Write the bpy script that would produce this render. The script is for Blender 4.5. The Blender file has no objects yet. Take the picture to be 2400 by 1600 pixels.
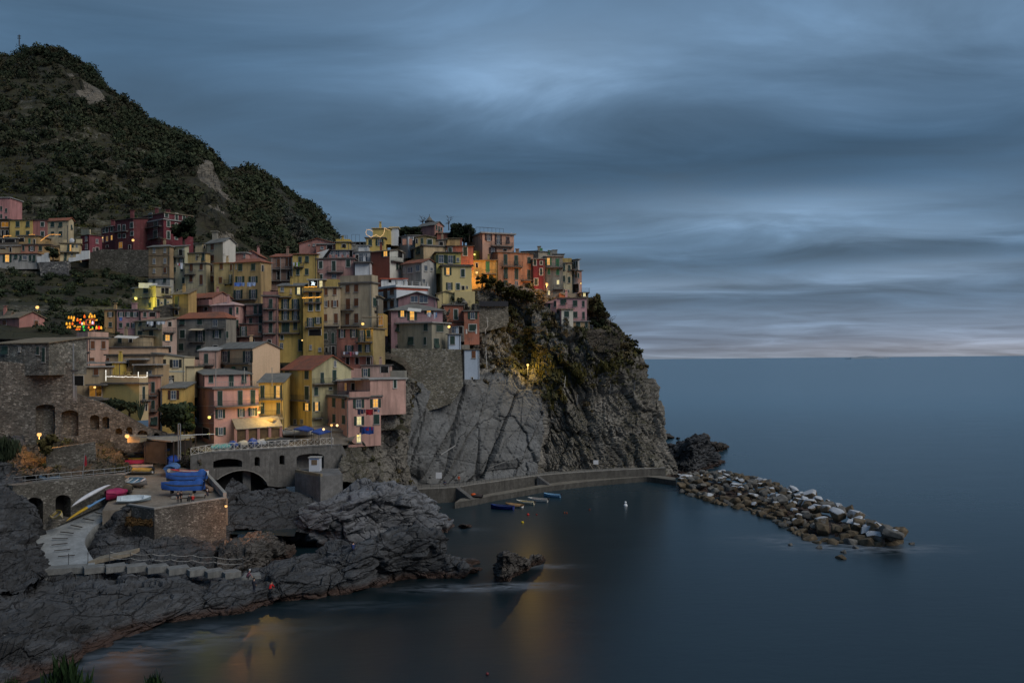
import bpy, math, random
import numpy as np
from mathutils import Vector, Matrix, geometry
random.seed(7)
S = bpy.context.scene
COL = S.collection
FPX = 2078.0                      # focal length in pixels of the 2400 px wide photograph
CAM = np.array((0.0, 0.0, 30.0))
_p, _r = math.atan(44/FPX), math.radians(0.53)
_f = np.array((0, math.cos(_p), math.sin(_p)))
_u0 = np.array((0, -math.sin(_p), math.cos(_p))); _r0 = np.array((1.0, 0, 0))
RT = math.cos(_r)*_r0 - math.sin(_r)*_u0
UP = math.sin(_r)*_r0 + math.cos(_r)*_u0

def ray(px, py):
    return RT*(px-1200)/FPX + UP*(800-py)/FPX + _f
def P(px, py, D):
    d = ray(px, py)
    return CAM + d*(D/d[1])
def PZ(px, py, z):                # point of the photograph known to lie at height z
    d = ray(px, py)
    return CAM + d*((z-CAM[2])/d[2])
FR = dict(A=(0,440,4.612), B=(300,520,5.6), C=(600,500,5.6), D=(850,490,5.6), E=(1100,520,5.6), F=(0,740,5.6),
          G=(300,760,5.2275), H=(600,640,5.6), I=(600,820,5.2275), J=(880,640,5.6), K=(0,980,4.127), L=(400,1000,4.127),
          M=(880,860,3.016), N=(1100,740,4.237), O=(1500,980,3.459), P=(0,1280,3.675), Q=(240,980,7.129), R=(100,700,7.84),
          S=(440,960,6.189), T=(600,520,7.84), U=(0,480,8.712), V=(1000,1080,4.704), W=(560,1200,3.095), X=(0,60,2.904), Z=(0,0,1))
def fp(fr, x, y):
    a, b, s = FR[fr]
    return a + x/s, b + y/s
DOFF = dict(E=9)                  # the right end of the ridge stands a little farther back
def PF(fr, x, y, D):
    return P(*fp(fr, x, y), D+DOFF.get(fr, 0))

# ------------------------------------------------------------------ noise in numpy
def _hash(ix, iy, iz, seed):
    h = (ix.astype(np.int64)*374761393 + iy.astype(np.int64)*668265263 + iz.astype(np.int64)*2147483647 + seed*1274126177) & 0xFFFFFFFF
    h = ((h ^ (h >> 13))*1274126177) & 0xFFFFFFFF
    h = ((h ^ (h >> 16))*2246822519) & 0xFFFFFFFF
    return ((h ^ (h >> 15)) & 0xFFFFFF)/float(0xFFFFFF)
def vnoise(p, seed=0):
    i = np.floor(p).astype(np.int64); f = p-i; f = f*f*f*(f*(f*6-15)+10)
    r = 0
    for dx in (0, 1):
        wx = f[:, 0] if dx else 1-f[:, 0]
        for dy in (0, 1):
            wy = f[:, 1] if dy else 1-f[:, 1]
            for dz in (0, 1):
                wz = f[:, 2] if dz else 1-f[:, 2]
                r = r + wx*wy*wz*_hash(i[:, 0]+dx, i[:, 1]+dy, i[:, 2]+dz, seed)
    return r*2-1
def fbm(p, octs=4, seed=0, gain=.5, lac=2.03):
    r = 0; a = 1.0; q = np.array(p, float)
    for o in range(octs):
        r = r + a*vnoise(q, seed+o*17); a *= gain; q = q*lac + 11.3
    return r
def ridged(p, octs=4, seed=0):
    r = 0; a = 1.0; q = np.array(p, float)
    for o in range(octs):
        r = r + a*(1-2*np.abs(vnoise(q, seed+o*31))); a *= .5; q = q*2.07 + 5.1
    return r
def cells(p, seed=0):             # broken blocks: nearest cell, a random tilt per cell, and the gap to the next cell
    i = np.floor(p).astype(np.int64)
    n = len(p); d1 = np.full(n, 9.0); d2 = np.full(n, 9.0); best = np.zeros((n, 3)); idx = np.zeros((n, 3), np.int64)
    for dx in (-1, 0, 1):
        for dy in (-1, 0, 1):
            for dz in (-1, 0, 1):
                c = i + np.array((dx, dy, dz))
                o = np.stack([_hash(c[:, 0], c[:, 1], c[:, 2], seed+k) for k in (1, 2, 3)], 1)
                q = c + .1 + .8*o
                d = np.sqrt(((p-q)**2).sum(1))
                m = d < d1
                d2 = np.where(m, d1, np.minimum(d2, d)); d1 = np.where(m, d, d1)
                best[m] = q[m]; idx[m] = c[m]
    t = np.stack([_hash(idx[:, 0], idx[:, 1], idx[:, 2], seed+k) for k in (7, 8, 9)], 1)*2-1
    lift = _hash(idx[:, 0], idx[:, 1], idx[:, 2], seed+12)*2-1
    return ((p-best)*t).sum(1), lift, d2-d1

# ------------------------------------------------------------------ mesh helpers
def np_mesh(name, V, Fq, mat, parent=None, smooth=False, attr=None):
    me = bpy.data.meshes.new(name)
    V = np.asarray(V, np.float32); Fq = np.asarray(Fq, np.int32); k = Fq.shape[1]
    me.vertices.add(len(V)); me.vertices.foreach_set('co', V.ravel())
    me.loops.add(Fq.size); me.loops.foreach_set('vertex_index', Fq.ravel())
    me.polygons.add(len(Fq)); me.polygons.foreach_set('loop_start', np.arange(0, Fq.size, k, dtype=np.int32))
    me.polygons.foreach_set('loop_total', np.full(len(Fq), k, np.int32))
    me.polygons.foreach_set('use_smooth', np.full(len(Fq), smooth))
    me.update(calc_edges=True)
    if attr is not None:
        a = me.attributes.new('tint', 'FLOAT', 'FACE'); a.data.foreach_set('value', np.asarray(attr, np.float32))
    if mat: me.materials.append(mat)
    o = bpy.data.objects.new(name, me); COL.objects.link(o)
    if parent: o.parent = parent
    return o
def grid_faces(nu, nv):
    i = np.arange(nu*nv).reshape(nu, nv)
    return np.stack([i[:-1, :-1], i[1:, :-1], i[1:, 1:], i[:-1, 1:]], -1).reshape(-1, 4)
def catmull(A, n):
    A = np.asarray(A, float); m = len(A); t = np.linspace(0, m-1-1e-9, n); i = np.floor(t).astype(int); f = t-i
    f = f.reshape((-1,)+(1,)*(A.ndim-1))
    p0 = A[np.maximum(i-1, 0)]; p1 = A[i]; p2 = A[np.minimum(i+1, m-1)]; p3 = A[np.minimum(i+2, m-1)]
    return .5*(2*p1 + (p2-p0)*f + (2*p0-5*p1+4*p2-p3)*f*f + (3*p1-p0-3*p2+p3)*f**3)
def loft(profiles, nu, nv):
    prof = [catmull(np.array(p), nv) for p in profiles]
    return catmull(np.array(prof), nu)          # nu x nv x 3
def grid_normals(G):
    du = np.gradient(G, axis=0); dv = np.gradient(G, axis=1)
    n = np.cross(du, dv); n /= np.linalg.norm(n, axis=2, keepdims=True)+1e-9
    return n

class MB:                          # collects faces in world space, built as ONE mesh object
    def __init__(s): s.v = []; s.f = []; s.m = []
    def add(s, vs, fs, m=0):
        k = len(s.v); s.v += [tuple(map(float, q)) for q in vs]; s.f += [tuple(k+i for i in q) for q in fs]; s.m += [m]*len(fs)
    def quad(s, a, b, c, d, m=0): s.add((a, b, c, d), ((0, 1, 2, 3),), m)
    def tri(s, a, b, c, m=0): s.add((a, b, c), ((0, 1, 2),), m)
    def box(s, o, a, b, c, m=0):   # corner o and three edge vectors
        o, a, b, c = (np.asarray(q, float) for q in (o, a, b, c))
        vs = [o, o+a, o+a+b, o+b, o+c, o+a+c, o+a+b+c, o+b+c]
        s.add(vs, ((0, 3, 2, 1), (4, 5, 6, 7), (0, 1, 5, 4), (1, 2, 6, 5), (2, 3, 7, 6), (3, 0, 4, 7)), m)
    def cbox(s, c, sx, sy, sz, m=0):
        s.box((c[0]-sx/2, c[1]-sy/2, c[2]-sz/2), (sx, 0, 0), (0, sy, 0), (0, 0, sz), m)
    def slab(s, pts, th, m=0):     # polygon with a thickness downwards
        n = len(pts); top = [np.asarray(p, float) for p in pts]; bot = [p-np.array((0, 0, th)) for p in top]
        s.add(top+bot, [tuple(range(n)), tuple(range(2*n-1, n-1, -1))]+[(i, n+i, n+(i+1) % n, (i+1) % n) for i in range(n)], m)
    def tube(s, pts, r, n=6, m=0, cap=True):
        pts = [np.asarray(p, float) for p in pts]; rr = r if hasattr(r, '__len__') else [r]*len(pts)
        vs = []; fs = []
        for i, p in enumerate(pts):
            d = pts[min(i+1, len(pts)-1)]-pts[max(i-1, 0)]; d = d/(np.linalg.norm(d)+1e-9)
            a = np.cross(d, (0, 0, 1.0)) if abs(d[2]) < .9 else np.cross(d, (1.0, 0, 0)); a /= np.linalg.norm(a); b = np.cross(d, a)
            vs += [p+rr[i]*(math.cos(2*math.pi*k/n)*a+math.sin(2*math.pi*k/n)*b) for k in range(n)]
        for i in range(len(pts)-1):
            for k in range(n):
                fs.append((i*n+k, i*n+(k+1) % n, (i+1)*n+(k+1) % n, (i+1)*n+k))
        if cap: fs += [tuple(range(n-1, -1, -1)), tuple((len(pts)-1)*n+k for k in range(n))]
        s.add(vs, fs, m)
    def ball(s, c, r, n=10, m=0, sq=(1, 1, 1)):
        vs = []; fs = []; h = n//2
        for i in range(h+1):
            t = math.pi*i/h
            for k in range(n):
                q = 2*math.pi*k/n
                vs.append((c[0]+r*sq[0]*math.sin(t)*math.cos(q), c[1]+r*sq[1]*math.sin(t)*math.sin(q), c[2]+r*sq[2]*math.cos(t)))
        for i in range(h):
            for k in range(n):
                fs.append((i*n+k, (i+1)*n+k, (i+1)*n+(k+1) % n, i*n+(k+1) % n))
        s.add(vs, fs, m)
    def build(s, name, mats, parent=None, smooth=False):
        if not isinstance(mats, (list, tuple)): mats = [mats]
        root = parent
        while root is not None and root.parent is not None: root = root.parent
        off = np.array(root.location) if root is not None else np.zeros(3)
        inv = np.array(root.matrix_basis.to_3x3().inverted()) if root is not None else None
        me = bpy.data.meshes.new(name)
        V = [tuple(inv @ (np.array(q)-off)) if inv is not None and not s.__dict__.get('local') else q for q in s.v]
        me.from_pydata(V, [], s.f)
        for m in mats: me.materials.append(m)
        if len(mats) > 1: me.polygons.foreach_set('material_index', s.m)
        if smooth: me.polygons.foreach_set('use_smooth', [True]*len(s.f))
        me.update()
        o = bpy.data.objects.new(name, me); COL.objects.link(o)
        if parent: o.parent = parent
        return o
def LMB():                          # same, but the faces are given in the thing's own space
    m = MB(); m.local = True; return m

def tag(o, label, cat=None, group=None, kind=None):
    if label: o['label'] = label
    if cat: o['category'] = cat
    if group: o['group'] = group
    if kind: o['kind'] = kind
    return o
def thing(name, label, cat, loc=(0, 0, 0), rot=(0, 0, 0), group=None):
    o = bpy.data.objects.new(name, None); COL.objects.link(o)
    o.location = tuple(map(float, loc)); o.rotation_euler = rot; o.empty_display_size = .3
    return tag(o, label, cat, group)
def children(o): return [c for c in COL.objects if c.parent is o]
def copy_tree(o, parent=None):
    c = o.copy(); COL.objects.link(c); c.parent = parent
    for ch in children(o): copy_tree(ch, c)
    return c

# ------------------------------------------------------------------ materials
class NT:
    def __init__(s, tree): s.t = tree
    def n(s, typ, **kw):
        nd = s.t.nodes.new(typ)
        for k, v in kw.items():
            if k.startswith('i_'): s.set(nd, k[2:], v)
            else: setattr(nd, k, v)
        return nd
    def set(s, nd, key, v):
        key = int(key) if str(key).isdigit() else key.replace('_', ' ')
        sock = nd.inputs[key]
        if hasattr(v, 'is_output') or hasattr(v, 'links'): s.t.links.new(v, sock)
        else: sock.default_value = v
    def m(s, op, a, b=0.0, c=0.0, clamp=False):
        nd = s.t.nodes.new('ShaderNodeMath'); nd.operation = op; nd.use_clamp = clamp
        for i, v in enumerate((a, b, c)):
            if hasattr(v, 'links'): s.t.links.new(v, nd.inputs[i])
            else: nd.inputs[i].default_value = v
        return nd.outputs[0]
    def mix(s, f, a, b, typ='MIX'):
        nd = s.t.nodes.new('ShaderNodeMix'); nd.data_type = 'RGBA'; nd.blend_type = typ
        for i, v in ((0, f), (6, a), (7, b)):
            if hasattr(v, 'links'): s.t.links.new(v, nd.inputs[i])
            else: nd.inputs[i].default_value = v if i == 0 else (tuple(v)+(1,))[:4]
        return nd.outputs[2]
    def ramp(s, f, stops):
        nd = s.t.nodes.new('ShaderNodeValToRGB'); el = nd.color_ramp.elements
        while len(el) < len(stops): el.new(.5)
        for e, (p, c) in zip(el, stops):
            e.position = p; e.color = (c, c, c, 1) if not hasattr(c, '__len__') else tuple(c)+(1,)
        s.t.links.new(f, nd.inputs[0]); return nd.outputs[0]
    def noise(s, vec, scale, detail=4, rough=.55, dist=0.0):
        return s.n('ShaderNodeTexNoise', i_Vector=vec, i_Scale=scale, i_Detail=detail, i_Roughness=rough, i_Distortion=dist).outputs[0]
    def mapv(s, vec, scale=(1, 1, 1), rot=(0, 0, 0)):
        return s.n('ShaderNodeMapping', i_Vector=vec, i_Scale=scale, i_Rotation=rot).outputs[0]
def new_mat(name):
    m = bpy.data.materials.new(name); m.use_nodes = True; m.node_tree.nodes.clear()
    t = NT(m.node_tree)
    out = t.n('ShaderNodeOutputMaterial'); b = t.n('ShaderNodeBsdfPrincipled'); b.inputs['Specular IOR Level'].default_value = .25
    m.node_tree.links.new(b.outputs[0], out.inputs[0])
    pos = t.n('ShaderNodeNewGeometry').outputs['Position']
    return m, t, b, pos
def bump(t, b, h, strength=.5, dist=.1):
    nd = t.n('ShaderNodeBump', i_Height=h, i_Strength=strength, i_Distance=dist)
    t.t.links.new(nd.outputs[0], b.inputs['Normal'])
_mc = {}
def sc(c, k): return tuple(min(1, q*k) for q in c)
def plaster(c, dirt=.5):
    key = ('pl', c, dirt)
    if key in _mc: return _mc[key]
    m, t, b, pos = new_mat('plaster'); L_ = .3*c[0]+.55*c[1]+.15*c[2]; c = tuple(min(.8, (q*.86+L_*w*.14)*1.12) for q, w in zip(c, (1.05, 1, .9)))
    big = t.noise(pos, .22, 5, .6); st = t.noise(t.mapv(pos, (1.3, 1.3, .12)), 1.0, 4, .65); fine = t.noise(pos, 3.5, 4, .7)
    col = t.mix(t.ramp(big, ((.38, 0), (.62, dirt*.85))), c, (c[0]*.62, c[1]*.62, c[2]*.6))
    pt_ = t.noise(pos, .9, 5, .75, .5); col = t.mix(t.ramp(pt_, ((.56, 0), (.62, dirt*.45))), col, (c[0]*.55+.12, c[1]*.55+.11, c[2]*.55+.1)); col = t.mix(t.ramp(st, ((.47, 0), (.68, dirt))), col, (c[0]*.42+.01, c[1]*.42+.012, c[2]*.42+.012))
    col = t.mix(t.ramp(fine, ((.3, .28), (.6, 0))), col, (c[0]*.6, c[1]*.6, c[2]*.58))
    t.set(b, 'Base Color', col); b.inputs['Roughness'].default_value = .92; bump(t, b, fine, .4, .05)
    _mc[key] = m; return m
def plain(name, c, rough=.6, var=.3, scale=2.0, metal=0.0):
    key = (name, c, rough)
    if key in _mc: return _mc[key]
    m, t, b, pos = new_mat(name)
    n = t.noise(pos, scale, 4, .6)
    t.set(b, 'Base Color', t.mix(t.ramp(n, ((.3, 0), (.75, 1))), sc(c, 1+var*.4), sc(c, 1-var)))
    b.inputs['Roughness'].default_value = rough; b.inputs['Metallic'].default_value = metal
    _mc[key] = m; return m
def louvre(c):
    key = ('lou', c)
    if key in _mc: return _mc[key]
    m, t, b, pos = new_mat('shutter_paint')
    z = t.n('ShaderNodeSeparateXYZ', i_Vector=pos).outputs[2]
    w = t.m('FRACT', t.m('MULTIPLY', z, 7.0)); n = t.noise(pos, 1.2, 3)
    col = t.mix(t.ramp(w, ((.0, .65), (.35, 0))), t.mix(t.ramp(n, ((.3, 0), (.7, .7))), c, sc(c, .6)), sc(c, .3))
    t.set(b, 'Base Color', col); b.inputs['Roughness'].default_value = .6; bump(t, b, w, .5, .04)
    _mc[key] = m; return m
def tiles(c, k=3.2):
    key = ('til', c)
    if key in _mc: return _mc[key]
    m, t, b, pos = new_mat('roof_tiles')
    v = t.n('ShaderNodeTexVoronoi', i_Vector=pos, i_Scale=k); n = t.noise(pos, .5, 5, .65); f = t.noise(pos, 5, 3)
    col = t.mix(v.outputs[1], sc(c, .75), sc(c, 1.3)); col = t.mix(.65, col, c)
    col = t.mix(t.ramp(n, ((.42, 0), (.72, .75))), col, (.07, .07, .06)); col = t.mix(t.ramp(f, ((.55, 0), (.75, .5))), col, sc(c, 1.6))
    t.set(b, 'Base Color', col); b.inputs['Roughness'].default_value = .9; bump(t, b, v.outputs[0], .7, .08)
    _mc[key] = m; return m
def stone(c=(.2, .18, .15), k=2.2, name='stone_wall', light=.5):
    key = ('st', c, k, light)
    if key in _mc: return _mc[key]
    m, t, b, pos = new_mat(name)
    q = t.mapv(pos, (1, 1, 1.7)); v = t.n('ShaderNodeTexVoronoi', i_Vector=q, i_Scale=k); v2 = t.n('ShaderNodeTexVoronoi', feature='DISTANCE_TO_EDGE', i_Vector=q, i_Scale=k)
    n = t.noise(pos, .35, 5, .65); f = t.noise(pos, 4, 4, .7)
    sep = t.n('ShaderNodeSeparateColor', i_Color=v.outputs[1])
    col = t.mix(sep.outputs[0], sc(c, .5), sc(c, 1.5)); col = t.mix(t.ramp(sep.outputs[1], ((.88-.1*light, 0), (.93, light))), col, (.5, .48, .44))
    col = t.mix(t.ramp(n, ((.4, 0), (.7, .8))), col, sc(c, .35)); col = t.mix(t.ramp(f, ((.3, .5), (.6, 0))), col, sc(c, .4))
    e = t.ramp(v2.outputs[0], ((.0, .35), (.1, 1)))
    col = t.mix(t.m('SUBTRACT', 1.0, e), col, sc(c, .25))
    t.set(b, 'Base Color', col); b.inputs['Roughness'].default_value = .95; bump(t, b, t.m('ADD', e, t.m('MULTIPLY', f, .6)), .8, .12)
    _mc[key] = m; return m
def concrete(c=(.25, .245, .235), streak=.7):
    key = ('con', c, streak)
    if key in _mc: return _mc[key]
    m, t, b, pos = new_mat('concrete')
    a = t.noise(pos, .4, 5, .65); st = t.noise(t.mapv(pos, (1.6, 1.6, .07)), 1.0, 4, .7); f = t.noise(pos, 4, 4, .7)
    col = t.mix(t.ramp(a, ((.35, 0), (.68, .8))), c, sc(c, .45))
    st2 = t.noise(t.mapv(pos, (3.2, 3.2, .1)), 1.0, 3, .6)
    pm = t.ramp(t.noise(pos, .3, 3, .6), ((.4, .15), (.6, 1))); col = t.mix(t.m('MULTIPLY', pm, t.ramp(st, ((.46, 0), (.66, streak)))), col, sc(c, .28)); col = t.mix(t.m('MULTIPLY', pm, t.ramp(st2, ((.62, 0), (.75, streak*.7)))), col, sc(c, 2.0)); col = t.mix(t.ramp(t.noise(pos, 1.3, 5, .7), ((.38, streak*.7), (.55, 0))), col, sc(c, .4))
    col = t.mix(t.ramp(f, ((.35, .5), (.6, 0))), col, sc(c, .5))
    t.set(b, 'Base Color', col); b.inputs['Roughness'].default_value = .9; bump(t, b, f, .5, .06)
    _mc[key] = m; return m
def emit(c, s, name='lit'):
    key = ('em', c, s, name)
    if key in _mc: return _mc[key]
    m = bpy.data.materials.new(name); m.use_nodes = True; m.node_tree.nodes.clear(); t = NT(m.node_tree)
    out = t.n('ShaderNodeOutputMaterial'); pos = t.n('ShaderNodeNewGeometry').outputs['Position']
    n = t.noise(pos, 1.3, 3)
    e = t.n('ShaderNodeEmission', i_Color=t.mix(t.ramp(n, ((.3, 0), (.7, 1))), c, sc(c, .55)), i_Strength=s)
    t.t.links.new(e.outputs[0], out.inputs[0]); m.cycles.emission_sampling = 'NONE'
    _mc[key] = m; return m
def glass(c=(.03, .04, .05)):
    key = ('gl', c)
    if key in _mc: return _mc[key]
    m, t, b, pos = new_mat('window_glass')
    n = t.noise(pos, .8, 2)
    t.set(b, 'Base Color', t.mix(n, c, sc(c, .4))); b.inputs['Roughness'].default_value = .12; b.inputs['Specular IOR Level'].default_value = .6
    _mc[key] = m; return m
def leafmat(dark, lite, name='foliage', dry=None):
    key = ('lf', dark, lite)
    if key in _mc: return _mc[key]
    m, t, b, pos = new_mat(name)
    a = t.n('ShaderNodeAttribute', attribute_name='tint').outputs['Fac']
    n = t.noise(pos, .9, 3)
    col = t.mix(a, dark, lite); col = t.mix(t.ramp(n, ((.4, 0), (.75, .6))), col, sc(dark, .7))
    if dry: col = t.mix(t.ramp(t.noise(pos, .13, 3), ((.5, 0), (.62, .9))), col, dry)
    t.set(b, 'Base Color', col); b.inputs['Roughness'].default_value = .85; b.inputs['Specular IOR Level'].default_value = .1
    _mc[key] = m; return m
def rock(name, c, c2, strata=(0, .5, .3), ss=(.18, .18, 1.2), moss=0.0, tide=True, crack=.9, lite=.0, cs=.35, sharp=.2, bstr=.8):
    m, t, b, pos = new_mat(name)
    q = t.mapv(pos, ss, strata); lay = t.noise(q, 1.0, 6, .68, .6)
    big = t.noise(pos, .09, 5, .6); mid = t.noise(pos, .5, 6, .7, .4); f = t.noise(pos, 3.0, 5, .75)
    wp = t.n('ShaderNodeVectorMath', operation='MULTIPLY_ADD', i_0=t.n('ShaderNodeTexNoise', i_Vector=pos, i_Scale=.45, i_Detail=3).outputs[1], i_1=(1.1, 1.1, 1.1), i_2=pos).outputs[0]
    v1 = t.n('ShaderNodeTexVoronoi', feature='DISTANCE_TO_EDGE', i_Vector=t.mapv(wp, (1, .7, 2.6), strata), i_Scale=cs); v2 = t.n('ShaderNodeTexVoronoi', feature='DISTANCE_TO_EDGE', i_Vector=t.mapv(wp, (1.2, .5, 3.4), (strata[0]+.2, strata[1]-.25, strata[2])), i_Scale=cs*2.7)
    cr = t.m('MAXIMUM', t.ramp(v1.outputs[0], ((.0, 1), (.035, 0))), t.m('MULTIPLY', t.ramp(v2.outputs[0], ((.0, .7), (.05, 0))), t.ramp(mid, ((.42, 0), (.58, 1)))))
    col = t.mix(t.ramp(big, ((.38, 0), (.64, 1))), c, c2); col = t.mix(t.ramp(lay, ((.35, .6), (.55, 0))), col, sc(c, .42))
    col = t.mix(t.ramp(lay, ((.6, 0), (.8, .45))), col, sc(c, 1.6)); col = t.mix(t.ramp(mid, ((.3, .7), (.5, 0))), col, sc(c2, .35))
    col = t.mix(t.ramp(f, ((.35, .45), (.52, 0))), col, sc(c, .45)); col = t.mix(t.ramp(f, ((.66, 0), (.8, .5))), col, sc(c, 1.9))
    col = t.mix(t.m('MULTIPLY', cr, crack), col, sc(c, .18))
    if lite: col = t.mix(t.ramp(t.noise(pos, 1.7, 5, .8), ((.66, 0), (.72, lite))), col, (.5, .5, .5))
    sx = t.n('ShaderNodeSeparateXYZ', i_Vector=pos).outputs[2]
    if moss:
        nz = t.n('ShaderNodeSeparateXYZ', i_Vector=t.n('ShaderNodeNewGeometry').outputs['Normal']).outputs[2]
        mm = t.m('MULTIPLY', t.ramp(nz, ((.2, 0), (.6, 1))), t.ramp(t.noise(pos, .12, 5, .7), ((.42, 0), (.56, moss))))
        col = t.mix(mm, col, t.mix(mid, (.02, .024, .011), (.048, .041, .019)))
    if tide:
        zz = t.m('ADD', sx, t.m('MULTIPLY', mid, -1.6))
        col = t.mix(t.ramp(t.m('MULTIPLY', t.m('ADD', zz, 1.5), .25), ((.3, .85), (.48, 0))), col, (.055, .032, .024))
    t.set(b, 'Base Color', col); b.inputs['Roughness'].default_value = .85
    h = t.m('ADD', t.m('ADD', t.m('MULTIPLY', lay, .6), t.m('MULTIPLY', f, .3)), t.m('MULTIPLY', cr, -.9))
    bump(t, b, h, bstr, .35)
    return m
# ------------------------------------------------------------------ houses
GREEN = louvre((.03, .062, .052)); BROWN = louvre((.17, .07, .035)); LGREEN = louvre((.05, .2, .1)); GREYSH = louvre((.12, .15, .2))
TRIM = plain('window_trim', (.5, .49, .46)); GLASS = glass(); SKYGL = glass((.09, .12, .17)); DARK = plain('dark_interior', (.012, .012, .013), .9)  # DARK is near-black colour standing in for the shade of unlit openings
LIT = emit((1.0, .5, .1), 1.15, 'lit_window'); LITY = emit((1.0, .85, .42), 1.0, 'lit_window_pale'); LITD = emit((.8, .36, .06), .35, 'lit_window_dim')
IRON = plain('iron_rail', (.06, .062, .065), .6); SLABM = concrete((.2, .19, .18), .5); PALE = concrete((.42, .42, .41), .4)
RED = tiles((.27, .095, .055)); SLATE = tiles((.17, .17, .16), 4.5); BROOF = tiles((.2, .16, .11)); DROOF = tiles((.075, .065, .06))
WGRP = 'houses of the cliff village'
HOUSES = []; WR = random.Random(11)
def _solve(C, d, px, py):
    """length along the wall direction d from C at which the wall shows at pixel column px"""
    r = ray(px, py); n = np.cross(d, (0, 0, 1.0)); k = np.dot(C-CAM, n)/np.dot(r, n)
    return float(np.dot(CAM+r*k-C, d))
class House: pass
def house(label, fr, xL, xC, xR, yT, yB, D, ang, col, roof=('flat', .3), colR=None, wins='', bal=(), into=None, dirt=.85, depth=7.0,
          shut=None, name='house', cat='house', over=.35, chim=(), par=0, part='wall'):
    h = House(); a = math.radians(ang); D = D+DOFF.get(fr, 0)
    h.u = np.array((math.cos(a), math.sin(a), 0)); h.v = np.array((-math.sin(a), math.cos(a), 0))
    h.nR = np.array((math.sin(a), -math.cos(a), 0)); h.nL = np.array((-math.cos(a), -math.sin(a), 0))
    X, Yt = fp(fr, xC, yT); _, Yb = fp(fr, xC, yB); _, Ym = fp(fr, xC, (yT+yB)/2)
    T = P(X, Yt, D); B = P(X, Yb, D); h.C = np.array((B[0]*.5+T[0]*.5, D, 0)); h.z1 = T[2]; h.z0 = B[2]-1.6
    h.wR = _solve(h.C, h.u, fp(fr, xR, 0)[0], Ym) if xR != xC else depth
    h.wL = _solve(h.C, h.v, fp(fr, xL, 0)[0], Ym) if xL != xC else depth
    for k in ('wR', 'wL'):
        w = getattr(h, k)
        if not .4 < w < 40: print('WALL', label, k, round(w, 1)); setattr(h, k, depth if w < .4 else min(w, 14))
    h.fr = fr; h.xC = X; h.D = D
    if into: h.o = into.o
    else:
        h.o = thing(name, label, cat, (h.C[0], h.C[1], h.z0), group=WGRP)
    def pt(s, t, z): return h.C*(1, 1, 0)+h.u*s+h.v*t+np.array((0, 0, z))
    h.pt = pt
    z0, z1, wR, wL = h.z0, h.z1, h.wR, h.wL
    m = MB(); c = [pt(0, 0, z0), pt(wR, 0, z0), pt(wR, wL, z0), pt(0, wL, z0)]; tp = [pt(0, 0, z1), pt(wR, 0, z1), pt(wR, wL, z1), pt(0, wL, z1)]
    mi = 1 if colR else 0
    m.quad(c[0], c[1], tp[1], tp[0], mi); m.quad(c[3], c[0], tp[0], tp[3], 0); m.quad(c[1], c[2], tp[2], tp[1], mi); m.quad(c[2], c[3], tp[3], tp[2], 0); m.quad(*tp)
    kind = roof[0]; r = MB(); th = .16; o = over
    rise = roof[1]*1.0/FPX/FR[fr][2]*D if kind not in ('flat', 'none') else 0
    if kind == 'GR':
        pk0 = pt(wR/2, 0, z1+rise); pk1 = pt(wR/2, wL, z1+rise); m.tri(tp[0], tp[1], pk0, mi); m.tri(tp[2], tp[3], pk1, 0)
        dr = rise*o/(wR/2)
        for sg in (0, 1):
            e = -o if sg == 0 else wR+o; q = [pt(e, -o, z1-dr), pt(wR/2, -o, z1+rise), pt(wR/2, wL+o, z1+rise), pt(e, wL+o, z1-dr)]
            r.slab([p+np.array((0, 0, th+.01)) for p in (q if sg == 0 else q[::-1])], th)
    elif kind == 'GL':
        pk0 = pt(0, wL/2, z1+rise); pk1 = pt(wR, wL/2, z1+rise); m.tri(tp[3], tp[0], pk0, 0); m.tri(tp[1], tp[2], pk1, mi)
        dr = rise*o/(wL/2)
        for sg in (0, 1):
            e = -o if sg == 0 else wL+o; q = [pt(-o, e, z1-dr), pt(wR+o, e, z1-dr), pt(wR+o, wL/2, z1+rise), pt(-o, wL/2, z1+rise)]
            r.slab([p+np.array((0, 0, th+.01)) for p in (q if sg == 0 else q[::-1])], th)
    elif kind == 'hip':
        b = [pt(-o, -o, z1), pt(wR+o, -o, z1), pt(wR+o, wL+o, z1), pt(-o, wL+o, z1)]
        if wR >= wL: k = wL/2; R0, R1 = pt(min(k, wR/2-.1), wL/2, z1+rise), pt(max(wR-k, wR/2+.1), wL/2, z1+rise); fs = ((0, 1, 5, 4), (1, 2, 5), (2, 3, 4, 5), (3, 0, 4))
        else: k = wR/2; R0, R1 = pt(wR/2, min(k, wL/2-.1), z1+rise), pt(wR/2, max(wL-k, wL/2+.1), z1+rise); fs = ((0, 1, 4), (1, 2, 5, 4), (2, 3, 5), (3, 0, 4, 5))
        up = np.array((0, 0, .14)); r.add([p+up for p in b]+[R0+up, R1+up], fs); r.slab([p+up for p in b], .13)
    elif kind == 'SR':               # rises away from the right-hand wall
        q = [pt(-o, -o, z1), pt(wR+o, -o, z1), pt(wR+o, wL+o, z1+rise), pt(-o, wL+o, z1+rise)]; r.slab([p+np.array((0, 0, th)) for p in q], th)
        m.tri(tp[3], tp[0], pt(0, wL, z1+rise)); m.tri(tp[1], tp[2], pt(wR, wL, z1+rise)); m.quad(tp[2], tp[3], pt(0, wL, z1+rise), pt(wR, wL, z1+rise))
    elif kind == 'SL':               # rises away from the left-hand wall
        q = [pt(-o, -o, z1), pt(wR+o, -o, z1+rise), pt(wR+o, wL+o, z1+rise), pt(-o, wL+o, z1)]; r.slab([p+np.array((0, 0, th)) for p in q], th)
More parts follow.
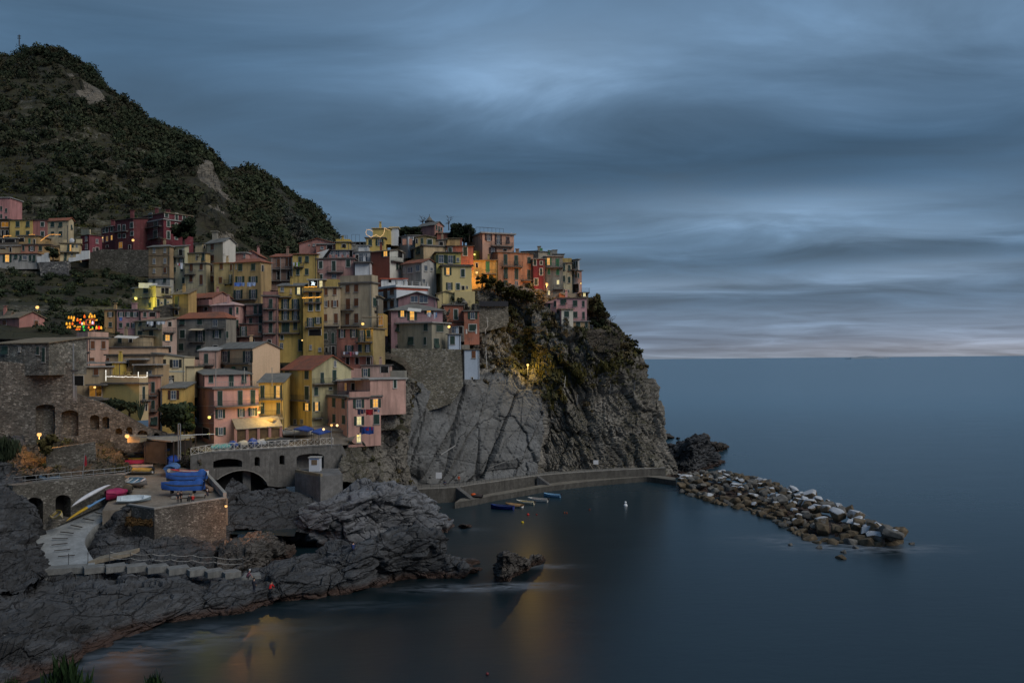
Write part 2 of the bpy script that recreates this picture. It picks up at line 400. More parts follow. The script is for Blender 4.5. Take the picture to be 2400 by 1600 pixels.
        m.tri(tp[0], tp[1], pt(wR, 0, z1+rise), mi); m.tri(tp[2], tp[3], pt(wR, wL, z1+rise)); m.quad(tp[1], tp[2], pt(wR, wL, z1+rise), pt(wR, 0, z1+rise), mi)
    elif kind == 'flat':
        q = [pt(-o, -o, z1), pt(wR+o, -o, z1), pt(wR+o, wL+o, z1), pt(-o, wL+o, z1)]; r.slab([p+np.array((0, 0, roof[1])) for p in q], roof[1]-.005)
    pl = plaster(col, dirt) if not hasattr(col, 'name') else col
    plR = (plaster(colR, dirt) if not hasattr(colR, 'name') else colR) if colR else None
    h.wall = m.build(part, [pl, plR] if colR else pl, h.o)
    h.roof = None
    if kind != 'none':
        rm = roof[2] if len(roof) > 2 else {'flat': SLABM, 'GR': RED, 'GL': SLATE, 'hip': SLATE, 'SR': RED, 'SL': RED}[kind]
        h.roof = r.build('roof', rm, h.o)
    h.roof_tag = h.roof if kind != 'none' and 'sloping roofline' not in label and 'brown sloping' not in label else None
    for (s, t, hh, ww) in chim:
        cm = MB(); b = pt(s*wR, t*wL, z1+rise*.4); cm.cbox(b+(0, 0, hh/2), ww, ww, hh); cm.cbox(b+(0, 0, hh+.08), ww+.25, ww+.25, .16)
        cm.build('chimney', pl, h.roof or h.o)
    if par:                          # parapet round a roof terrace
        p = MB(); ph = par/FR[fr][2]/FPX*D; w = .2; zz = z1+(roof[1] if kind == 'flat' else 0)+.003; g = .04
        p.box(pt(g, g, zz), h.u*(wR-2*g), h.v*w, (0, 0, ph)); p.box(pt(g, g+w, zz), h.u*w, h.v*(wL-2*g-w), (0, 0, ph))
        p.box(pt(wR-w-g, g+w, zz), h.u*w, h.v*(wL-2*g-w), (0, 0, ph))
        p.build('parapet', plR or pl, h.o)
    if D < 235 and (z1-z0) > 3:      # drainpipes, small chimneys and aerials
        ezz = np.array((0, 0, 1.0)); q = WR.random()
        if q < .7:
            d, n, L = (h.u, h.nR, wR) if (wR > wL or xL == xC) and xR != xC else (h.v, h.nL, wL)
            s = L-.25 if WR.random() < .6 else .25; pm = MB(); b = pt(0, 0, z0)+d*s+n*.07; pm.tube([b, b+ezz*(z1-z0-.1)], .055, 6); pm.build('drainpipe', WR.choice((IRON, PALE, SLABM)), h.o)
        if h.roof_tag and WR.random() < .45:
            b = pt(WR.uniform(.25, .8)*wR, WR.uniform(.3, .7)*wL, z1); pm = MB(); hh = WR.uniform(1.0, 1.8)+rise*.6; pm.cbox(b+ezz*hh/2, .55, .55, hh); pm.cbox(b+ezz*(hh+.2), .35, .35, .4); pm.cbox(b+ezz*(hh+.45), .75, .75, .09); pm.build('chimney', pl, h.roof_tag)
        if h.roof_tag and WR.random() < .5:
            b = pt(WR.uniform(.2, .8)*wR, WR.uniform(.2, .7)*wL, z1); hh = WR.uniform(1.8, 2.8)+rise*.5; pm = MB(); pm.tube([b, b+ezz*hh], .03, 4)
            for k_ in (0, .25, .5): pm.tube([b+ezz*(hh-k_)-(.45, 0, 0), b+ezz*(hh-k_)+(.45, 0, 0)], .02, 4)
            pm.build('aerial', IRON, h.roof_tag)
    if wins: windows(h, fr, wins, shut)
    for bq in bal: balcony(h, fr, *bq)
    HOUSES.append(h)
    return h
def face_of(h, px):
    if px < h.xC: return h.v, h.nL, -1
    return h.u, h.nR, 1
def on_face(h, px, py, d, n):
    r = ray(px, py); k = np.dot(h.C-CAM, n)/np.dot(r, n); return CAM+r*k
def windows(h, fr, spec, shut=None):
    """spec: 'kind x y w h; ...' in the pixels of the enlarged view fr"""
    for it in spec.split(';'):
        it = it.split()
        if not it: continue
        k, x, y, w, hh = it[0], *map(float, it[1:5])
        if w < 2: continue
        X, Y = fp(fr, x, y); X0 = fp(fr, x-w/2, 0)[0]; X1 = fp(fr, x+w/2, 0)[0]; d, n, sg = face_of(h, X)
        A = on_face(h, X0, Y, d, n); Bq = on_face(h, X1, Y, d, n); c = (A+Bq)/2; W = np.linalg.norm(Bq-A); Hh = hh/FR[fr][2]/FPX*np.dot(c, (0, 1, 0))
        if W > 9 or np.dot(n, CAM-c) < 0: print('WIN', h.o.name, it, round(float(W), 1)); continue
        dd = d*sg; ez = np.array((0, 0, 1.0))            # dd runs to the right in the picture
        def bx(m, s, z, w_, h_, off, th): m.box(c+dd*(s-w_/2)+ez*(z-h_/2)+n*off, dd*w_, ez*h_, n*th)
        p = MB(); wi = W
        if k in 'ctCg':
            wi = max(W, .55); mat = {'c': shut or GREEN, 't': shut or GREEN, 'C': BROWN, 'g': LGREEN}[k]
            bx(p, -wi/4-.012, 0, wi/2-.02, Hh, .02, .07); bx(p, wi/4+.012, 0, wi/2-.02, Hh, .02, .07)
            if WR.random() < .22 and k == 'c' and Hh > .8: m = p; p.box(c-dd*(wi/2)-ez*(Hh/2)+n*.34, dd*wi, ez*(Hh*.46)-n*.24, n*.05)
            o = p.build('window', mat, h.o)
            f = MB(); b = .16 if k == 't' else .07
            bx(f, 0, -Hh/2-.07, wi+.3, .13, .01, .16); bx(f, 0, Hh/2+b/2, wi+2*b, b, .01, .06)
            bx(f, -wi/2-b/2, 0, b, Hh, .01, .06); bx(f, wi/2+b/2, 0, b, Hh, .01, .06)
            f.build('frame', TRIM if k == 't' else PALE, o)
            continue
        if k in 'opls': wi = W*.5                         # pane between two opened shutters
        mat = {'o': SKYGL, 'p': SKYGL, 'w': SKYGL, 'd': DARK, 'l': LIT, 's': LITY, 'L': LIT, 'Y': LITY, 'D': LITD, 'h': LITD}[k]
        bx(p, 0, 0, wi, Hh, .006, .02); o = p.build('window', mat, h.o)
        f = MB(); b = .07
        if k != 'd':
            for s in (-1, 1): bx(f, s*(wi/2-b/2), 0, b, Hh, .03, .06)
            bx(f, 0, 0, .06, Hh-2*b, .03, .05); bx(f, 0, Hh/2-b/2, wi-2*b, b, .03, .06); bx(f, 0, -Hh/2+b/2, wi-2*b, b, .03, .06)
            if Hh > 1.6 or k in 'lsLY':
                for q in (-1, 1): bx(f, q*(wi/4), Hh*.12, wi/2-.14, .05, .03, .045)
            bx(f, 0, -Hh/2-.08, wi+.2, .1, .01, .18)
        else:
            for s in (-1, 1): bx(f, s*(wi/2+.05), 0, .1, Hh, .01, .1)
            bx(f, 0, Hh/2+.05, wi+.2, .1, .01, .1)
        f.build('frame', TRIM, o)
        if k in 'opls':
            for s in (-1, 1):
                q = MB(); bx(q, s*(wi*.78+.03), 0, wi*.48, Hh+.05, .02, .06); q.build('shutter', BROWN if k == 'p' else (shut or GREEN), o)
def balcony(h, fr, x0, x1, y, hh, depth=.9, style='iron'):
    X0, Y = fp(fr, x0, y); X1 = fp(fr, x1, y)[0]; d, n, sg = face_of(h, (X0+X1)/2)
    A = on_face(h, X0, Y, d, n); B = on_face(h, X1, Y, d, n); L = np.linalg.norm((B-A)[:2]); e = d*sg; z = (A[2]+B[2])/2; A = np.array((A[0], A[1], z)); ez = np.array((0, 0, 1.0))
    if L > 25: print('BAL', h.o.name, x0, x1, L); return
    s = MB(); s.box(A+n*.004-ez*.17, e*L, n*depth, ez*.17)
    s.box(A+n*.004+e*.15-ez*.42, e*.12, n*depth*.7, ez*.245); s.box(A+n*.004+e*(L-.3)-ez*.42, e*.12, n*depth*.7, ez*.245)
    o = s.build('balcony', SLABM, h.o)
    H = max(.85, hh/FR[fr][2]/FPX*h.D); r = MB(); t = .035
    if style == 'solid':
        r.box(A+n*(depth-.12)+ez*.003, e*L, n*.12, ez*H); r.box(A+n*.02+ez*.003, e*.12, n*(depth-.14), ez*H); r.box(A+n*.02+e*(L-.12)+ez*.003, e*.12, n*(depth-.14), ez*H)
        r.build('balustrade', h.wall.data.materials[0], o); return
    for zz in (H, H*.12):
        r.box(A+n*(depth-.08)+ez*zz, e*L, n*t*1.3, ez*t*1.3)
        for q in (.02, L-.05): r.box(A+e*q+n*.02+ez*zz, e*t, n*(depth-.1), ez*t)
    k = max(3, int(L/.22))
    for i in range(k+1): r.box(A+e*(L-.04)*i/k+n*(depth-.075)+ez*.003, e*.022, n*.022, ez*H)
    for i in range(3):
        for q in (.02, L-.05): r.box(A+e*q+n*(.15+.25*i)+ez*.003, e*.022, n*.022, ez*H)
    r.build('railing', PALE if style == 'white' else IRON, o)
def slabpx(name, mat, parent, fr, pts, D, depth, th):
    """a horizontal slab whose front edge shows at two pixels, running back"""
    a = PF(fr, *pts[0], D); b = PF(fr, *pts[1], D); z = (a[2]+b[2])/2; m = MB()
    m.slab([(a[0], a[1], z), (b[0], b[1], z), (b[0], b[1]+depth, z), (a[0], a[1]+depth, z)], th)
    return m.build(name, mat, parent)
# colours of the plaster
PINK = (.5, .24, .21); DPINK = (.4, .17, .15); SALMON = (.52, .25, .17); RUST = (.4, .14, .085); WINE = (.15, .04, .048); MAUVE = (.36, .2, .22)
YEL = (.56, .39, .17); PYEL = (.6, .48, .27); MUST = (.47, .3, .1); OCHRE = (.5, .32, .13); CREAM = (.52, .43, .27); TAN = (.42, .32, .19); PEACH = (.58, .38, .24)
BEIGE = (.47, .41, .31); GREY = (.27, .255, .22); WHITE = (.62, .64, .66); BLUEW = (.52, .57, .64); GREENY = (.45, .42, .27); BROWNW = (.2, .075, .05); PGREEN = (.42, .41, .28)
# ------------------------------------------------------------------ the village, upper left cluster
h = house('pink house cut by the left edge, above the yellow and red row', 'A', -90, -90, 105, 112, 380, 276, 0, (.55, .24, .24), ('flat', .25, PALE), wins='c 15 222 16 40;c 68 245 14 40;c 68 325 14 34;c 15 310 16 44;c -50 225 22 40')
h = house('dark timber-faced house with a dim glow behind its upper gallery, left of the yellow row', 'A', -60, -60, 103, 345, 560, 266, 0, (.12, .07, .04), ('SR', 10, DROOF), wins='D 55 398 80 56;d 30 490 26 60;d 75 490 30 60;d -20 480 40 60')
h = house('yellow two-storey house with four closed shutters in the upper left row', 'A', 104, 104, 350, 352, 560, 265, 0, (.55, .38, .09), ('SR', 12, DROOF), wins='c 192 394 38 58;c 302 394 36 58;c 192 490 38 50;c 302 490 36 48')
h = house('brick-pink two-storey house between the yellow and the cream house of the upper left row', 'A', 351, 351, 511, 350, 560, 265.3, 0, (.42, .16, .14), ('SR', 14, DROOF), wins='t 460 395 36 46;t 460 500 34 54')
h = house('cream gabled end house of the upper left row with two shutters above two', 'A', 512, 742, 797, 348, 560, 264, 78, CREAM, ('GR', 28, RED), wins='c 570 397 38 48;c 656 397 38 48;c 570 495 32 40;c 656 498 36 50;c 772 425 12 46')
h = house('beige flat-roofed block with one wide window just below the yellow row', 'U', 352, 352, 768, 640, 860, 258, 0, OCHRE, ('flat', .25), wins='d 438 715 112 84;g 605 735 36 100;d 700 750 40 90')
h = house('shaded terrace house under a white pergola slab at the far left', 'U', -60, -60, 348, 690, 860, 257, 0, (.13, .11, .09), ('flat', .22, PALE), wins='d 200 735 220 60;d 20 740 60 70')  # dark walls stand in for the shade under the pergola
h = house('peach and beige house with curtained window and flat cornice below the beige block', 'U', 430, 430, 765, 822, 1010, 251, 3, SALMON, ('flat', .3, DROOF), wins='c 480 888 28 90;o 650 893 120 96')
house('', 'U', 765, 765, 1005, 822, 1010, 251.3, 3, OCHRE, ('flat', .3, DROOF), into=h, wins='c 828 890 62 94', chim=((.8, .1, .9, .9),))
h2 = house('', 'U', 1004, 1004, 1215, 850, 1010, 252, 30, OCHRE, ('SR', 20, BROOF), into=h, wins='c 1008 900 20 70;w 1075 890 60 40')
h = house('tan flat-roofed house with a white pergola at the left edge of the lower cluster', 'U', -60, -60, 425, 845, 1010, 251, 0, TAN, ('flat', .25, PALE), wins='d 215 915 44 90;d 60 890 120 30')
h = house('whitewashed ground-floor house with a glowing window above the drystone wall at the far left', 'U', -40, -40, 752, 1005, 1200, 246, 0, (.4, .39, .38), ('SR', 8, RED), wins='l 148 1095 170 150;c 328 1056 60 80;c 425 1082 38 90;w 512 1080 84 84;c 620 1090 52 126;c 700 1090 56 126')
h = house('small pale-yellow house with a glowing balcony door and a satellite dish on its terrace', 'U', 1228, 1632, 1668, 800, 1040, 248, 108, PYEL, ('flat', .25, BROOF), wins='L 1440 882 44 140;c 1398 880 32 140;c 1482 870 24 110;w 1568 845 44 80;c 1338 1062 46 140;w 1465 1020 40 60', bal=((1226, 1470, 965, 70), (1472, 1625, 965, 78, .9, 'solid')))
m = MB(); q = PF('U', 1465, 735, 249); m.tube([q+(0, 0, -1.2), q], .06); m.ball(q, .75, 14, 0, (1, .35, 1)); m.build('satellite_dish', plain('dish', (.6, .62, .66)), h.o)
m = MB()
for x0, x1, y0 in ((1290, 1352, 715), (1550, 1668, 700)):
    a = PF('U', x0, 792, 248.3); b = PF('U', x1, y0, 248.3); m.box((a[0], 248.3, a[2]), (b[0]-a[0], 0, 0), (0, .3, 0), (0, 0, b[2]-a[2]))
m.build('parapet', plaster(PYEL), h.o)
def stepped_wall(label, fr, pts, D, mat, cat='wall', name='stair_wall', th=.5):
    a = [PF(fr, x, y, D) for x, y in pts]; m = MB(); n = len(a); m.add(a+[p+np.array((0, th, 0)) for p in a], [tuple(range(n)), tuple(range(2*n-1, n-1, -1))]+[(i, n+i, n+(i+1) % n, (i+1) % n) for i in range(n)])
    return tag(m.build(name, mat), label, cat)
WW = plaster((.6, .62, .64), .4)
stepped_wall('white stepped side wall beside the whitewashed house at the far left', 'U', ((758, 1180), (758, 1060), (850, 1055), (850, 1020), (905, 1015), (905, 985), (985, 975), (1010, 1180)), 245, WW)
stepped_wall('white stepped stair wall climbing from the small yellow house to the wine-red annexe', 'U', ((1400, 1170), (1400, 1080), (1550, 1070), (1550, 1010), (1650, 1000), (1650, 945), (1820, 930), (1822, 1100)), 246.5, WW)
h = house('small wine-red annexe with beige parapet left of the big wine-red building', 'U', 1650, 1822, 2085, 612, 1010, 254, 55, (.22, .03, .04), ('flat', .12), colR=(.19, .045, .07), wins='w 1762 692 48 100;w 1766 850 50 106;w 1980 742 56 86;d 1985 930 60 120;d 1915 925 30 80;h 2095 690 10 60')
m = MB(); a = PF('U', 1652, 612, 258); b = PF('U', 1832, 612, 254.3); e = (b-a); m.box(a, e, (.2, .2, 0), (0, 0, 1.6)); m.build('parapet', plaster(CREAM), h.o)
h = house('large wine-red apartment building with balconies on the upper left slope', 'A', 1440, 1768, 2090, 345, 690, 258, 52, WINE, ('flat', .3, PALE), colR=(.17, .03, .045), wins='t 1517 400 36 70;t 1685 400 38 76;t 1517 497 36 56;t 1680 502 40 80;d 1517 643 30 46;t 1820 392 30 60;t 1905 405 24 40;t 1820 512 30 84;t 2042 440 26 44;t 1905 520 26 76', bal=((1468, 1750, 436, 50), (1622, 1756, 548, 50)))
h2 = house('', 'A', 1500, 1776, 2080, 272, 345, 260, 52, WINE, ('flat', .25, BROOF), colR=(.17, .03, .045), into=h, wins='t 1625 303 40 44;t 1800 297 38 44;t 1908 315 28 70;t 1988 322 28 50;t 2042 345 22 60', bal=((1790, 2075, 365, 36),), chim=((.1, .4, 2, .8), (.5, .4, 2, 1)))
h3 = house('', 'A', 1246, 1441, 1600, 335, 690, 259, 62, WINE, ('SL', 30, DROOF), into=h, wins='t 1424 405 30 56;t 1290 432 26 60;t 1342 432 26 60;t 1428 495 30 40;t 1345 520 26 40;d 1403 640 24 44;D 1305 620 40 70;t 1292 520 26 44', bal=((1240, 1390, 475, 40),), chim=((.3, .3, 2.4, .9),))
h4 = house('', 'A', 1096, 1247, 1350, 420, 690, 266, 60, WINE, ('SL', 40, DROOF), into=h, wins='t 1158 455 24 54;t 1210 445 24 54;L 1208 540 16 52;D 1158 552 22 56;D 1108 560 20 60;t 1125 462 18 50;d 1160 635 24 24', chim=((.2, .3, 1.6, .9),))
h = house('small salmon house with beige tile roof on the left edge below the terraces', 'A', -30, 207, 482, 1400, 1640, 186, 58, DPINK, ('GR', 66, BROOF), colR=(.44, .19, .17), wins='C 390 1466 42 62;C 50 1455 40 52;o 415 1550 60 66')
h2 = house('', 'A', -120, 100, 160, 1395, 1600, 190, 58, DPINK, ('GR', 60, BROOF), into=h)

# ------------------------------------------------------------------ middle left
h = house('tall weathered brown house with four window rows and a white ground floor', 'B', 270, 548, 600, 325, 740, 222, 75, (.36, .25, .14), ('hip', 28, SLATE), dirt=.9, wins='w 345 375 30 60;w 487 372 30 62;w 345 515 34 66;w 487 510 32 66;C 487 635 34 70;w 345 640 30 50')
h2 = house('', 'B', 262, 552, 600, 740, 900, 221.4, 75, (.5, .5, .46), ('flat', .1), into=h, wins='c 343 785 32 60;c 482 770 34 52', bal=((372, 548, 850, 56, 1.6),))
m = MB()
for y in (440, 585, 722):
    a = PF('B', 270, y, 222); q = on_face(h, *fp('B', 270, y), h.v, h.nL); w = on_face(h, *fp('B', 548, y), h.v, h.nL); m.box(q, w-q, h.nL*.12, (0, 0, .25))
m.build('string_course', plaster((.3, .2, .12)), h.o)
h = house('tall pale greenish house with washing at a window, right of the weathered brown house', 'B', 553, 745, 800, 325, 960, 223, 72, PGREEN, ('SL', 30, SLATE), dirt=.7, wins='c 615 508 32 62;o 700 505 66 62;c 614 626 32 62;c 708 625 30 48;c 596 772 38 74;c 728 770 30 76;d 693 402 50 76;w 728 350 20 40;d 594 915 20 24;d 650 898 16 34', bal=((556, 744, 458, 60, .7),))
h = house('yellow-beige house with brown shutters and setback top floor, left of the tan tower house', 'B', 745, 1024, 1080, 545, 960, 220, 76, (.5, .42, .25), ('flat', .2), wins='C 832 600 42 96;C 962 590 40 78;C 828 745 42 86;C 962 758 40 126', bal=((742, 892, 688, 58),))
h2 = house('', 'B', 745, 1020, 1080, 408, 545, 223, 76, (.55, .4, .16), ('flat', .2), into=h, wins='d 910 470 26 70;c 990 458 30 90')
h3 = house('', 'B', 878, 974, 1028, 285, 408, 228, 76, PYEL, ('SL', 12, SLATE), into=h, wins='d 1000 330 20 40')
h = house('tallest tan tower house with a slate gable and a white right-hand wall', 'B', 1026, 1246, 1412, 262, 960, 224, 58, (.46, .37, .23), ('GR', 62, SLATE), colR=(.52, .51, .47), wins='C 1108 328 42 80;C 1108 474 42 80;C 1096 612 26 78;C 1104 748 42 80', dirt=.35)
m = MB(); q = PF('B', 1145, 190, 229); m.cbox(q, 1.2, 1.2, 2.2); m.cbox(q+(0, 0, 1.2), 1.8, 1.8, .2); m.build('chimney', plaster(GREY), h.roof)
h = house('tan house with rust shutters and small tiled eave, right of the tan tower house', 'B', 1132, 1376, 1500, 540, 960, 217, 78, (.49, .37, .19), ('SL', 10, RED), wins='C 1225 586 42 72;C 1355 596 24 80;C 1214 765 44 82;o 1345 745 40 100', bal=((1275, 1366, 815, 50),))
h = house('broad ochre house with red hipped roof and blue washing below its windows', 'B', 1375, 1742, 1882, 525, 1070, 210, 68, (.52, .34, .14), ('hip', 60, RED), colR=(.43, .29, .13), wins='c 1475 596 50 88;c 1645 591 50 86;d 1418 590 10 70;o 1470 756 110 84;o 1645 756 110 84;o 1447 950 110 116;o 1645 945 104 116;d 1765 610 24 80', bal=((1392, 1692, 1018, 76),))
h = house('pink house with white roof terrace and small gable behind the ochre house', 'B', 1245, 1545, 1600, 410, 540, 230, 80, PINK, ('flat', .3, PALE), wins='d 1312 455 34 84;w 1530 440 26 50;c 1255 450 20 60')
h2 = house('', 'B', 1530, 1530, 1716, 440, 520, 233, 0, (.55, .27, .25), ('GR', 62, RED), into=h)
h = house('pale yellow house lit by a lamp on its left corner, with arched ground-floor doors', 'B', 60, 365, 560, 845, 1000, 209, 50, (.55, .46, .22), ('flat', .3, PALE), wins='c 75 895 26 66;c 237 892 62 74;d 455 900 44 70;d 508 905 50 80', bal=((452, 555, 962, 50),))
h2 = house('', 'B', 52, 372, 584, 985, 1170, 208, 50, (.55, .46, .22), ('flat', .12), into=h, wins='c 290 1090 30 60;c 396 1060 30 92;c 487 1050 32 84;d 440 1066 18 24;d 524 1056 16 24;d 252 1000 14 16')
m = MB(); a = PF('B', 140, 800, 209.5); b = PF('B', 380, 800, 211); m.box((a[0], a[1], a[2]-1.2), (b[0]-a[0], b[1]-a[1], 0), (0, .25, 0), (0, 0, 1.2)); m.build('parapet', plaster(WHITE), h.o)
h = house('mustard house with tall green balcony door below the pale green one', 'B', 582, 792, 900, 950, 1290, 202, 60, MUST, ('SL', 80, BROOF), wins='c 641 1045 46 136;d 640 1185 42 64', bal=((566, 690, 1128, 50),))
h = house('dusky pink house with red tiled canopy and gable right of the mustard house', 'B', 788, 1106, 1362, 990, 1300, 204, 56, (.42, .2, .19), ('GR', 75, RED), colR=(.46, .24, .21), wins='w 855 1026 24 46;d 985 1035 80 80;d 1025 1140 44 44;c 820 1030 20 60', bal=((780, 1104, 1100, 70, .9, 'solid'),))
h = house('shell-pink house with rounded roof and outside stair, centre left', 'B', 1104, 1404, 1560, 1092, 1500, 198, 70, (.52, .29, .28), ('hip', 48, plaster((.5, .33, .31))), colR=(.55, .31, .28), wins='c 1350 1176 38 106;c 1432 1158 26 80;c 1322 1306 30 74;c 1432 1340 28 110;d 1180 1210 30 40')
h = house('narrow dusky red house with two terraces beside the shell-pink house', 'B', 1552, 1552, 1772, 1090, 1640, 200, 0, (.4, .19, .16), ('flat', .3), wins='c 1672 1150 40 110;c 1735 1150 36 110;c 1610 1310 36 96;c 1738 1300 36 130;c 1500 1430 1 1;w 1525 1430 1 1', bal=((1556, 1770, 1225, 50),))
h2 = house('', 'B', 1460, 1460, 1774, 1340, 1720, 197, 0, (.36, .16, .12), ('flat', .15), into=h, wins='o 1515 1435 90 130;c 1735 1400 36 90;d 1640 1560 40 40', bal=((1425, 1772, 1500, 70),))
h = house('grey house with red hipped roof and small awning in the middle left', 'B', 640, 1290, 1420, 1262, 1800, 191, 74, (.27, .25, .22), ('hip', 85, RED), dirt=.8, wins='c 716 1305 62 84;c 942 1305 62 84;t 716 1470 62 106;o 950 1500 120 150;o 1168 1470 104 96;c 1298 1480 28 90;c 700 1640 60 90;c 930 1650 60 60;d 1150 1640 60 40;w 1145 1325 60 90', bal=((822, 1018, 1568, 60), (1035, 1285, 1395, 62), (815, 1020, 1770, 60)))
m = MB(); a = on_face(h, *fp('B', 835, 1400), h.v, h.nL); b = on_face(h, *fp('B', 1015, 1400), h.v, h.nL); m.slab([a, b, b+h.nL*1.3-(0, 0, .35), a+h.nL*1.3-(0, 0, .35)], .06); m.build('awning', plain('awning', (.5, .42, .3)), h.o)
h = house('yellow-beige house with white washing under a broad beige roof', 'B', 88, 452, 640, 1298, 1800, 186, 62, (.5, .4, .22), ('SL', 55, BROOF), colR=(.46, .32, .27), wins='c 165 1330 30 66;d 340 1340 60 90;d 260 1340 30 70;c 160 1475 52 92;c 305 1470 50 92;d 545 1340 46 60;l 517 1520 120 80;d 527 1672 70 80;c 470 1670 24 80', bal=((205, 440, 1405, 56), (460, 590, 1445, 50)))
h = house('row house, half yellow and half pink, with a blue towel, beside the light figures', 'R', 1135, 1135, 1364, 205, 620, 191, 4, OCHRE, ('SR', 24, SLATE), wins='o 1245 285 104 84;c 1245 475 54 84')
house('', 'R', 1365, 1365, 1800, 205, 620, 190.5, 4, (.42, .23, .24), ('SR', 24, SLATE), into=h, wins='o 1442 285 110 84;o 1577 285 110 84;o 1697 285 106 84;c 1440 486 52 84;c 1566 486 50 84;o 1672 486 84 90', chim=((.6, .3, 1.4, .9),))
h = house('small pink house end with a covered loggia right of the yellow and pink row house', 'R', 1803, 1803, 2110, 222, 620, 190, 18, (.45, .24, .22), ('SR', 28, BROOF), wins='c 1878 290 42 84;d 2015 290 110 80')
# ------------------------------------------------------------------ lower left
h = house('long grey stone house with beige roof on the wall at the left edge', 'F', -60, -60, 640, 372, 660, 152, -14, stone((.2, .2, .18), 1.5), ('SR', 90, BROOF), depth=9, wins='c 65 450 84 110;c 498 455 34 104;c 574 512 38 190;w 260 440 30 60')
h = house('pink house with arched brown shutters and a roof terrace, lower left', 'R', 620, 832, 1215, 725, 1200, 174, 56, (.47, .27, .22), ('flat', .3, SLABM), colR=(.54, .33, .26), wins='C 915 845 74 142;C 1113 845 74 142;C 780 862 36 112;C 665 1116 88 64;C 900 1114 84 62;C 1197 1112 44 64', par=90)
h2 = house('', 'R', 300, 300, 836, 995, 1310, 173.6, 6, (.52, .31, .24), ('flat', .2), into=h, wins='C 440 1200 92 206;Y 750 1120 50 66;C 665 1116 88 64', par=75)
h = house('beige house with white awning and a long iron balcony, lower left', 'R', 1195, 1195, 1850, 690, 1000, 180, 4, (.44, .34, .21), ('flat', .2, BROOF), wins='c 1420 745 62 110;d 1618 750 60 104;d 1285 740 1 1', bal=((1338, 2020, 885, 80),))
m = MB(); a = PF('R', 1380, 668, 179.4); b = PF('R', 1775, 690, 179.4); m.slab([a, b, b+(0, -1.8, -.5), a+(0, -1.8, -.5)], .06); m.build('awning', plain('awning_pale', (.6, .56, .5)), h.o)
h2 = house('', 'R', 1150, 1150, 2100, 895, 1060, 178.5, 3, PEACH, ('flat', .15), into=h, dirt=.3)
h = house('cluster house in ochre with two grey slab canopies left of the pale yellow house', 'R', 1165, 1165, 2075, 1045, 1560, 169, 4, (.42, .29, .18), ('flat', .3, DROOF), wins='C 1197 1112 40 64;d 1560 1195 26 120;c 1450 1190 36 110;w 1975 1350 66 76')
for (x0, x1, y, dd) in ((1510, 1890, 1095, 167.5), (1640, 2080, 1196, 166)): slabpx('canopy', PALE, h.o, 'R', ((x0, y), (x1, y)), dd, 5, .25)
h2 = house('', 'R', 1655, 1655, 2070, 1215, 1560, 167.5, 0, (.42, .29, .16), ('none',), into=h, wins='w 1975 1350 66 76')
h = house('tan flat-roofed house with a dark garage opening and a yellow end wall', 'F', 880, 880, 1470, 680, 1110, 164, 8, (.36, .28, .18), ('flat', .3, PALE), wins='d 1022 850 150 128;C 1262 735 60 84;h 1255 985 170 150;d 1300 985 70 130', chim=())
h2 = house('', 'F', 1470, 1470, 1590, 618, 800, 165.5, 8, (.6, .42, .05), ('flat', .25, PALE), into=h)
slabpx('canopy', PALE, h.o, 'F', ((900, 606), (1596, 606)), 166, 6, .3); slabpx('terrace_slab', SLABM, h.o, 'F', ((1120, 895), (1362, 895)), 162.5, 4, .3); slabpx('terrace_slab', SLABM, h.o, 'F', ((1150, 1082), (1358, 1082)), 162, 4, .35)
h = house('yellow box-shaped house with white string lights on its roof terrace', 'F', 1356, 1828, 1948, 893, 1260, 162, 70, (.5, .39, .13), ('flat', .25, SLABM), colR=(.5, .37, .2), dirt=.25, wins='c 1884 1010 28 164;d 1915 1200 24 90', bal=((1836, 1946, 1105, 70),), par=100)
h = house('narrow salmon house with three small balconies right of the yellow box-shaped house', 'F', 1948, 2075, 2112, 795, 1510, 166, 98, SALMON, ('flat', .3, SLABM), wins='c 2010 935 30 134;c 2010 1165 28 110;c 2045 1375 30 100;c 2000 1380 24 90', bal=((1955, 2072, 1038, 66), (1985, 2072, 1240, 66)))
h = house('pale yellow house with blue-grey windows and a sloping roofline, lower centre left', 'G', 285, 285, 697, 395, 800, 174, 4, (.6, .5, .3), ('SL', -1, SLATE), dirt=.2, shut=louvre((.03, .035, .035)), wins='o 393 478 140 96;o 586 478 138 94;o 497 677 130 100')
h.roof.location = (0, 0, .05)
m = MB(); q = on_face(h, *fp('G', 287, 585), h.u, h.nR); w = on_face(h, *fp('G', 697, 585), h.u, h.nR); m.box(q, w-q, h.nR*.05, (0, 0, .3)); m.build('string_course', plaster((.42, .46, .42)), h.o)
h2 = house('', 'G', 697, 697, 820, 518, 800, 175, 4, (.6, .5, .3), ('flat', .12), into=h, dirt=.2)
h2 = house('', 'G', 287, 287, 697, 350, 396, 175.2, 4, (.6, .5, .3), ('none',), into=h, dirt=.2)
bpy.data.objects.remove(h2.wall)
m = MB(); A = on_face(h, *fp('G', 285, 397), h.u, h.nR); B = on_face(h, *fp('G', 697, 397), h.u, h.nR); T = on_face(h, *fp('G', 285, 344), h.u, h.nR)
a0, b0, t0 = A+h.v*.01, B+h.v*.01, T+h.v*.01; bk = h.v*6.9
m.add([a0, b0, t0, a0+bk, b0+bk, t0+bk], ((0, 1, 2), (3, 5, 4), (0, 2, 5, 3))); m.build('wall', plaster((.6, .5, .3), .2), h.o)
m = MB(); bq = on_face(h, *fp('G', 703, 398), h.u, h.nR); tq = on_face(h, *fp('G', 275, 341), h.u, h.nR); m.slab([tq-h.v*.2, bq-h.v*.2, bq+bk, tq+bk], .14); bpy.data.objects.remove(h.roof); h.roof = m.build('roof', SLATE, h.o)
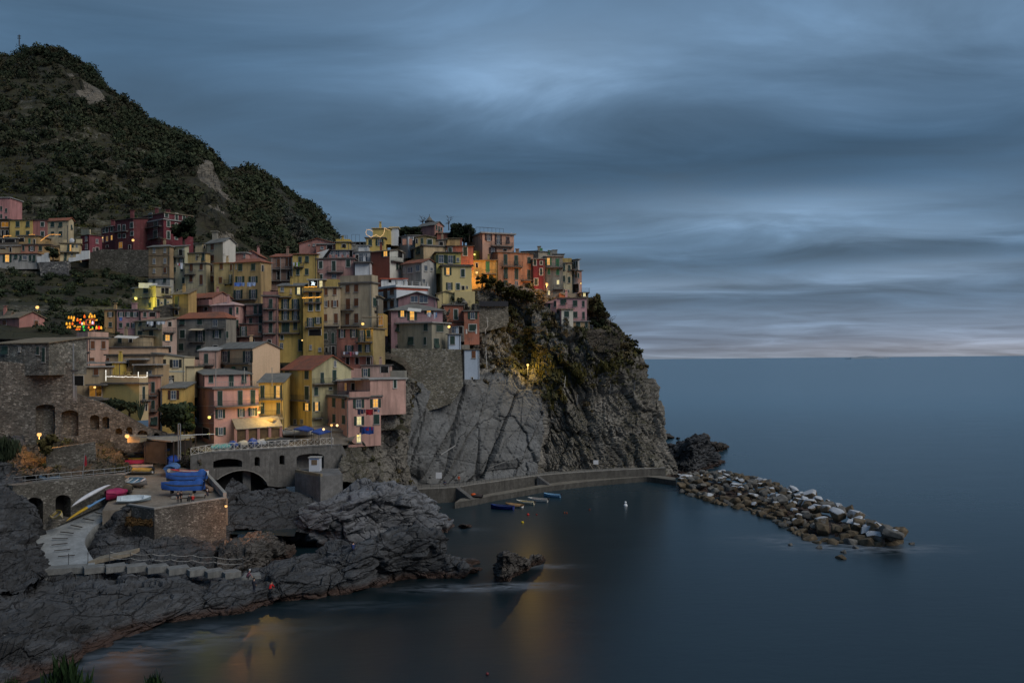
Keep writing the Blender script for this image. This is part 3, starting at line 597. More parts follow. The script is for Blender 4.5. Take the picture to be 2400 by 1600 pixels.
h = house('yellow house with brown-shuttered windows and grey roof strip left of the large pink house', 'G', 420, 420, 692, 785, 1360, 165, 5, (.55, .36, .09), ('SR', 62, SLATE), wins='o 559 862 130 106;c 557 1080 62 86', shut=louvre((.07, .035, .03)))
h = house('grey pilaster strip house with drainpipe, between the salmon house and the yellow house', 'G', 398, 398, 428, 790, 1360, 166, 0, (.4, .4, .38), ('flat', .1), name='annexe', cat='annexe')
# large pink house
g3 = house('large pink four-storey house with a balcony terrace and porch on the square', 'G', 692, 1053, 1600, 795, 1500, 164, 30, (.4, .19, .15), ('flat', .3, SLABM), colR=(.55, .28, .24), dirt=.35, wins='c 823 882 52 112;o 824 1125 90 146;c 1127 905 56 180;c 1375 900 54 176;c 1530 890 52 170;o 1130 1094 112 104;o 1387 1080 80 96;o 1528 1070 100 96;o 1135 1306 120 92;d 958 1330 80 130', bal=((1056, 1634, 995, 64), (780, 915, 1210, 70)))  # left wall plaster darker than the right: its shade is in the colour
CU = g3.C + g3.v*_solve(g3.C, g3.v, fp('G', 938, 0)[0], fp('G', 0, 790)[1])
g3b = house('', 'G', 690, 938, 1496, 618, 800, CU[1], 30, (.4, .19, .15), ('GL', 64, SLATE), colR=(.56, .29, .25), into=g3, dirt=.3, wins='c 823 672 52 84;c 1017 668 52 84;c 1265 690 56 140;c 1420 668 54 90', over=.5)  # upper floor repeats the shade painted into the left wall
m = MB()
for y in (785, 1005, 1215):
    q = on_face(g3, *fp('G', 694, y), g3.v, g3.nL); w = on_face(g3, *fp('G', 1050, y), g3.v, g3.nL); m.box(q, w-q, g3.nL*.06, (0, 0, .2))
m.build('string_course', plaster((.5, .33, .3)), g3.o)
# terrace railing of the pink house
m = MB(); A = g3.pt(0, 0, g3.z1+.31); L = g3.wR; nn = int(L/.35); ez = np.array((0, 0, 1.0))
for i in range(nn+1): m.box(A+g3.u*(L-.05)*i/nn, g3.u*.03, g3.v*.03, ez*1.0)
m.box(A+ez*1.0, g3.u*L, g3.v*.05, ez*.05); m.build('railing', PALE, g3.o)
for i in range(3): m = MB(); b = g3.pt(.4+i*5.2, .25, g3.z1+.3); m.tube([b, b+(0, 0, 3.6)], .07); m.build('terrace_post', PALE, g3.o)
# porch
m = MB(); A = g3.pt(4.4, -.01, 0); za = fp('G', 0, 1190)[1]
def gz(y, D): return P(fp('G', 1300, 0)[0], fp('G', 0, y)[1], D)[2]
p0, p1 = g3.pt(3.2, -.05, gz(1180, 166)), g3.pt(11.8, -.05, gz(1150, 170)); q0, q1 = p0+g3.nR*3.4, p1+g3.nR*3.4; dz = np.array((0, 0, 1.3))
m.slab([q0-dz, q1-dz, p1+dz*.3, p0+dz*.3], .12); o = m.build('porch_roof', plain('porch_canvas', (.3, .26, .2)), g3.o)
zb = gz(1440, 163)
for s in np.linspace(0, 1, 5):
    m = MB(); b = q0+(q1-q0)*s*.97+g3.nR*(-.3); m.cbox((b[0], b[1], (zb+b[2]-1.3)/2), .4, .4, b[2]-1.3-zb); m.build('porch_post', plaster(PINK), o)
m = MB(); b0, b1 = q0+g3.nR*(-.45), q1+g3.nR*(-.45); m.box((b0[0], b0[1], zb), (b1-b0)*(1, 1, 0), g3.v*.1, (0, 0, b0[2]-1.5-zb)); m.build('porch_glazing', plain('porch_wood_glass', (.13, .085, .045), .35, .7, .8), o)
h = house('big peach house with slate gable behind the large pink house', 'G', 1068, 1524, 1862, 293, 760, 180, 52, (.53, .36, .2), ('GR', 80, SLATE), colR=(.6, .42, .27), dirt=.2, wins='o 1190 395 116 136;o 1470 395 116 136;c 1150 545 52 44;c 1435 548 54 56;g 1295 530 44 24', bal=((1056, 1518, 478, 60),))
h = house('low rose annexe with pale roof left of the big peach house', 'G', 872, 872, 1092, 325, 560, 182, 6, (.52, .32, .27), ('SR', 48, PALE), wins='c 958 418 46 116', bal=((880, 1060, 492, 60, 1.6),))
m = MB(); a = PF('G', 725, 432, 181); b = PF('G', 880, 432, 181); m.box((a[0], a[1], a[2]-1.9), (b[0]-a[0], 0, 0), (0, 5, 0), (0, 0, 1.9)); m.build('terrace_wall', plaster((.5, .32, .27)), h.o)
h = house('warm yellow two-balcony annexe glowing under the lamp right of the large pink house', 'I', 35, 35, 332, 404, 1060, 172, 3, (.62, .42, .1), ('SR', 105, SLATE), wins='c 80 512 46 148;l 270 512 96 150;c 82 712 40 132;c 275 714 44 134', bal=((38, 330, 600, 60), (42, 330, 800, 60)))
h = house('yellow house with red tiled roof and pale green gable on the square', 'I', 330, 686, 1168, 236, 1010, 174, 42, (.55, .4, .1), ('GR', 165, RED), colR=(.45, .41, .23), wins='c 384 304 48 100;c 622 304 48 100;t 387 522 50 160;t 625 525 50 160;t 388 690 48 96;l 625 695 84 90;w 388 890 40 110;w 480 876 32 62;w 562 876 36 62;w 968 168 32 80;c 810 340 38 126;c 960 312 44 134;c 735 505 46 100;l 742 690 80 110;c 912 470 40 30', bal=((300, 664, 612, 64), (690, 974, 410, 64), (690, 800, 830, 64)), over=.45)
g7 = house('pink corner house by the cliff with washing on its right wall', 'I', 806, 1130, 1530, 583, 1090, 168, 34, (.45, .25, .21), ('flat', .3, SLABM), colR=(.52, .29, .25), wins='c 848 642 32 104;c 955 642 36 108;c 1070 655 36 112;c 848 835 30 104;c 957 838 34 104;c 1076 852 38 104;o 1256 656 130 104;l 1463 650 124 104;s 1262 865 116 106;c 1475 848 66 116;Y 1258 1080 56 104', shut=GREEN)
CU = g7.C + g7.u*_solve(g7.C, g7.u, fp('I', 1396, 0)[0], fp('I', 0, 560)[1])
g7b = house('', 'I', 1396, 1396, 1835, 365, 700, CU[1]+.02, 34, (.45, .25, .21), ('flat', .3, PALE), colR=(.55, .32, .27), into=g7, wins='t 1702 415 34 96')
g7c = house('', 'I', 1000, 1000, 1396, 378, 600, 176, 6, (.36, .2, .17), ('flat', .25, PALE), into=g7, wins='h 1098 450 30 100;d 1188 450 40 84;d 1228 450 24 80;d 1330 440 60 110')
slabpx('canopy', PALE, g7.o, 'I', ((1075, 352), (1420, 352)), 173, 6, .3)
g7d = house('', 'I', 1040, 1040, 1290, 228, 370, 182, 4, (.55, .32, .28), ('none',), into=g7)
g7e = house('', 'I', 1290, 1290, 1640, 190, 370, 183, 4, (.52, .34, .29), ('flat', .15), into=g7, wins='o 1340 276 110 96;d 1575 240 90 76')
m = MB(); a = PF('I', 1645, 255, 184); b = PF('I', 1820, 255, 184); m.box((a[0], a[1], a[2]-2.2), (b[0]-a[0], 0, 0), (0, 4, 0), (0, 0, 2.2)); m.build('terrace_wall', plaster(GREY), g7.o)
balcony(g7, 'I', 812, 1112, 575, 80, .5); balcony(g7, 'I', 1135, 1392, 575, 66, .4, 'solid')
# ------------------------------------------------------------------ middle row of tall houses
h = house('narrow dusky mauve house with three stacked balconies left of the tall yellow house', 'H', 88, 88, 290, 305, 1000, 196, 4, (.34, .17, .15), ('flat', .3, SLABM), wins='c 195 400 44 124;c 193 556 44 124;c 193 718 44 124;d 175 900 50 50', bal=((98, 268, 466, 58), (98, 268, 630, 58), (98, 268, 790, 58)), par=45)
h = house('tall yellow house with slate roof, tiers of open windows and a lit window on top', 'H', 290, 290, 618, 172, 1080, 197, 4, (.53, .36, .08), ('SR', 70, SLATE), wins='o 385 402 96 126;o 518 402 90 124;o 385 552 94 114;o 518 552 90 114;c 390 712 96 124;c 515 690 44 92;t 340 840 28 50;w 335 950 44 72;s 560 232 84 94;h 458 236 22 60;w 345 212 46 56;w 275 212 1 1;c 580 945 46 146', bal=((298, 578, 476, 58), (298, 578, 630, 58), (298, 578, 786, 58), (292, 470, 310, 50)))
h = house('narrow yellow house wrapped in amber string lights with a loggia on top', 'H', 620, 620, 874, 200, 1060, 195, 4, (.5, .33, .07), ('none',), wins='c 718 282 44 60;c 812 278 44 60;t 718 452 50 84;t 815 447 46 84;c 718 350 44 50;c 812 348 44 50;o 715 645 90 120;o 815 618 86 80;w 718 970 32 62;w 838 1000 40 50;d 775 780 160 80', bal=((626, 872, 240, 34), (640, 866, 386, 54), (650, 868, 705, 64)))
h2 = house('', 'H', 690, 690, 905, 92, 205, 198, 4, (.2, .14, .06), ('flat', .25, PALE), into=h, wins='d 752 140 110 90;Y 853 145 42 92')
h = house('cream house with brown shutters on a bare stone ground floor', 'H', 876, 876, 1100, 192, 700, 197.5, 4, (.5, .41, .28), ('flat', .2), wins='C 920 246 42 86;C 1035 241 42 86;p 917 401 84 84;p 1035 399 84 84;C 912 585 44 96;C 1050 592 46 124', bal=((880, 1100, 690, 64),))
h2 = house('', 'H', 884, 884, 1058, 700, 1120, 197, 4, stone((.16, .16, .15), 2.6), ('none',), into=h, wins='c 915 826 44 82;c 1010 852 40 142;d 1015 1015 40 110;d 925 1005 36 60')
h3 = house('', 'H', 898, 898, 1082, 80, 200, 199, 4, (.5, .36, .1), ('none',), into=h)
h = house('big beige house with rust shutters and grey cornice in the middle of the village', 'H', 1100, 1520, 1605, 128, 800, 197, 72, (.46, .38, .26), ('flat', .3, SLABM), wins='C 1205 203 52 98;C 1318 196 52 96;C 1210 406 52 142;C 1318 382 54 100;C 1200 605 50 150;C 1318 592 52 122;c 1555 380 40 110', bal=((1104, 1290, 485, 62), (1104, 1380, 690, 70)), par=90)
h = house('tower-like dark house squeezed between the big beige house and the white house', 'H', 1470, 1470, 1612, 310, 900, 199, 0, (.25, .22, .18), ('flat', .25, BROOF), wins='c 1512 382 46 116;d 1590 390 20 70', bal=((1450, 1600, 492, 60),))
h = house('red and mustard house with washing on its lower balcony, below the lit terrace', 'H', 1060, 1540, 1694, 728, 1290, 186, 70, (.42, .17, .12), ('flat', .25, BROOF), colR=(.34, .25, .11), wins='o 1130 790 84 104;o 1285 787 90 104;o 1224 988 106 84;d 1205 1152 44 92;d 1328 1150 46 90;d 1478 1150 46 90', bal=((1142, 1528, 1085, 62),))
q1 = on_face(h, *fp('H', 1340, 735), h.v, h.nL); q2 = on_face(h, *fp('H', 1538, 735), h.v, h.nL); m = MB(); e = q2-q1
zt = q1[2]; zb = P(*fp('H', 1440, 1085), 186)[2]; m.box(np.array((q1[0], q1[1], zb)), e*(1, 1, 0), h.nL*.12, (0, 0, zt-zb)); m.build('wall', plaster((.5, .33, .07)), h.o)
_C = h.C.copy(); h.C = h.C+h.nL*.13
windows(h, 'H', 'o 1390 822 90 150;c 1480 790 46 92;c 1365 985 44 94;o 1467 985 70 92'); balcony(h, 'H', 1322, 1532, 900, 70); h.C = _C
slabpx('canopy', plain('canvas_beige', (.34, .28, .2)), h.o, 'H', ((1372, 588), (1615, 556)), 187, 3, .1)
h2 = house('', 'H', 1600, 1600, 1668, 530, 720, 191, 0, (.5, .3, .06), ('none',), into=h, wins='D 1638 620 60 130')
# mauve house with slate roof over the grey one
h = house('mauve house with slate hipped roof, glowing windows and a white terrace', 'J', 100, 205, 882, 492, 1010, 199, 14, (.33, .19, .21), ('hip', 120, SLATE), colR=(.36, .21, .24), wins='c 152 556 40 104;t 160 735 36 136;c 182 880 18 140;l 352 532 100 84;l 480 552 120 130;l 700 512 110 44', over=.7)
h2 = house('', 'J', 212, 740, 962, 652, 1110, 195, 62, (.29, .27, .2), ('flat', .25, PALE), colR=(.27, .25, .19), into=h, dirt=.7, wins='c 278 711 70 104;c 660 711 52 92;c 842 722 94 90;c 466 886 74 104;c 652 888 32 98;c 798 918 64 124', over=.5)
m = MB(); A = h2.pt(-.3, h2.wL, h2.z1+.26); B = h2.pt(-.3, -.3, h2.z1+.26); e = B-A; L = np.linalg.norm(e); e /= L
for i in range(int(L/.3)): m.box(A+e*i*.3, e*.03, h2.u*.03, ez*1.0)
m.box(A+ez*1.0, e*L, h2.u*.05, ez*.06); m.build('railing', PALE, h.o)
m = MB(); a = PF('J', 430, 455, 196.5); b = PF('J', 605, 470, 196.5); m.slab([a, b, b+(0, -1.6, -.7), a+(0, -1.6, -.7)], .07); m.build('awning', plain('awning_white', (.55, .54, .5)), h.o)
h3 = house('', 'J', 300, 300, 795, 330, 520, 205, 3, (.36, .2, .23), ('GR', 78, SLATE), into=h, over=.6, wins='w 510 340 96 84;w 632 340 110 96')
h = house('white house with a red band and roof terrace above the mauve house', 'J', 36, 276, 690, 182, 560, 206, 38, (.6, .62, .63), ('flat', .5, plaster((.6, .62, .64), .3)), colR=BLUEW, dirt=.25, wins='C 132 265 50 140;C 218 232 50 92;C 132 420 50 104;C 218 405 50 84', bal=((40, 250, 342, 72), (36, 200, 520, 60)))
m = MB(); b0 = h.pt(0, 0, h.z1-.6); m.box(b0, h.u*h.wR, h.nR*.06, ez*.5); m.box(b0, h.v*h.wL, h.nL*.06, ez*.5); m.build('red_band', plain('red_paint', (.38, .09, .05)), h.o)
h2 = house('', 'J', 75, 75, 412, 82, 150, 213, 8, WHITE, ('flat', .3, plain('red_paint', (.38, .09, .05))), into=h, wins='d 190 105 36 40')
m = MB(); b0 = h.pt(0, .1, h.z1+.5)
for i in range(5):
    for q in ((i*h.wR/4.1, 0), ): m.box(b0+h.u*q[0], h.u*.35, h.v*.35, ez*1.1)
m.box(b0+ez*.95, h.u*h.wR, h.v*.06, ez*.06); m.box(b0+ez*.5, h.u*h.wR, h.v*.06, ez*.06); m.build('terrace_rail', PALE, h.o)
h = house('rust-orange house with trimmed green shutters on the cliff edge', 'J', 888, 888, 1150, 425, 850, 212, 4, RUST, ('flat', .25, SLABM), wins='t 1055 542 48 130;d 940 580 1 1')
h2 = house('', 'J', 1164, 1164, 1362, 502, 850, 209, 8, (.44, .16, .1), ('flat', .25, SLABM), into=h, wins='o 1275 556 120 88;t 1275 716 94 86')
slabpx('canopy', DARK, h.o, 'J', ((945, 640), (1160, 632)), 206, 4, .15)
h3 = house('', 'J', 962, 962, 1160, 694, 810, 207, 0, (.24, .2, .17), ('none',), into=h, wins='w 1040 745 80 90;d 1120 745 50 90')
h = house('plain cream-yellow block with a low gable behind the rust-orange house', 'J', 1040, 1040, 1306, 238, 560, 216, 6, (.55, .44, .2), ('none',), dirt=.25)
h2 = house('', 'J', 800, 800, 1044, 275, 560, 217, 5, (.52, .42, .2), ('GR', 34, BROOF), into=h, dirt=.3)
t1 = house('narrow light-blue tower wing with one tall shutter beside the grey house', 'J', 945, 962, 1120, 806, 950, 197, 20, (.3, .37, .47), ('flat', .2, SLABM), colR=(.34, .42, .54), dirt=.2, wins='c 1010 880 58 108;w 996 1030 34 44', name='tower_wing', cat='tower wing')
t2 = house('plain light-blue tower block standing on the cliff ledge', 'J', 1146, 1168, 1362, 1005, 1300, 198, 20, (.27, .33, .42), ('flat', .18, BROOF), colR=(.33, .41, .53), dirt=.2, wins='C 1288 1066 48 94;d 1268 1380 20 30', name='tower_block', cat='tower')
m = MB(); a = PF('J', 1128, 940, 201); b = PF('J', 1230, 1003, 201); m.box((a[0], a[1], b[2]), (b[0]-a[0], 0, 0), (0, 3, 0), (0, 0, a[2]-b[2])); m.build('roof_box', plaster(GREY), t2.o)
# ------------------------------------------------------------------ upper ridge, left to right
h = house('brown-mauve house with two deep galleries under a red roof', 'C', 195, 195, 482, 575, 930, 220, 2, (.36, .22, .17), ('SR', 84, RED), wins='C 295 650 42 112;C 405 640 36 112;C 445 640 30 112;d 295 815 38 112;d 425 815 32 112', bal=((204, 478, 732, 64), (208, 478, 884, 64)))
for x in (208, 322, 476): m = MB(); a = PF('C', x, 584, 219); b = PF('C', x, 890, 219); m.tube([a, b], .07); m.build('gallery_post', PALE, h.o)
h = house('ochre-yellow house with four closed shutters and a small washing balcony near the ridge', 'C', 482, 482, 800, 540, 930, 219, 3, (.5, .35, .09), ('SR', 52, RED), wins='c 580 606 38 74;c 670 601 44 78;c 550 770 40 78;c 668 765 42 78', bal=((500, 630, 702, 50),))
h = house('dusky pink house with white-trimmed shutters under an open roof terrace', 'C', 800, 800, 1290, 600, 900, 219.5, 2, (.44, .24, .22), ('flat', .25, SLABM), wins='t 850 676 46 92;t 1022 690 46 132;t 1210 656 50 96;t 850 830 46 60;w 1025 825 60 56', bal=((935, 1150, 772, 68),))
h2 = house('', 'C', 945, 945, 1296, 490, 605, 226, 2, (.32, .28, .33), ('flat', .2, SLABM), into=h, wins='w 1070 530 60 90;w 1000 515 40 70;w 1160 520 40 90;d 1245 525 40 90')
m = MB(); a = [PF('C', *q, 222) for q in ((795, 596), (795, 520), (955, 468), (880, 596))]; m.add(a+[p+np.array((0, .4, 0)) for p in a], ((0, 1, 2, 3), (7, 6, 5, 4), (0, 4, 5, 1), (1, 5, 6, 2), (2, 6, 7, 3))); m.build('stair_wall', WW, h.o)
m = MB()
for k in range(3):
    a = PF('C', 870+k*12, 594, 221.6); b = PF('C', 955+k*10, 478, 221.6); m.box(a, b-a, (0, .3, 0), (.35, 0, 0)) if k != 1 else None
m.build('stair_rail', DARK, h.o)
m = MB()
for x in (960, 1040, 1120, 1190, 1270):
    a = PF('C', x, 600, 220); m.box(a, (.5, 0, 0), (0, .4, 0), (0, 0, 1.1))
a = PF('C', 950, 588, 220); b = PF('C', 1288, 578, 220); m.box(a, b-a, (0, .06, 0), (0, 0, .06)); m.build('terrace_rail', plaster(DPINK), h.o)
h = house('white house with a glazed roof terrace between the dusky pink and the brown house', 'C', 1298, 1298, 1502, 645, 900, 219, 2, (.55, .58, .62), ('flat', .2, SLABM), wins='c 1310 700 1 1', bal=((1285, 1500, 642, 50),), dirt=.3)
h2 = house('', 'C', 1300, 1300, 1498, 505, 645, 225, 2, (.45, .47, .5), ('flat', .2, PALE), into=h, wins='w 1380 580 60 110;w 1435 580 56 110;d 1325 590 40 90')
h3 = house('', 'C', 1345, 1345, 1480, 430, 505, 229, 2, WHITE, ('SL', 1, PALE), into=h)
h = house('red-brown plastered house with one orange-lit window and a whitish gabled side', 'D', 102, 356, 536, 548, 940, 220, 62, (.24, .07, .045), ('GR', 30, BROOF), colR=(.5, .52, .48), wins='l 300 586 100 70;c 452 752 26 80;c 490 752 26 70;d 490 590 60 90', dirt=.4, bal=((365, 530, 690, 50),))
h = house('old whitewashed house with flaking gable and small red roof below the yellow house', 'D', 516, 776, 966, 700, 1180, 218, 52, (.33, .31, .27), ('GR', 56, RED), colR=(.46, .46, .46), dirt=.95, wins='w 625 800 64 72;w 726 776 48 80;w 828 776 44 80;w 903 790 30 46;w 800 945 40 60;w 545 800 24 80')
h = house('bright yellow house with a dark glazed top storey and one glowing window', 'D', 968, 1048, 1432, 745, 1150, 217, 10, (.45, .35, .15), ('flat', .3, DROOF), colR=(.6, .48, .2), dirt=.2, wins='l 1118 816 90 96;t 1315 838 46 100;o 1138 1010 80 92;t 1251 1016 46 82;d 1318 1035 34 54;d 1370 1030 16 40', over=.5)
h2 = house('', 'D', 812, 968, 1290, 570, 760, 221, 10, (.5, .42, .12), ('SR', 22, DROOF), colR=(.55, .46, .13), into=h, wins='o 1030 652 130 104;o 1152 660 130 104;w 1250 665 36 56', over=.5)
balcony(h, 'D', 1050, 1395, 738, 60, .5)
h = house('back pink house with a broad low gable against the dark hill', 'C', 568, 568, 1045, 400, 520, 240, 0, (.48, .22, .19), ('GR', 66, RED), wins='w 762 412 32 30;d 700 420 14 14')
h = house('red-brown house with long slate roof on the ridge left of the roof terraces', 'C', 790, 790, 1050, 412, 540, 235, 2, (.4, .17, .13), ('SR', 60, SLATE), wins='w 866 454 44 34;d 966 446 70 50')
h = house('small yellow house with tall terrace railings against the sky', 'C', 1046, 1046, 1232, 382, 540, 233, 2, (.55, .38, .07), ('flat', .2, SLABM), wins='d 1155 428 50 50', par=34)
m = MB()
for x0, x1, y in ((1085, 1200, 288), (1255, 1358, 278)):
    p = [PF('C', x, y, 234) for x in (x0, (x0+x1)/2, x1)]
    for q in p: m.tube([q, q-(0, 0, 2.4+(x0 > 1200)*.6)], .035)
    m.tube([p[0], p[2]], .035)
m.build('terrace_frame', IRON, h.o)
h = house('grey low house with a band of dark windows on the ridge', 'C', 1200, 1200, 1442, 384, 560, 236, 2, (.3, .32, .33), ('SR', 34, SLATE), wins='d 1335 395 50 30;d 1390 395 40 34;w 1290 400 26 30')
h = house('bright yellow ridge house hung with a white light garland and dark shutters', 'D', 42, 42, 290, 380, 620, 231, 2, (.55, .4, .1), ('flat', .2, SLABM), dirt=.2, wins='c 100 440 42 80;o 222 436 96 84')
h2 = house('', 'D', 132, 132, 366, 255, 385, 234, 2, (.55, .4, .1), ('flat', .15, plaster(PYEL)), into=h, dirt=.2)
h3 = house('', 'D', 366, 366, 462, 248, 400, 236, 2, BLUEW, ('flat', .3, plaster(PYEL)), into=h, dirt=.2)
h = house('blue-grey ridge house with a dark terrace door right of the bright yellow one', 'D', 366, 592, 738, 350, 560, 235, 40, (.3, .3, .35), ('SL', 20, SLATE), colR=(.36, .4, .46), wins='d 472 412 84 86;w 640 372 40 60')
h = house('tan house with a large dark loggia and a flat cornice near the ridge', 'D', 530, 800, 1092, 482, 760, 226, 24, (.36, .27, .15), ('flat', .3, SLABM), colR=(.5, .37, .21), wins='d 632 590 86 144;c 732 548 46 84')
h2 = house('', 'D', 676, 690, 955, 372, 490, 231, 6, (.42, .32, .13), ('GR', 24, BROOF), into=h, wins='c 780 420 30 76;t 880 432 62 66;d 710 420 24 60')
h3 = house('', 'D', 942, 942, 1095, 412, 490, 232, 4, (.34, .25, .17), ('SL', 12, SLATE), into=h, wins='d 1030 455 50 50')
m = MB(); a = PF('D', 548, 480, 225.5); m.cbox(a+(0, 0, .9), .9, .9, 1.5); m.build('chimney', plaster(SALMON), h.roof)
m = MB(); a = PF('D', 630, 478, 225); m.cbox(a+(0, 0, .9), .7, .7, 1.5); m.build('chimney', plaster(SALMON), h.roof)
h = house('brick-red house with two white-framed green shutters below the ridge trees', 'D', 1105, 1105, 1452, 488, 720, 228, 4, (.38, .13, .09), ('SR', 24, DROOF), wins='t 1148 536 46 60;t 1346 556 52 112')
h = house('pink tower house on the ridge with a slate gable and three narrow windows', 'D', 736, 946, 1058, 205, 420, 246, 52, (.42, .19, .17), ('GR', 48, SLATE), colR=(.46, .22, .18), wins='c 968 242 16 60;c 1001 260 14 64;c 1032 264 14 50')
h = house('small rust house with brown tiled eaves behind the ridge trees', 'D', 976, 976, 1215, 318, 420, 240, 6, (.34, .11, .075), ('SR', 22, BROOF))
h2 = house('', 'D', 1100, 1100, 1288, 388, 480, 238, 4, OCHRE, ('SR', 14, BROOF), into=h)
h = house('salmon three-storey house with roof railing at the right of the ridge', 'D', 1366, 1572, 1986, 318, 660, 234, 24, (.47, .26, .18), ('flat', .35, PALE), colR=(.55, .3, .21), wins='d 1430 402 34 64;o 1652 372 90 84;o 1780 402 86 124;c 1905 405 42 78;o 1708 545 96 76;d 1866 538 44 26', bal=((1682, 1962, 488, 44),), over=.5, shut=louvre((.06, .035, .04)))
m = MB(); A = h.pt(.5, h.wL*.5, h.z1+.36)
L = h.wR-1
for i in range(8): m.tube([A+h.u*L*i/7, A+h.u*L*i/7+(0, 0, 2.1)], .04)
m.tube([A+(0, 0, 2.1), A+h.u*L+(0, 0, 2.1)], .04); m.tube([A+(0, 0, 2.1), A+h.v*2.5+h.u*L*.3+(0, 0, 2.6), A+h.u*L+(0, 0, 2.1)], .03); m.build('roof_rail', IRON, h.o)
h = house('mustard house with a pale green door, glowing beside the big lamp on the ridge', 'E', 28, 28, 366, 505, 870, 220, 6, (.55, .36, .08), ('flat', .2, BROOF), wins='g 240 590 48 144;d 100 745 44 22;c 280 725 46 50;w 280 785 46 34;d 98 570 30 60', bal=((160, 350, 684, 30, 1.2),))
h2 = house('', 'E', 62, 62, 172, 380, 520, 227, 4, (.6, .52, .05), ('none',), into=h)
h = house('large orange-brown house with rows of tall green shutters and two balconies', 'E', 212, 376, 842, 400, 930, 222, 20, (.4, .2, .11), ('SR', 40, SLATE), colR=(.46, .22, .12), wins='c 475 492 46 130;c 614 502 46 122;c 783 505 40 82;c 478 671 46 144;c 619 682 46 142;c 781 692 40 124;c 478 796 46 58;w 619 812 42 78;c 790 826 36 52', bal=((430, 690, 586, 62), (682, 840, 768, 60)), chim=((.7, .4, 1.2, .9),))
h = house('narrow crimson house with white-framed windows between the orange-brown and the grey-green house', 'E', 842, 842, 992, 487, 980, 224, 6, (.2, .03, .042), ('flat', .15, PALE), wins='t 860 530 36 80;t 943 538 26 48;t 943 655 32 86;t 876 786 44 86;t 881 905 36 36;d 934 910 30 40')
h = house('grey-green house with green balcony shutters, white chairs and a lit window', 'E', 998, 998, 1228, 455, 980, 225, 6, (.25, .24, .2), ('flat', .25, PALE), wins='l 1038 520 76 94;g 1158 532 44 100;g 1044 652 34 80;g 1160 660 40 76;Y 1163 792 36 62;Y 1044 930 30 60;c 1015 925 30 60', bal=((1004, 1230, 595, 50), (1100, 1234, 880, 56)), shut=LGREEN)
h2 = house('', 'E', 672, 905, 1112, 385, 520, 236, 40, (.36, .32, .25), ('SR', 30, SLATE), into=h, wins='g 940 370 36 50;g 1045 402 30 60', chim=((.4, .3, 1.4, .9),))
h3 = house('', 'E', 1080, 1080, 1240, 425, 500, 231, 4, (.28, .28, .26), ('flat', .12), into=h, chim=((.3, .2, 1.2, 1.4),))
h = house('cream narrow house with four small shutters near the right end of the ridge', 'E', 1226, 1226, 1348, 540, 980, 226, 8, (.5, .45, .29), ('SR', 8, SLATE), wins='c 1243 596 24 80;c 1310 606 22 76;c 1243 746 24 80;c 1310 760 20 76;d 1250 905 16 40;d 1305 912 14 40')
h2 = house('', 'E', 1222, 1222, 1345, 475, 545, 230, 8, (.45, .32, .1), ('none',), into=h)
h = house('last ridge house, white front and salmon side, with a corner balcony over the sea', 'E', 1342, 1424, 1476, 640, 980, 226, 40, (.42, .48, .55), ('flat', .2, SLABM), colR=(.5, .26, .2), wins='c 1363 675 18 80;c 1402 690 18 80;c 1430 700 8 60;d 1400 870 80 110')
h2 = house('', 'E', 1342, 1425, 1445, 495, 645, 229, 40, (.46, .48, .5), ('flat', .2, BROOF), into=h, wins='c 1352 535 12 70;c 1380 565 16 90;c 1412 552 14 70')
balcony(h, 'E', 1350, 1422, 632, 50, 1.3)
h = house('small salmon house with brown sloping roof behind the pink cliff house', 'E', 1180, 1180, 1470, 995, 1100, 221, 4, (.5, .25, .16), ('SL', -60, BROOF))
bpy.data.objects.remove(h.roof); bpy.data.objects.remove(h.wall)
m = MB(); a = [PF('E', *q, 221) for q in ((1185, 1010), (1185, 930), (1350, 1000), (1350, 1060))]; bk = np.array((0, 5.0, 0)); m.add(a+[p+bk for p in a], ((0, 1, 2, 3), (7, 6, 5, 4), (0, 4, 5, 1), (1, 5, 6, 2), (2, 6, 7, 3))); m.build('wall', plaster((.5, .25, .16)), h.o)
m = MB(); a, b = PF('E', 1180, 926, 220.7), PF('E', 1356, 1000, 220.7); c, d = PF('E', 1500, 985, 225), PF('E', 1330, 925, 225); m.slab([a, b, c, d], .2); m.build('roof', BROOF, h.o)
h = house('pastel pink house with a white bay and arched ochre ground floor on the cliff', 'E', 1000, 1145, 1150, 1060, 1420, 216, 62, (.52, .26, .25), ('none',), wins='c 1048 1108 24 76;c 1127 1074 24 76', dirt=.2)
c0 = h
h2 = house('', 'E', 1150, 1150, 1542, 1000, 1310, 217, 4, (.52, .28, .3), ('SR', 14, BROOF), into=h, dirt=.2, wins='c 1235 1050 76 70;c 1388 1068 56 76;c 1497 1074 26 76;c 1390 1216 54 76;c 1499 1225 22 90', over=.4)
h3 = house('', 'E', 1140, 1210, 1362, 1150, 1310, 213.5, 14, (.52, .26, .25), ('flat', .2, BROOF), colR=(.52, .5, .43), into=h, dirt=.2, wins='c 1176 1205 24 76;c 1277 1210 60 76')
balcony(h2, 'E', 1160, 1358, 1140, 46, 1.2); balcony(h2, 'E', 1366, 1560, 1300, 46, 1.0)
h4 = house('', 'E', 1130, 1150, 1576, 1310, 1420, 214.5, 4, (.42, .29, .15), ('flat', .15, PALE), into=h, wins='c 1195 1345 26 70;c 1302 1348 50 84;c 1428 1352 54 84;c 1536 1350 26 80')
m = MB(); a, b = PF('E', 985, 1064, 216.5), PF('E', 1150, 990, 216.2); m.slab([a, b, b+(.5, 7, 0), a+(.5, 7, 0)], .18); m.build('roof', BROOF, h.o)
m = MB(); a = [PF('E', *q, 216.4) for q in ((1000, 1064), (1150, 998), (1150, 1064))]; m.add(a+[p+np.array((0, 5, 0)) for p in a], ((0, 1, 2), (5, 4, 3), (0, 3, 4, 1))); m.build('wall', plaster((.52, .26, .25), .2), h.o)
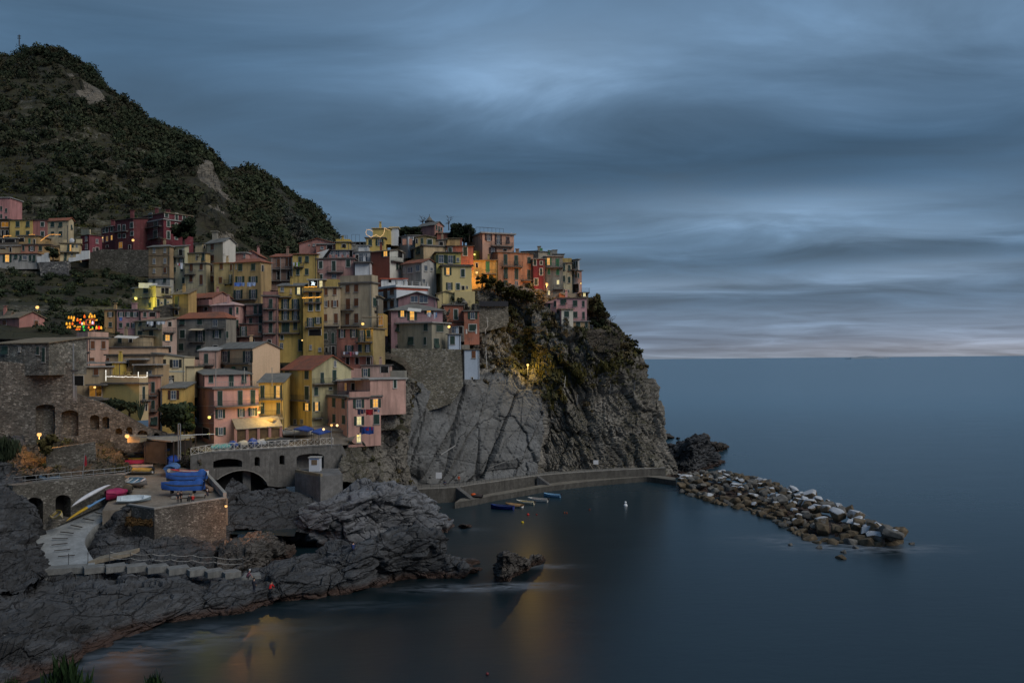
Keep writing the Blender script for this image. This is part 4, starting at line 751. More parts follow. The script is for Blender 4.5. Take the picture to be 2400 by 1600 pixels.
h = house('small glowing terrace house at the right end below the last ridge house', 'E', 1466, 1466, 1562, 935, 1060, 222, 6, (.2, .16, .13), ('flat', .2, SLABM), wins='Y 1472 955 8 36;Y 1512 955 40 50;d 1540 960 20 50')
balcony(h, 'E', 1468, 1570, 925, 50, 1.0)
# ------------------------------------------------------------------ landscape
def struct(o): o['kind'] = 'structure'; return o
def ZP(l): return [PZ(*q) for q in l]
def DP(l): return [P(*q) for q in l]
ROCK_SHORE = rock('shore_rock', (.08, .085, .093), (.038, .04, .043), (.3, .45, .2), (.12, .3, 1.1), lite=.45, cs=.2, bstr=.7)
ROCK_PALE = rock('pale_rock', (.185, .195, .215), (.12, .123, .13), (.2, .3, .2), (.1, .2, .5), lite=.4, cs=.16, crack=.9, bstr=.5)
ROCK_CLIFF = rock('cliff_rock', (.25, .235, .21), (.165, .152, .132), (0, .95, .2), (.1, .2, .55), moss=.9, lite=.3, cs=.12, bstr=.6)
ROCK_BROWN = rock('brown_rock', (.12, .1, .08), (.08, .068, .055), (.3, .8, .4), (.25, .4, 1.2), moss=.8, tide=False, cs=.3)
ROCK_DARK = rock('dark_rock', (.13, .118, .107), (.08, .073, .068), (.4, .9, .2), (.3, .5, 1.5), cs=.5)
def displace(G, amp=1.0, cell=.22, cellamp=.8, squash=(1, 1, 1), seed=1, fine=.25, nf=.16, mask=None, sd=(-.45, .3, .85), bed=.4, ledge=.4, lmask=None):
    """large swells, broken blocks, ledges along the bedding planes (normal sd) and fine grain"""
    N = grid_normals(G); sh = G.shape; p = G.reshape(-1, 3); n = N.reshape(-1, 3)
    if np.dot(n.mean(0), (0, -1, .6)) < 0: n = -n
    sd = np.array(sd)/np.linalg.norm(sd); along = p@sd; q = p*np.array(squash)
    w = np.stack([fbm(p*.09, 3, seed+k*5) for k in (3, 4, 5)], 1)
    w2 = np.stack([fbm(p*.5, 3, seed+k*7) for k in (3, 4, 5)], 1)
    qq = q+sd*along[:, None]*.9
    t1, l1, g1 = cells(qq*cell+w*.45+w2*.06, seed); t2, l2, g2 = cells((q+sd*along[:, None]*2.2)*cell*2.3+w*.5+w2*.1, seed+50)
    lm = 1 if lmask is None else lmask.reshape(-1)
    d = amp*fbm(p*nf, 4, seed, .5)*.9 + cellamp*(t1*1.1+l1*.6-.45*np.exp(-(g1/.05)**2)) + lm*cellamp*.42*(t2*1.2+l2*.7-.4*np.exp(-(g2/.06)**2))
    b = along*bed+w[:, 0]*.5+w2[:, 1]*.05; f = b-np.floor(b); lv = .3+.7*_hash(np.floor(b), np.floor(b)*0, np.floor(b)*0, seed); b3 = b*3.3+.4; f3 = b3-np.floor(b3)
    patch = np.clip(.5+1.2*vnoise(p*.12, seed+77), 0, 1)
    d = d + lm*patch*(ledge*lv*(np.minimum(f*1.6, 1)**2-np.clip((f-.86)/.14, 0, 1)-.4) + ledge*.4*(f3-.5))
    d = d + fine*(.55*fbm((p+sd*along[:, None]*1.5)*1.4, 4, seed+3, .6))
    if mask is not None: d = d*mask.reshape(-1)
    return (p+n*d[:, None]).reshape(sh), n.reshape(sh)
def rock_sheet(name, profiles, nu, nv, mat, back=((0, 2.5, -1.2), (0, 5, -7)), label=None, cat=None, zp=True, **kw):
    prof = []
    for l in profiles:
        pts = ZP(l) if zp else DP(l)
        for b in back: pts.append(pts[-1]+np.array(b))
        prof.append(pts)
    G = loft(prof, nu, nv); G, N = displace(G, **kw)
    o = np_mesh(name, G.reshape(-1, 3), grid_faces(nu, nv), mat)
    if label: tag(o, label, cat)
    else: struct(o)
    return o, G, N
# --- leaves
def leaf_cloud(name, C, R, n, mat, seed=0, size=.3, flat=.75, tintbase=None, parent=None, spiky=0):
    rg = np.random.default_rng(seed); C = np.asarray(C, float); R = np.asarray(R, float); k = len(C)
    d = rg.normal(size=(k, n, 3)); d /= np.linalg.norm(d, axis=2, keepdims=True)
    rad = (.45+.55*rg.random((k, n, 1))**.5)*(.75+.5*vnoise((d*1.7+C[:, None, :]*.37).reshape(-1, 3), seed).reshape(k, n, 1))
    p = C[:, None, :]+d*rad*R[:, None, None]*np.array((1, 1, flat))
    nn = d+rg.normal(size=d.shape)*.7; nn /= np.linalg.norm(nn, axis=2, keepdims=True)
    a = np.cross(nn, rg.normal(size=d.shape)); a /= np.linalg.norm(a, axis=2, keepdims=True)+1e-9; b = np.cross(nn, a)
    s = (size*(.6+.8*rg.random((k, n, 1))))*R[:, None, None]
    if spiky: a = a*s*.25; b = (b*.4+np.array((0, 0, 1.0)))*s*1.6
    else: a = a*s; b = b*s*(.45+.5*rg.random((k, n, 1)))
    V = np.stack([p-a, p-b*.8, p+a, p+b], 2).reshape(-1, 3); F = np.arange(len(V)).reshape(-1, 4)
    tb = rg.random(k) if tintbase is None else np.asarray(tintbase)
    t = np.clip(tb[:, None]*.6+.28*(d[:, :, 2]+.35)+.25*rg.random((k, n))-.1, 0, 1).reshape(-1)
    off = np.array(parent.location) if parent else 0
    return np_mesh(name, V-off, F, mat, parent, attr=t)
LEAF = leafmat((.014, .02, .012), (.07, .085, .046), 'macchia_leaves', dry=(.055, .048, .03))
LEAF2 = leafmat((.028, .032, .016), (.125, .12, .055), 'cliff_scrub', dry=(.1, .075, .04))
LEAF3 = leafmat((.012, .02, .012), (.055, .072, .04), 'dark_leaves')
GRASSM = leafmat((.06, .055, .02), (.2, .17, .05), 'dry_grass')
# --- hills
HB = ((0, 60, -12), (10, 130, -60))
H1 = [
 [(-1300, 800, 150), (-1300, 720, 175), (-1300, 640, 205), (-1280, 560, 240), (-1250, 480, 290), (-1200, 400, 390), (-1150, 340, 490), (-1100, 300, 560)],
 [(-760, 800, 165), (-760, 720, 190), (-760, 640, 222), (-740, 560, 255), (-720, 475, 300), (-690, 370, 400), (-660, 290, 500), (-640, 250, 570)],
 [(-330, 800, 175), (-330, 720, 200), (-330, 640, 232), (-320, 560, 262), (-310, 470, 300), (-300, 330, 400), (-290, 230, 500), (-280, 190, 570)],
 [(-140, 800, 175), (-140, 720, 200), (-140, 640, 233), (-140, 575, 262), (-135, 485, 292), (-130, 330, 390), (-125, 200, 490), (-120, 150, 565)],
 [(0, 800, 176), (0, 725, 200), (0, 650, 233), (0, 590, 264), (0, 490, 290), (5, 340, 380), (5, 190, 485), (5, 120, 560)],
 [(125, 800, 178), (122, 725, 202), (120, 655, 235), (120, 590, 266), (120, 492, 292), (122, 330, 382), (125, 180, 485), (128, 106, 555)],
 [(250, 805, 182), (245, 730, 205), (242, 660, 236), (240, 600, 262), (240, 500, 300), (245, 370, 380), (250, 260, 450), (255, 192, 510)],
 [(350, 830, 190), (345, 745, 214), (342, 680, 234), (340, 600, 268), (342, 495, 305), (348, 400, 370), (355, 320, 430), (358, 276, 470)],
 [(440, 850, 200), (436, 760, 222), (432, 690, 242), (428, 600, 272), (430, 510, 305), (432, 430, 355), (436, 360, 410), (438, 312, 450)],
 [(505, 870, 206), (502, 770, 230), (500, 690, 250), (500, 610, 280), (500, 530, 305), (498, 450, 350), (494, 380, 400), (489, 338, 430)],
 [(600, 880, 214), (595, 780, 238), (588, 700, 258), (578, 630, 285), (560, 560, 310), (540, 490, 350), (520, 425, 395), (503, 362, 436)]]
prof = []
for l in H1:
    l = l[:-1]+[(l[-1][0], l[-1][1]+20, l[-1][2])]; p = DP(l); p += [p[-1]+np.array(b) for b in HB]; prof.append(p)
prof.append([q+np.array((14, 26, -2)) for q in prof[-1]]); prof.append([q+np.array((26, 120, -6)) for q in prof[-2]])
NU, NV = 310, 300
G = loft(prof, NU, NV); v01 = np.linspace(0, 9.99, NV)[None, :]; u01 = np.linspace(-2, 10, NU)[:, None]
zt = G[:, :, 2]; st = 3.6; f = zt/st+.35*fbm(G.reshape(-1, 3)*np.array((.02, .02, 0)), 3, 4).reshape(NU, NV); k = np.floor(f); fr_ = f-k
stepz = (k+np.clip((fr_-.62)/.38, 0, 1)-f)*st
tm = np.clip(1.25-np.abs(v01-3.6)/2.6, 0, 1)*np.clip((5.8-u01)/.8, 0, 1)
G[:, :, 2] += stepz*tm*.9
rockm = np.exp(-((u01-7.2)/1.0)**2)*np.clip((v01-3.6)/.6, 0, 1)*np.clip((7.0-v01)/.6, 0, 1)+np.exp(-((u01-3.7)/.7)**2-((v01-6.8)/.35)**2)
hd = fbm(G.reshape(-1, 3)*.03, 5, 21).reshape(NU, NV)*3.2*np.clip((v01-3)/2, .25, 1)+ridged(G.reshape(-1, 3)*.07, 4, 8).reshape(NU, NV)*2.6*np.clip(rockm, 0, 1)
G[:, :, 2] += hd; G[:, :, 1] -= hd*.6
HILLM = rock('hill_ground', (.042, .038, .027), (.03, .03, .02), (.2, .3, .2), (.1, .1, .5), moss=.9, tide=False, cs=.1, crack=.3)
hill = struct(np_mesh('hill', G.reshape(-1, 3), grid_faces(NU, NV), HILLM))
HROCK = rock('hill_rock', (.21, .185, .15), (.12, .108, .088), (.1, 1.1, .3), (.2, .2, .7), tide=False, cs=.12, crack=.8)
hill.data.materials.append(HROCK); hill.data.materials.append(stone((.085, .08, .055), 1.0, light=.2))
fm = (rockm[:-1, :-1]*(.75+.6*fbm(G[:-1, :-1].reshape(-1, 3)*.05, 3, 77).reshape(NU-1, NV-1)*1.5) > .62).reshape(-1).astype(np.int32)
tw = ((fr_ > .66) & (tm > .3) & (vnoise(G.reshape(-1, 3)*.045, 5).reshape(NU, NV) > -.15))[:-1, :-1].reshape(-1); fm[tw & (fm == 0)] = 2
hill.data.polygons.foreach_set('material_index', fm)
rg = np.random.default_rng(3)
def scatter(G, n, prob, seed, rmin, rmax, lift=.35):
    rg = np.random.default_rng(seed); a, b = G.shape[:2]
    e1 = np.linalg.norm(np.diff(G, axis=0)[:, :-1], axis=2); e2 = np.linalg.norm(np.diff(G, axis=1)[:-1], axis=2); w = (e1*e2*np.clip(prob[:-1, :-1], 0, None)).reshape(-1); w /= w.sum()
    i = rg.choice(len(w), n, p=w); iu, iv = i//(b-1), i % (b-1); f, g = rg.random((2, n, 1))
    p = (G[iu, iv]*(1-f)+G[np.minimum(iu+1, a-1), iv]*f)*(1-g)+(G[iu, iv+1]*(1-f)+G[np.minimum(iu+1, a-1), iv+1]*f)*g
    r = rmin+(rmax-rmin)*rg.random(n)**2.2
    p[:, 2] += r*lift
    return p, r
dens = np.clip(.75+.9*fbm(G.reshape(-1, 3)*.022, 4, 5).reshape(NU, NV), .02, 2)*np.where(u01 > -.6, 1, .03)*np.clip(1-rockm*1.25, .03, 1)*np.where(v01 > 8.6, .0, 1)
upper = dens*np.clip((v01-3.2)/1.0, 0, 1)
up2 = upper*np.clip(1-tm*.75, .1, 1)
p, r = scatter(G, 13500, up2+.12*np.where(u01 > -.6, 1, .03)*np.clip((v01-3.2)/1.0, 0, 1)*np.clip(1-rockm*1.25, 0, 1)*np.where(v01 > 8.6, 0, 1), 11, .9, 4.2)
pb, rb = scatter(G, 420, upper*np.clip(1-tm*.6, .1, 1)*np.clip(1-rockm*1.3, 0, 1)*np.clip((8.2-v01)/.4, 0, 1), 19, 3.0, 6.5)
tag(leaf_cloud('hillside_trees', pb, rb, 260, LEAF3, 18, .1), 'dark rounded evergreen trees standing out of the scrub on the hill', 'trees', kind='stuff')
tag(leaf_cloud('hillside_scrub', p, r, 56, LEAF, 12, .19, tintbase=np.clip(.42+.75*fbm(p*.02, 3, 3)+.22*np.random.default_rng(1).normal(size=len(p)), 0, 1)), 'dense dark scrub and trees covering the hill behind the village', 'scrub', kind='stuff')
# rows of vines and weeds on the terraces: kept to the step edges
edge = np.where(u01 > -.6, 1, .03)*((fr_ > .35) & (fr_ < .66))*tm*np.clip(.5+fbm(G.reshape(-1, 3)*.05, 3, 9).reshape(NU, NV), 0, 1.2)
p, r = scatter(G, 4200, edge*np.where((v01 > 3.2), 1, .9), 13, .35, 1.1, .25)
tag(leaf_cloud('terrace_weeds', p, r, 34, leafmat((.03, .036, .014), (.15, .15, .05), 'terrace_weed', dry=(.1, .08, .04)), 14, .3), 'low olive weeds and vines along the terrace steps of the hillside', 'weeds', kind='stuff')
low = np.where(u01 > -.6, 1, .03)*np.clip(.6+fbm(G.reshape(-1, 3)*.05, 3, 15).reshape(NU, NV), 0, 1.5)*np.clip((3.1-v01)/.4, 0, 1)*np.where(v01 < .1, 0, 1)*np.clip((6-u01)/1, .05, 1)
p, r = scatter(G, 650, low, 16, .6, 2.2)
tag(leaf_cloud('slope_scrub', p, r, 80, LEAF3, 17, .2), 'dark bushes on the terraced slope below the wine-red building', 'scrub', kind='stuff')
H2 = [
 [(420, 700, 300), (430, 560, 370), (435, 440, 470), (430, 345, 560), (428, 322, 590)],
 [(560, 700, 290), (555, 560, 360), (525, 470, 440), (510, 400, 500), (498, 362, 530)],
 [(610, 700, 285), (590, 590, 340), (570, 500, 400), (558, 430, 455), (551, 393, 480)],
 [(660, 700, 280), (650, 610, 325), (638, 540, 370), (626, 470, 415), (620, 434, 436)],
 [(710, 700, 275), (705, 630, 305), (698, 570, 345), (692, 515, 380), (689, 473, 398)],
 [(755, 700, 270), (750, 640, 295), (742, 595, 320), (736, 550, 346), (733, 511, 362)],
 [(800, 700, 266), (795, 650, 284), (788, 615, 302), (782, 580, 318), (778, 554, 328)],
 [(850, 700, 260), (845, 670, 272), (840, 645, 284), (836, 622, 294), (833, 606, 300)],
 [(920, 760, 256), (915, 740, 265), (910, 720, 272), (905, 700, 280), (900, 690, 284)]]
prof = []
for l in H2:
    l = l[:-1]+[(l[-1][0], l[-1][1]+(92 if 600 < l[-1][0] < 760 else 46), l[-1][2])]; p = DP(l); p += [p[-1]+np.array((2, 40, -8)), p[-1]+np.array((8, 110, -60))]; prof.append(p)
NU, NV = 180, 160
G = loft(prof, NU, NV); v01 = np.linspace(0, 6, NV)[None, :]
hd = fbm(G.reshape(-1, 3)*.035, 5, 31).reshape(NU, NV)*2.6*np.clip(v01/1.0, 0, 1); G[:, :, 2] += hd; G[:, :, 1] -= hd
struct(np_mesh('far_hill', G.reshape(-1, 3), grid_faces(NU, NV), HILLM))
dens = np.clip(.8+.7*fbm(G.reshape(-1, 3)*.03, 4, 35).reshape(NU, NV), .05, 2)*np.where(v01 > 5.2, 0, 1)
p, r = scatter(G, 5500, dens, 36, .9, 2.7)
LEAFH = leafmat((.035, .045, .036), (.085, .095, .075), 'far_scrub_hazed', dry=(.09, .08, .065))  # lighter, greyer leaves: distance haze mixed into their colour
tag(leaf_cloud('far_hill_scrub', p, r, 60, LEAFH, 37, .2, tintbase=np.clip(.45+.7*fbm(p*.025, 3, 3)+.15*np.random.default_rng(1).normal(size=len(p)), 0, 1)), 'grey-green scrub covering the farther hill spur that slopes to the sea', 'scrub', kind='stuff')
# --- ground under the village: follows the feet of the houses
xs = np.array([(h.pt(h.wR/2, h.wL/2, h.z0)) for h in HOUSES if not (h.C[0] > -27 and h.C[1] < 214)])
gx, gy = np.meshgrid(np.linspace(-125, 40, 110), np.linspace(150, 262, 80), indexing='ij')
q = np.stack([gx, gy], -1).reshape(-1, 1, 2); d2 = ((q-xs[None, :, :2])**2).sum(2); w = 1/(d2+9)**2
z = (w*xs[None, :, 2]).sum(1)/w.sum(1)-3-np.clip(np.sqrt(d2.min(1))-5, 0, 9)*1.2
_gf = grid_faces(110, 80)
ground = struct(np_mesh('ground', np.concatenate([q[:, 0], z[:, None]], 1), _gf[(np.sqrt(d2.min(1))[_gf].max(1) < 7) & ((q[:, 0, 1]-xs[d2.argmin(1), 1])[_gf].min(1) > -2.2)], ROCK_BROWN))
# --- the cliff
CL = [
 [(800, 1150, 180), (806, 1100, 183), (815, 1060, 186), (830, 1030, 190), (845, 1000, 194), (855, 960, 198), (860, 900, 202)],
 [(888, 1136, 188), (874, 1060, 189), (878, 1000, 190), (890, 950, 191), (905, 905, 193), (915, 860, 197), (920, 800, 201)],
 [(960, 1140, 190), (955, 1050, 190.5), (968, 970, 192.5), (985, 905, 194.6), (988, 860, 199), (990, 810, 204), (990, 760, 207)],
 [(1080, 1124, 199), (1082, 1040, 199), (1085, 960, 200.5), (1090, 905, 201.5), (1095, 850, 213), (1100, 780, 216), (1108, 690, 220)],
 [(1180, 1108, 205), (1185, 1030, 207), (1190, 960, 210), (1195, 912, 212), (1198, 850, 218), (1192, 770, 223), (1190, 680, 228)],
 [(1252, 1102, 209), (1258, 1030, 211), (1262, 970, 213), (1258, 935, 215), (1250, 860, 220), (1248, 770, 225), (1250, 688, 230)],
 [(1278, 1100, 214.5), (1280, 1030, 217), (1284, 970, 218), (1284, 930, 217), (1280, 860, 218.8), (1275, 800, 222), (1276, 692, 231)],
 [(1345, 1097, 216), (1347, 1040, 217), (1350, 980, 218.5), (1350, 925, 219.5), (1348, 860, 220.4), (1342, 822, 221.4), (1340, 768, 228)],
 [(1450, 1093, 220.5), (1452, 1030, 222), (1450, 980, 223), (1438, 920, 223.8), (1428, 850, 224.6), (1415, 815, 226), (1402, 778, 231)],
 [(1580, 1088, 227), (1570, 1028, 230), (1552, 968, 232), (1520, 884, 235), (1486, 826, 238), (1455, 788, 240), (1415, 748, 241)]]
prof = []
for l in CL:
    p = DP(l); p = [p[0]+np.array((0, -.6, -7))]+p; p += [p[-1]+np.array((0, 9, .5)), p[-1]+np.array((0, 40, -6))]; prof.append(p)
prof.append([q+np.array((-3, 16, 0)) for q in prof[-1]]); prof.append([q+np.array((-10, 40, 0)) for q in prof[-2]])
NU, NV = 460, 300
G = loft(prof, NU, NV); u01 = np.linspace(0, 11, NU)[:, None]; v01 = np.linspace(0, 9, NV)[None, :]
upper = 1/(1+np.exp(-(v01-4.35)*4)); rough = 1.0+0*u01
slab = np.clip(1-np.abs(u01-3.3)/2.3, 0, 1)**.5*(1-upper)
msk = (.55+.75*upper)*(1-.5*slab)
top = np.clip((7.3-v01)/.7, .15, 1)
p3 = G.reshape(-1, 3)
G1, N1 = displace(G, 1.5, .1, 1.5, (1.1, 1, .6), 4, .55, .1, (.5+.7*upper+.45*np.clip(1-slab*1.5, 0, 1)*(1-upper))*(1-.72*slab)*top, sd=(.8, .25, .5), bed=.2, ledge=.8, lmask=np.clip(1-1.6*slab, 0, 1))
# leaning slabs of the smooth face: long cracks
pp = p3.copy(); pp[:, 0] -= (pp[:, 2]-20)*.42; t, l, g = cells(pp*np.array((.15, .08, .024)), 91); t2, l2, g2 = cells(pp*np.array((.36, .15, .07)), 93)
sd = (t*1.0+l*.9-1.5*np.exp(-(g/.045)**2)+.28*l2-.35*np.exp(-(g2/.04)**2)).reshape(NU, NV)*slab
G1 = G1+N1*sd[:, :, None]
cliff = struct(np_mesh('cliff', G1.reshape(-1, 3), grid_faces(NU, NV), ROCK_CLIFF))
SLABR = rock('slab_rock', (.17, .177, .183), (.138, .138, .134), (0, 1.15, .1), (.05, .2, .35), tide=True, lite=.3, cs=.045, crack=.3, bstr=.4)
cliff.data.materials.append(SLABR)
cliff.data.polygons.foreach_set('material_index', ((slab+.12*fbm(p3*.09, 3, 5).reshape(NU, NV))[:-1, :-1] > .3).reshape(-1).astype(np.int32))
veg = np.clip(.25+1.0*fbm(G1.reshape(-1, 3)*.07, 4, 41).reshape(NU, NV), 0, 1.2)*upper*np.clip((8.2-v01)/.4, 0, 1)*np.clip((u01-1.6)/.8, .0, 1)*np.where(u01 > 10.2, 0, 1)
p, r = scatter(G1, 1500, veg, 42, .35, 1.7, .3)
tag(leaf_cloud('cliff_scrub', p, r, 40, LEAF2, 43, .3), 'olive and brown scrub growing over the upper part of the cliff', 'scrub', kind='stuff')
crev = np.exp(-((u01-6.15)/.3)**2)*np.clip((v01-3.0)/.5, 0, 1)*np.clip((5.6-v01)/.5, 0, 1)+np.exp(-((u01-5.3)/.5)**2-((v01-5.1)/.35)**2)+np.exp(-((u01-7.4)/1.0)**2-((v01-4.75)/.3)**2)
p, r = scatter(G1, 420, crev, 45, .35, 1.1, .3)
tag(leaf_cloud('cliff_grass', p, r, 46, GRASSM, 46, .5, spiky=1), 'tufts of dry yellow grass around the cleft and ledge of the cliff', 'grass', kind='stuff')
# --- shore rocks
rock_sheet('shore_rocks', [
 [(-90, 1700, 0), (-90, 1560, 2.5), (-90, 1450, 4.5), (-90, 1380, 5.2), (-90, 1335, 5.4), (-90, 1305, 5.2)],
 [(100, 1610, -.8), (95, 1530, 1.5), (95, 1445, 3.4), (98, 1385, 3.65), (100, 1348, 3.30), (100, 1330, 3.10)],
 [(212, 1548, -.8), (215, 1495, 1.0), (222, 1432, 2.7), (230, 1382, 3.15), (235, 1348, 2.90), (240, 1330, 2.60)],
 [(330, 1502, -.8), (335, 1462, .9), (340, 1415, 2.3), (340, 1378, 2.85), (345, 1350, 2.60), (350, 1332, 2.40)],
 [(450, 1464, -.8), (455, 1432, .8), (455, 1397, 2.2), (460, 1370, 2.65), (465, 1352, 2.40), (470, 1338, 2.20)],
 [(565, 1448, -.8), (565, 1416, .9), (570, 1386, 1.75), (575, 1364, 1.90), (580, 1350, 2.10), (590, 1340, 1.90)],
 [(650, 1426, -.8), (650, 1395, 1), (650, 1365, 2.2), (655, 1340, 2.8), (660, 1325, 3.0), (670, 1312, 2.6)],
 [(745, 1408, -.8), (745, 1380, 1), (745, 1350, 2.4), (750, 1322, 3.4), (755, 1305, 3.6), (760, 1295, 3.0)],
 [(835, 1398, -.8), (835, 1365, 1.2), (835, 1330, 3.2), (838, 1300, 4.6), (840, 1282, 5.1), (845, 1272, 4.8)],
 [(930, 1376, -.8), (930, 1345, 1.2), (932, 1305, 3.6), (935, 1270, 5.4), (940, 1246, 6.3), (950, 1234, 6.0)],
 [(1020, 1362, -.8), (1022, 1340, .8), (1022, 1305, 3), (1022, 1280, 4.6), (1025, 1263, 5.3), (1030, 1252, 5.0)],
 [(1062, 1360, -.8), (1062, 1345, .4), (1060, 1330, 1.4), (1056, 1318, 2), (1052, 1308, 2.3), (1050, 1302, 2.1)],
 [(1118, 1349, -.8), (1118, 1341, .1), (1114, 1331, .9), (1108, 1324, 1.2), (1102, 1317, 1.2), (1098, 1314, .9)],
 [(1138, 1346, -1.5), (1138, 1344, -1.5), (1136, 1340, -1.5), (1134, 1338, -1.5), (1130, 1336, -1.5), (1128, 1335, -1.5)]], 560, 190, ROCK_SHORE, amp=.8, cell=.2, cellamp=.75, squash=(.7, 1, 1.2), seed=61, fine=.13, nf=.2, ledge=.3, bed=.42)
rock_sheet('harbour_rocks', [
 [(640, 1282, -1.5), (642, 1278, -1.2), (645, 1270, -.8), (650, 1262, -.6), (655, 1255, -.8), (660, 1250, -1)],
 [(658, 1276, -.8), (660, 1255, 1.2), (665, 1235, 2.6), (672, 1215, 3.6), (680, 1203, 4), (690, 1195, 3.6)],
 [(715, 1290, -.8), (715, 1262, 1.6), (720, 1230, 4), (730, 1200, 5.8), (740, 1186, 6.4), (752, 1176, 6.2)],
 [(800, 1290, -.8), (800, 1255, 2), (805, 1215, 5), (810, 1180, 7.2), (820, 1158, 8.2), (830, 1143, 8.1)],
 [(870, 1282, -.8), (870, 1245, 2.2), (872, 1200, 5.6), (875, 1162, 8.3), (880, 1138, 9.4), (885, 1124, 9.6)],
 [(940, 1276, -.8), (940, 1240, 2), (940, 1200, 5), (940, 1166, 7.3), (940, 1147, 8.3), (940, 1135, 8.5)],
 [(1000, 1268, -.8), (1000, 1240, 1.6), (1000, 1210, 3.6), (1000, 1189, 4.9), (1000, 1176, 5.5), (998, 1166, 5.5)],
 [(1042, 1256, -.8), (1041, 1240, .6), (1038, 1225, 1.8), (1034, 1213, 2.6), (1030, 1206, 3), (1026, 1201, 2.8)],
 [(1066, 1250, -1.5), (1064, 1246, -1.5), (1062, 1240, -1.5), (1058, 1236, -1.5), (1054, 1232, -1.5), (1050, 1230, -1.5)]], 300, 150, ROCK_PALE, amp=1.0, cell=.17, cellamp=.9, squash=(.8, 1, 1), seed=71, fine=.09, nf=.16, ledge=.16, bed=.3)
rock_sheet('glowing_shore_rocks', [
 [(505, 1352, 1), (508, 1322, 2.2), (512, 1302, 2.8), (516, 1288, 3.0), (520, 1278, 2.8), (525, 1272, 2.4)],
 [(580, 1352, 0), (582, 1318, 2.2), (585, 1292, 3.5), (590, 1272, 4.1), (592, 1264, 4.1), (595, 1258, 3.8)],
 [(642, 1336, -.8), (642, 1310, 1), (642, 1287, 2.3), (644, 1270, 2.9), (647, 1258, 3.2), (650, 1251, 3.0)],
 [(686, 1320, -.8), (683, 1308, .2), (679, 1296, 1), (673, 1286, 1.4), (666, 1277, 1.6), (661, 1272, 1.4)],
 [(706, 1318, -1.5), (704, 1315, -1.5), (700, 1310, -1.5), (695, 1306, -1.5), (690, 1304, -1.5), (688, 1302, -1.5)]], 130, 100, ROCK_DARK, amp=.8, cell=.3, cellamp=.6, seed=81, fine=.12, nf=.25, ledge=.3)
rock_sheet('bastion_rocks', [
 [(200, 1306, 4.0), (212, 1277, 4.9), (228, 1252, 5.7), (248, 1227, 6.7), (272, 1203, 7.8), (292, 1190, 8.4)],
 [(232, 1318, 3.7), (245, 1284, 4.9), (260, 1256, 6.0), (274, 1228, 7.3), (288, 1204, 8.4), (302, 1192, 9.0)],
 [(300, 1325, 3.2), (310, 1288, 4.4), (320, 1258, 5.1), (330, 1238, 5.5), (340, 1227, 5.7), (350, 1217, 5.9)],
 [(420, 1332, 2.6), (420, 1302, 3.5), (425, 1277, 4.1), (430, 1257, 4.7), (432, 1242, 4.9), (435, 1227, 5.1)],
 [(512, 1336, 1.2), (514, 1307, 1.9), (518, 1287, 2.5), (522, 1270, 2.9), (526, 1257, 3.1), (528, 1243, 3.3)],
 [(545, 1335, -1), (545, 1310, -1), (546, 1295, -1), (547, 1284, -1), (548, 1276, -1), (549, 1270, -1)]], 220, 130, ROCK_SHORE, amp=.55, cell=.28, cellamp=.45, seed=85, fine=.12, nf=.25, ledge=.3)
rock_sheet('channel_rocks', [
 [(500, 1245, 139), (505, 1215, 143), (510, 1190, 146), (520, 1165, 148), (530, 1145, 150), (540, 1128, 151.5)],
 [(560, 1240, 141), (562, 1207, 144.5), (568, 1182, 147), (575, 1170, 148.5), (582, 1160, 150), (588, 1152, 151)],
 [(640, 1240, 141.5), (640, 1208, 145), (645, 1183, 148), (655, 1165, 150), (665, 1152, 151.5), (670, 1146, 153)],
 [(740, 1245, 143), (740, 1212, 146.5), (750, 1190, 149.5), (765, 1176, 152), (775, 1168, 154), (780, 1164, 156)],
 [(835, 1230, 148), (835, 1195, 151.5), (840, 1168, 155), (845, 1150, 158), (850, 1138, 160), (855, 1130, 162)],
 [(905, 1230, 160), (905, 1190, 165), (905, 1160, 170), (905, 1148, 174), (905, 1140, 177), (905, 1136, 180)]], 240, 130, ROCK_SHORE, zp=False, amp=.4, cell=.22, cellamp=.4, squash=(.6, 1, 1), seed=88, fine=.12, nf=.2, sd=(-.6, .2, .75), ledge=.25)
pw = [PZ(x, y, 3.35) for x, y in ((520, 1250), (690, 1256), (700, 1222), (520, 1215))]
_, GS_, _ = rock_sheet('landslip_slope', [
 [(786, 1128, 160), (792, 1100, 162), (798, 1075, 164), (806, 1054, 166), (810, 1046, 167), (812, 1044, 168)],
 [(830, 1130, 163), (832, 1100, 165), (835, 1070, 167), (838, 1050, 168.3), (845, 1040, 169.5), (852, 1032, 171)],
 [(868, 1132, 168.5), (868, 1095, 170), (868, 1060, 171.5), (872, 1034, 172.6), (878, 1010, 173.6), (886, 985, 175)],
 [(900, 1136, 174), (895, 1095, 174), (890, 1050, 173.8), (893, 1000, 174.6), (903, 958, 174.6), (915, 930, 176)],
 [(940, 1142, 186), (934, 1090, 182), (930, 1040, 179), (932, 990, 177.6), (940, 940, 178), (955, 900, 180)],
 [(968, 1146, 190.5), (960, 1090, 190), (956, 1040, 189), (960, 990, 188), (966, 945, 187), (974, 900, 187)]], 150, 120, ROCK_CLIFF, zp=False, back=((0, 2, 0), (0, 6, -2)), amp=.45, cell=.22, cellamp=.45, seed=97, fine=.2, nf=.16, sd=(.8, .25, .5))
_, GB_, _ = rock_sheet('garden_bank', [[(x, 824, 220.5), (x+2, 802, 221.6), (x+4, 786, 222.6), (x+5, 777, 223.2)] for x in (1258, 1300, 1345, 1390, 1425, 1452)], 90, 50, ROCK_BROWN, zp=False, back=((0, 2, .2), (0, 6, -1)), amp=.4, cell=.4, cellamp=.3, seed=98, fine=.15, nf=.2)
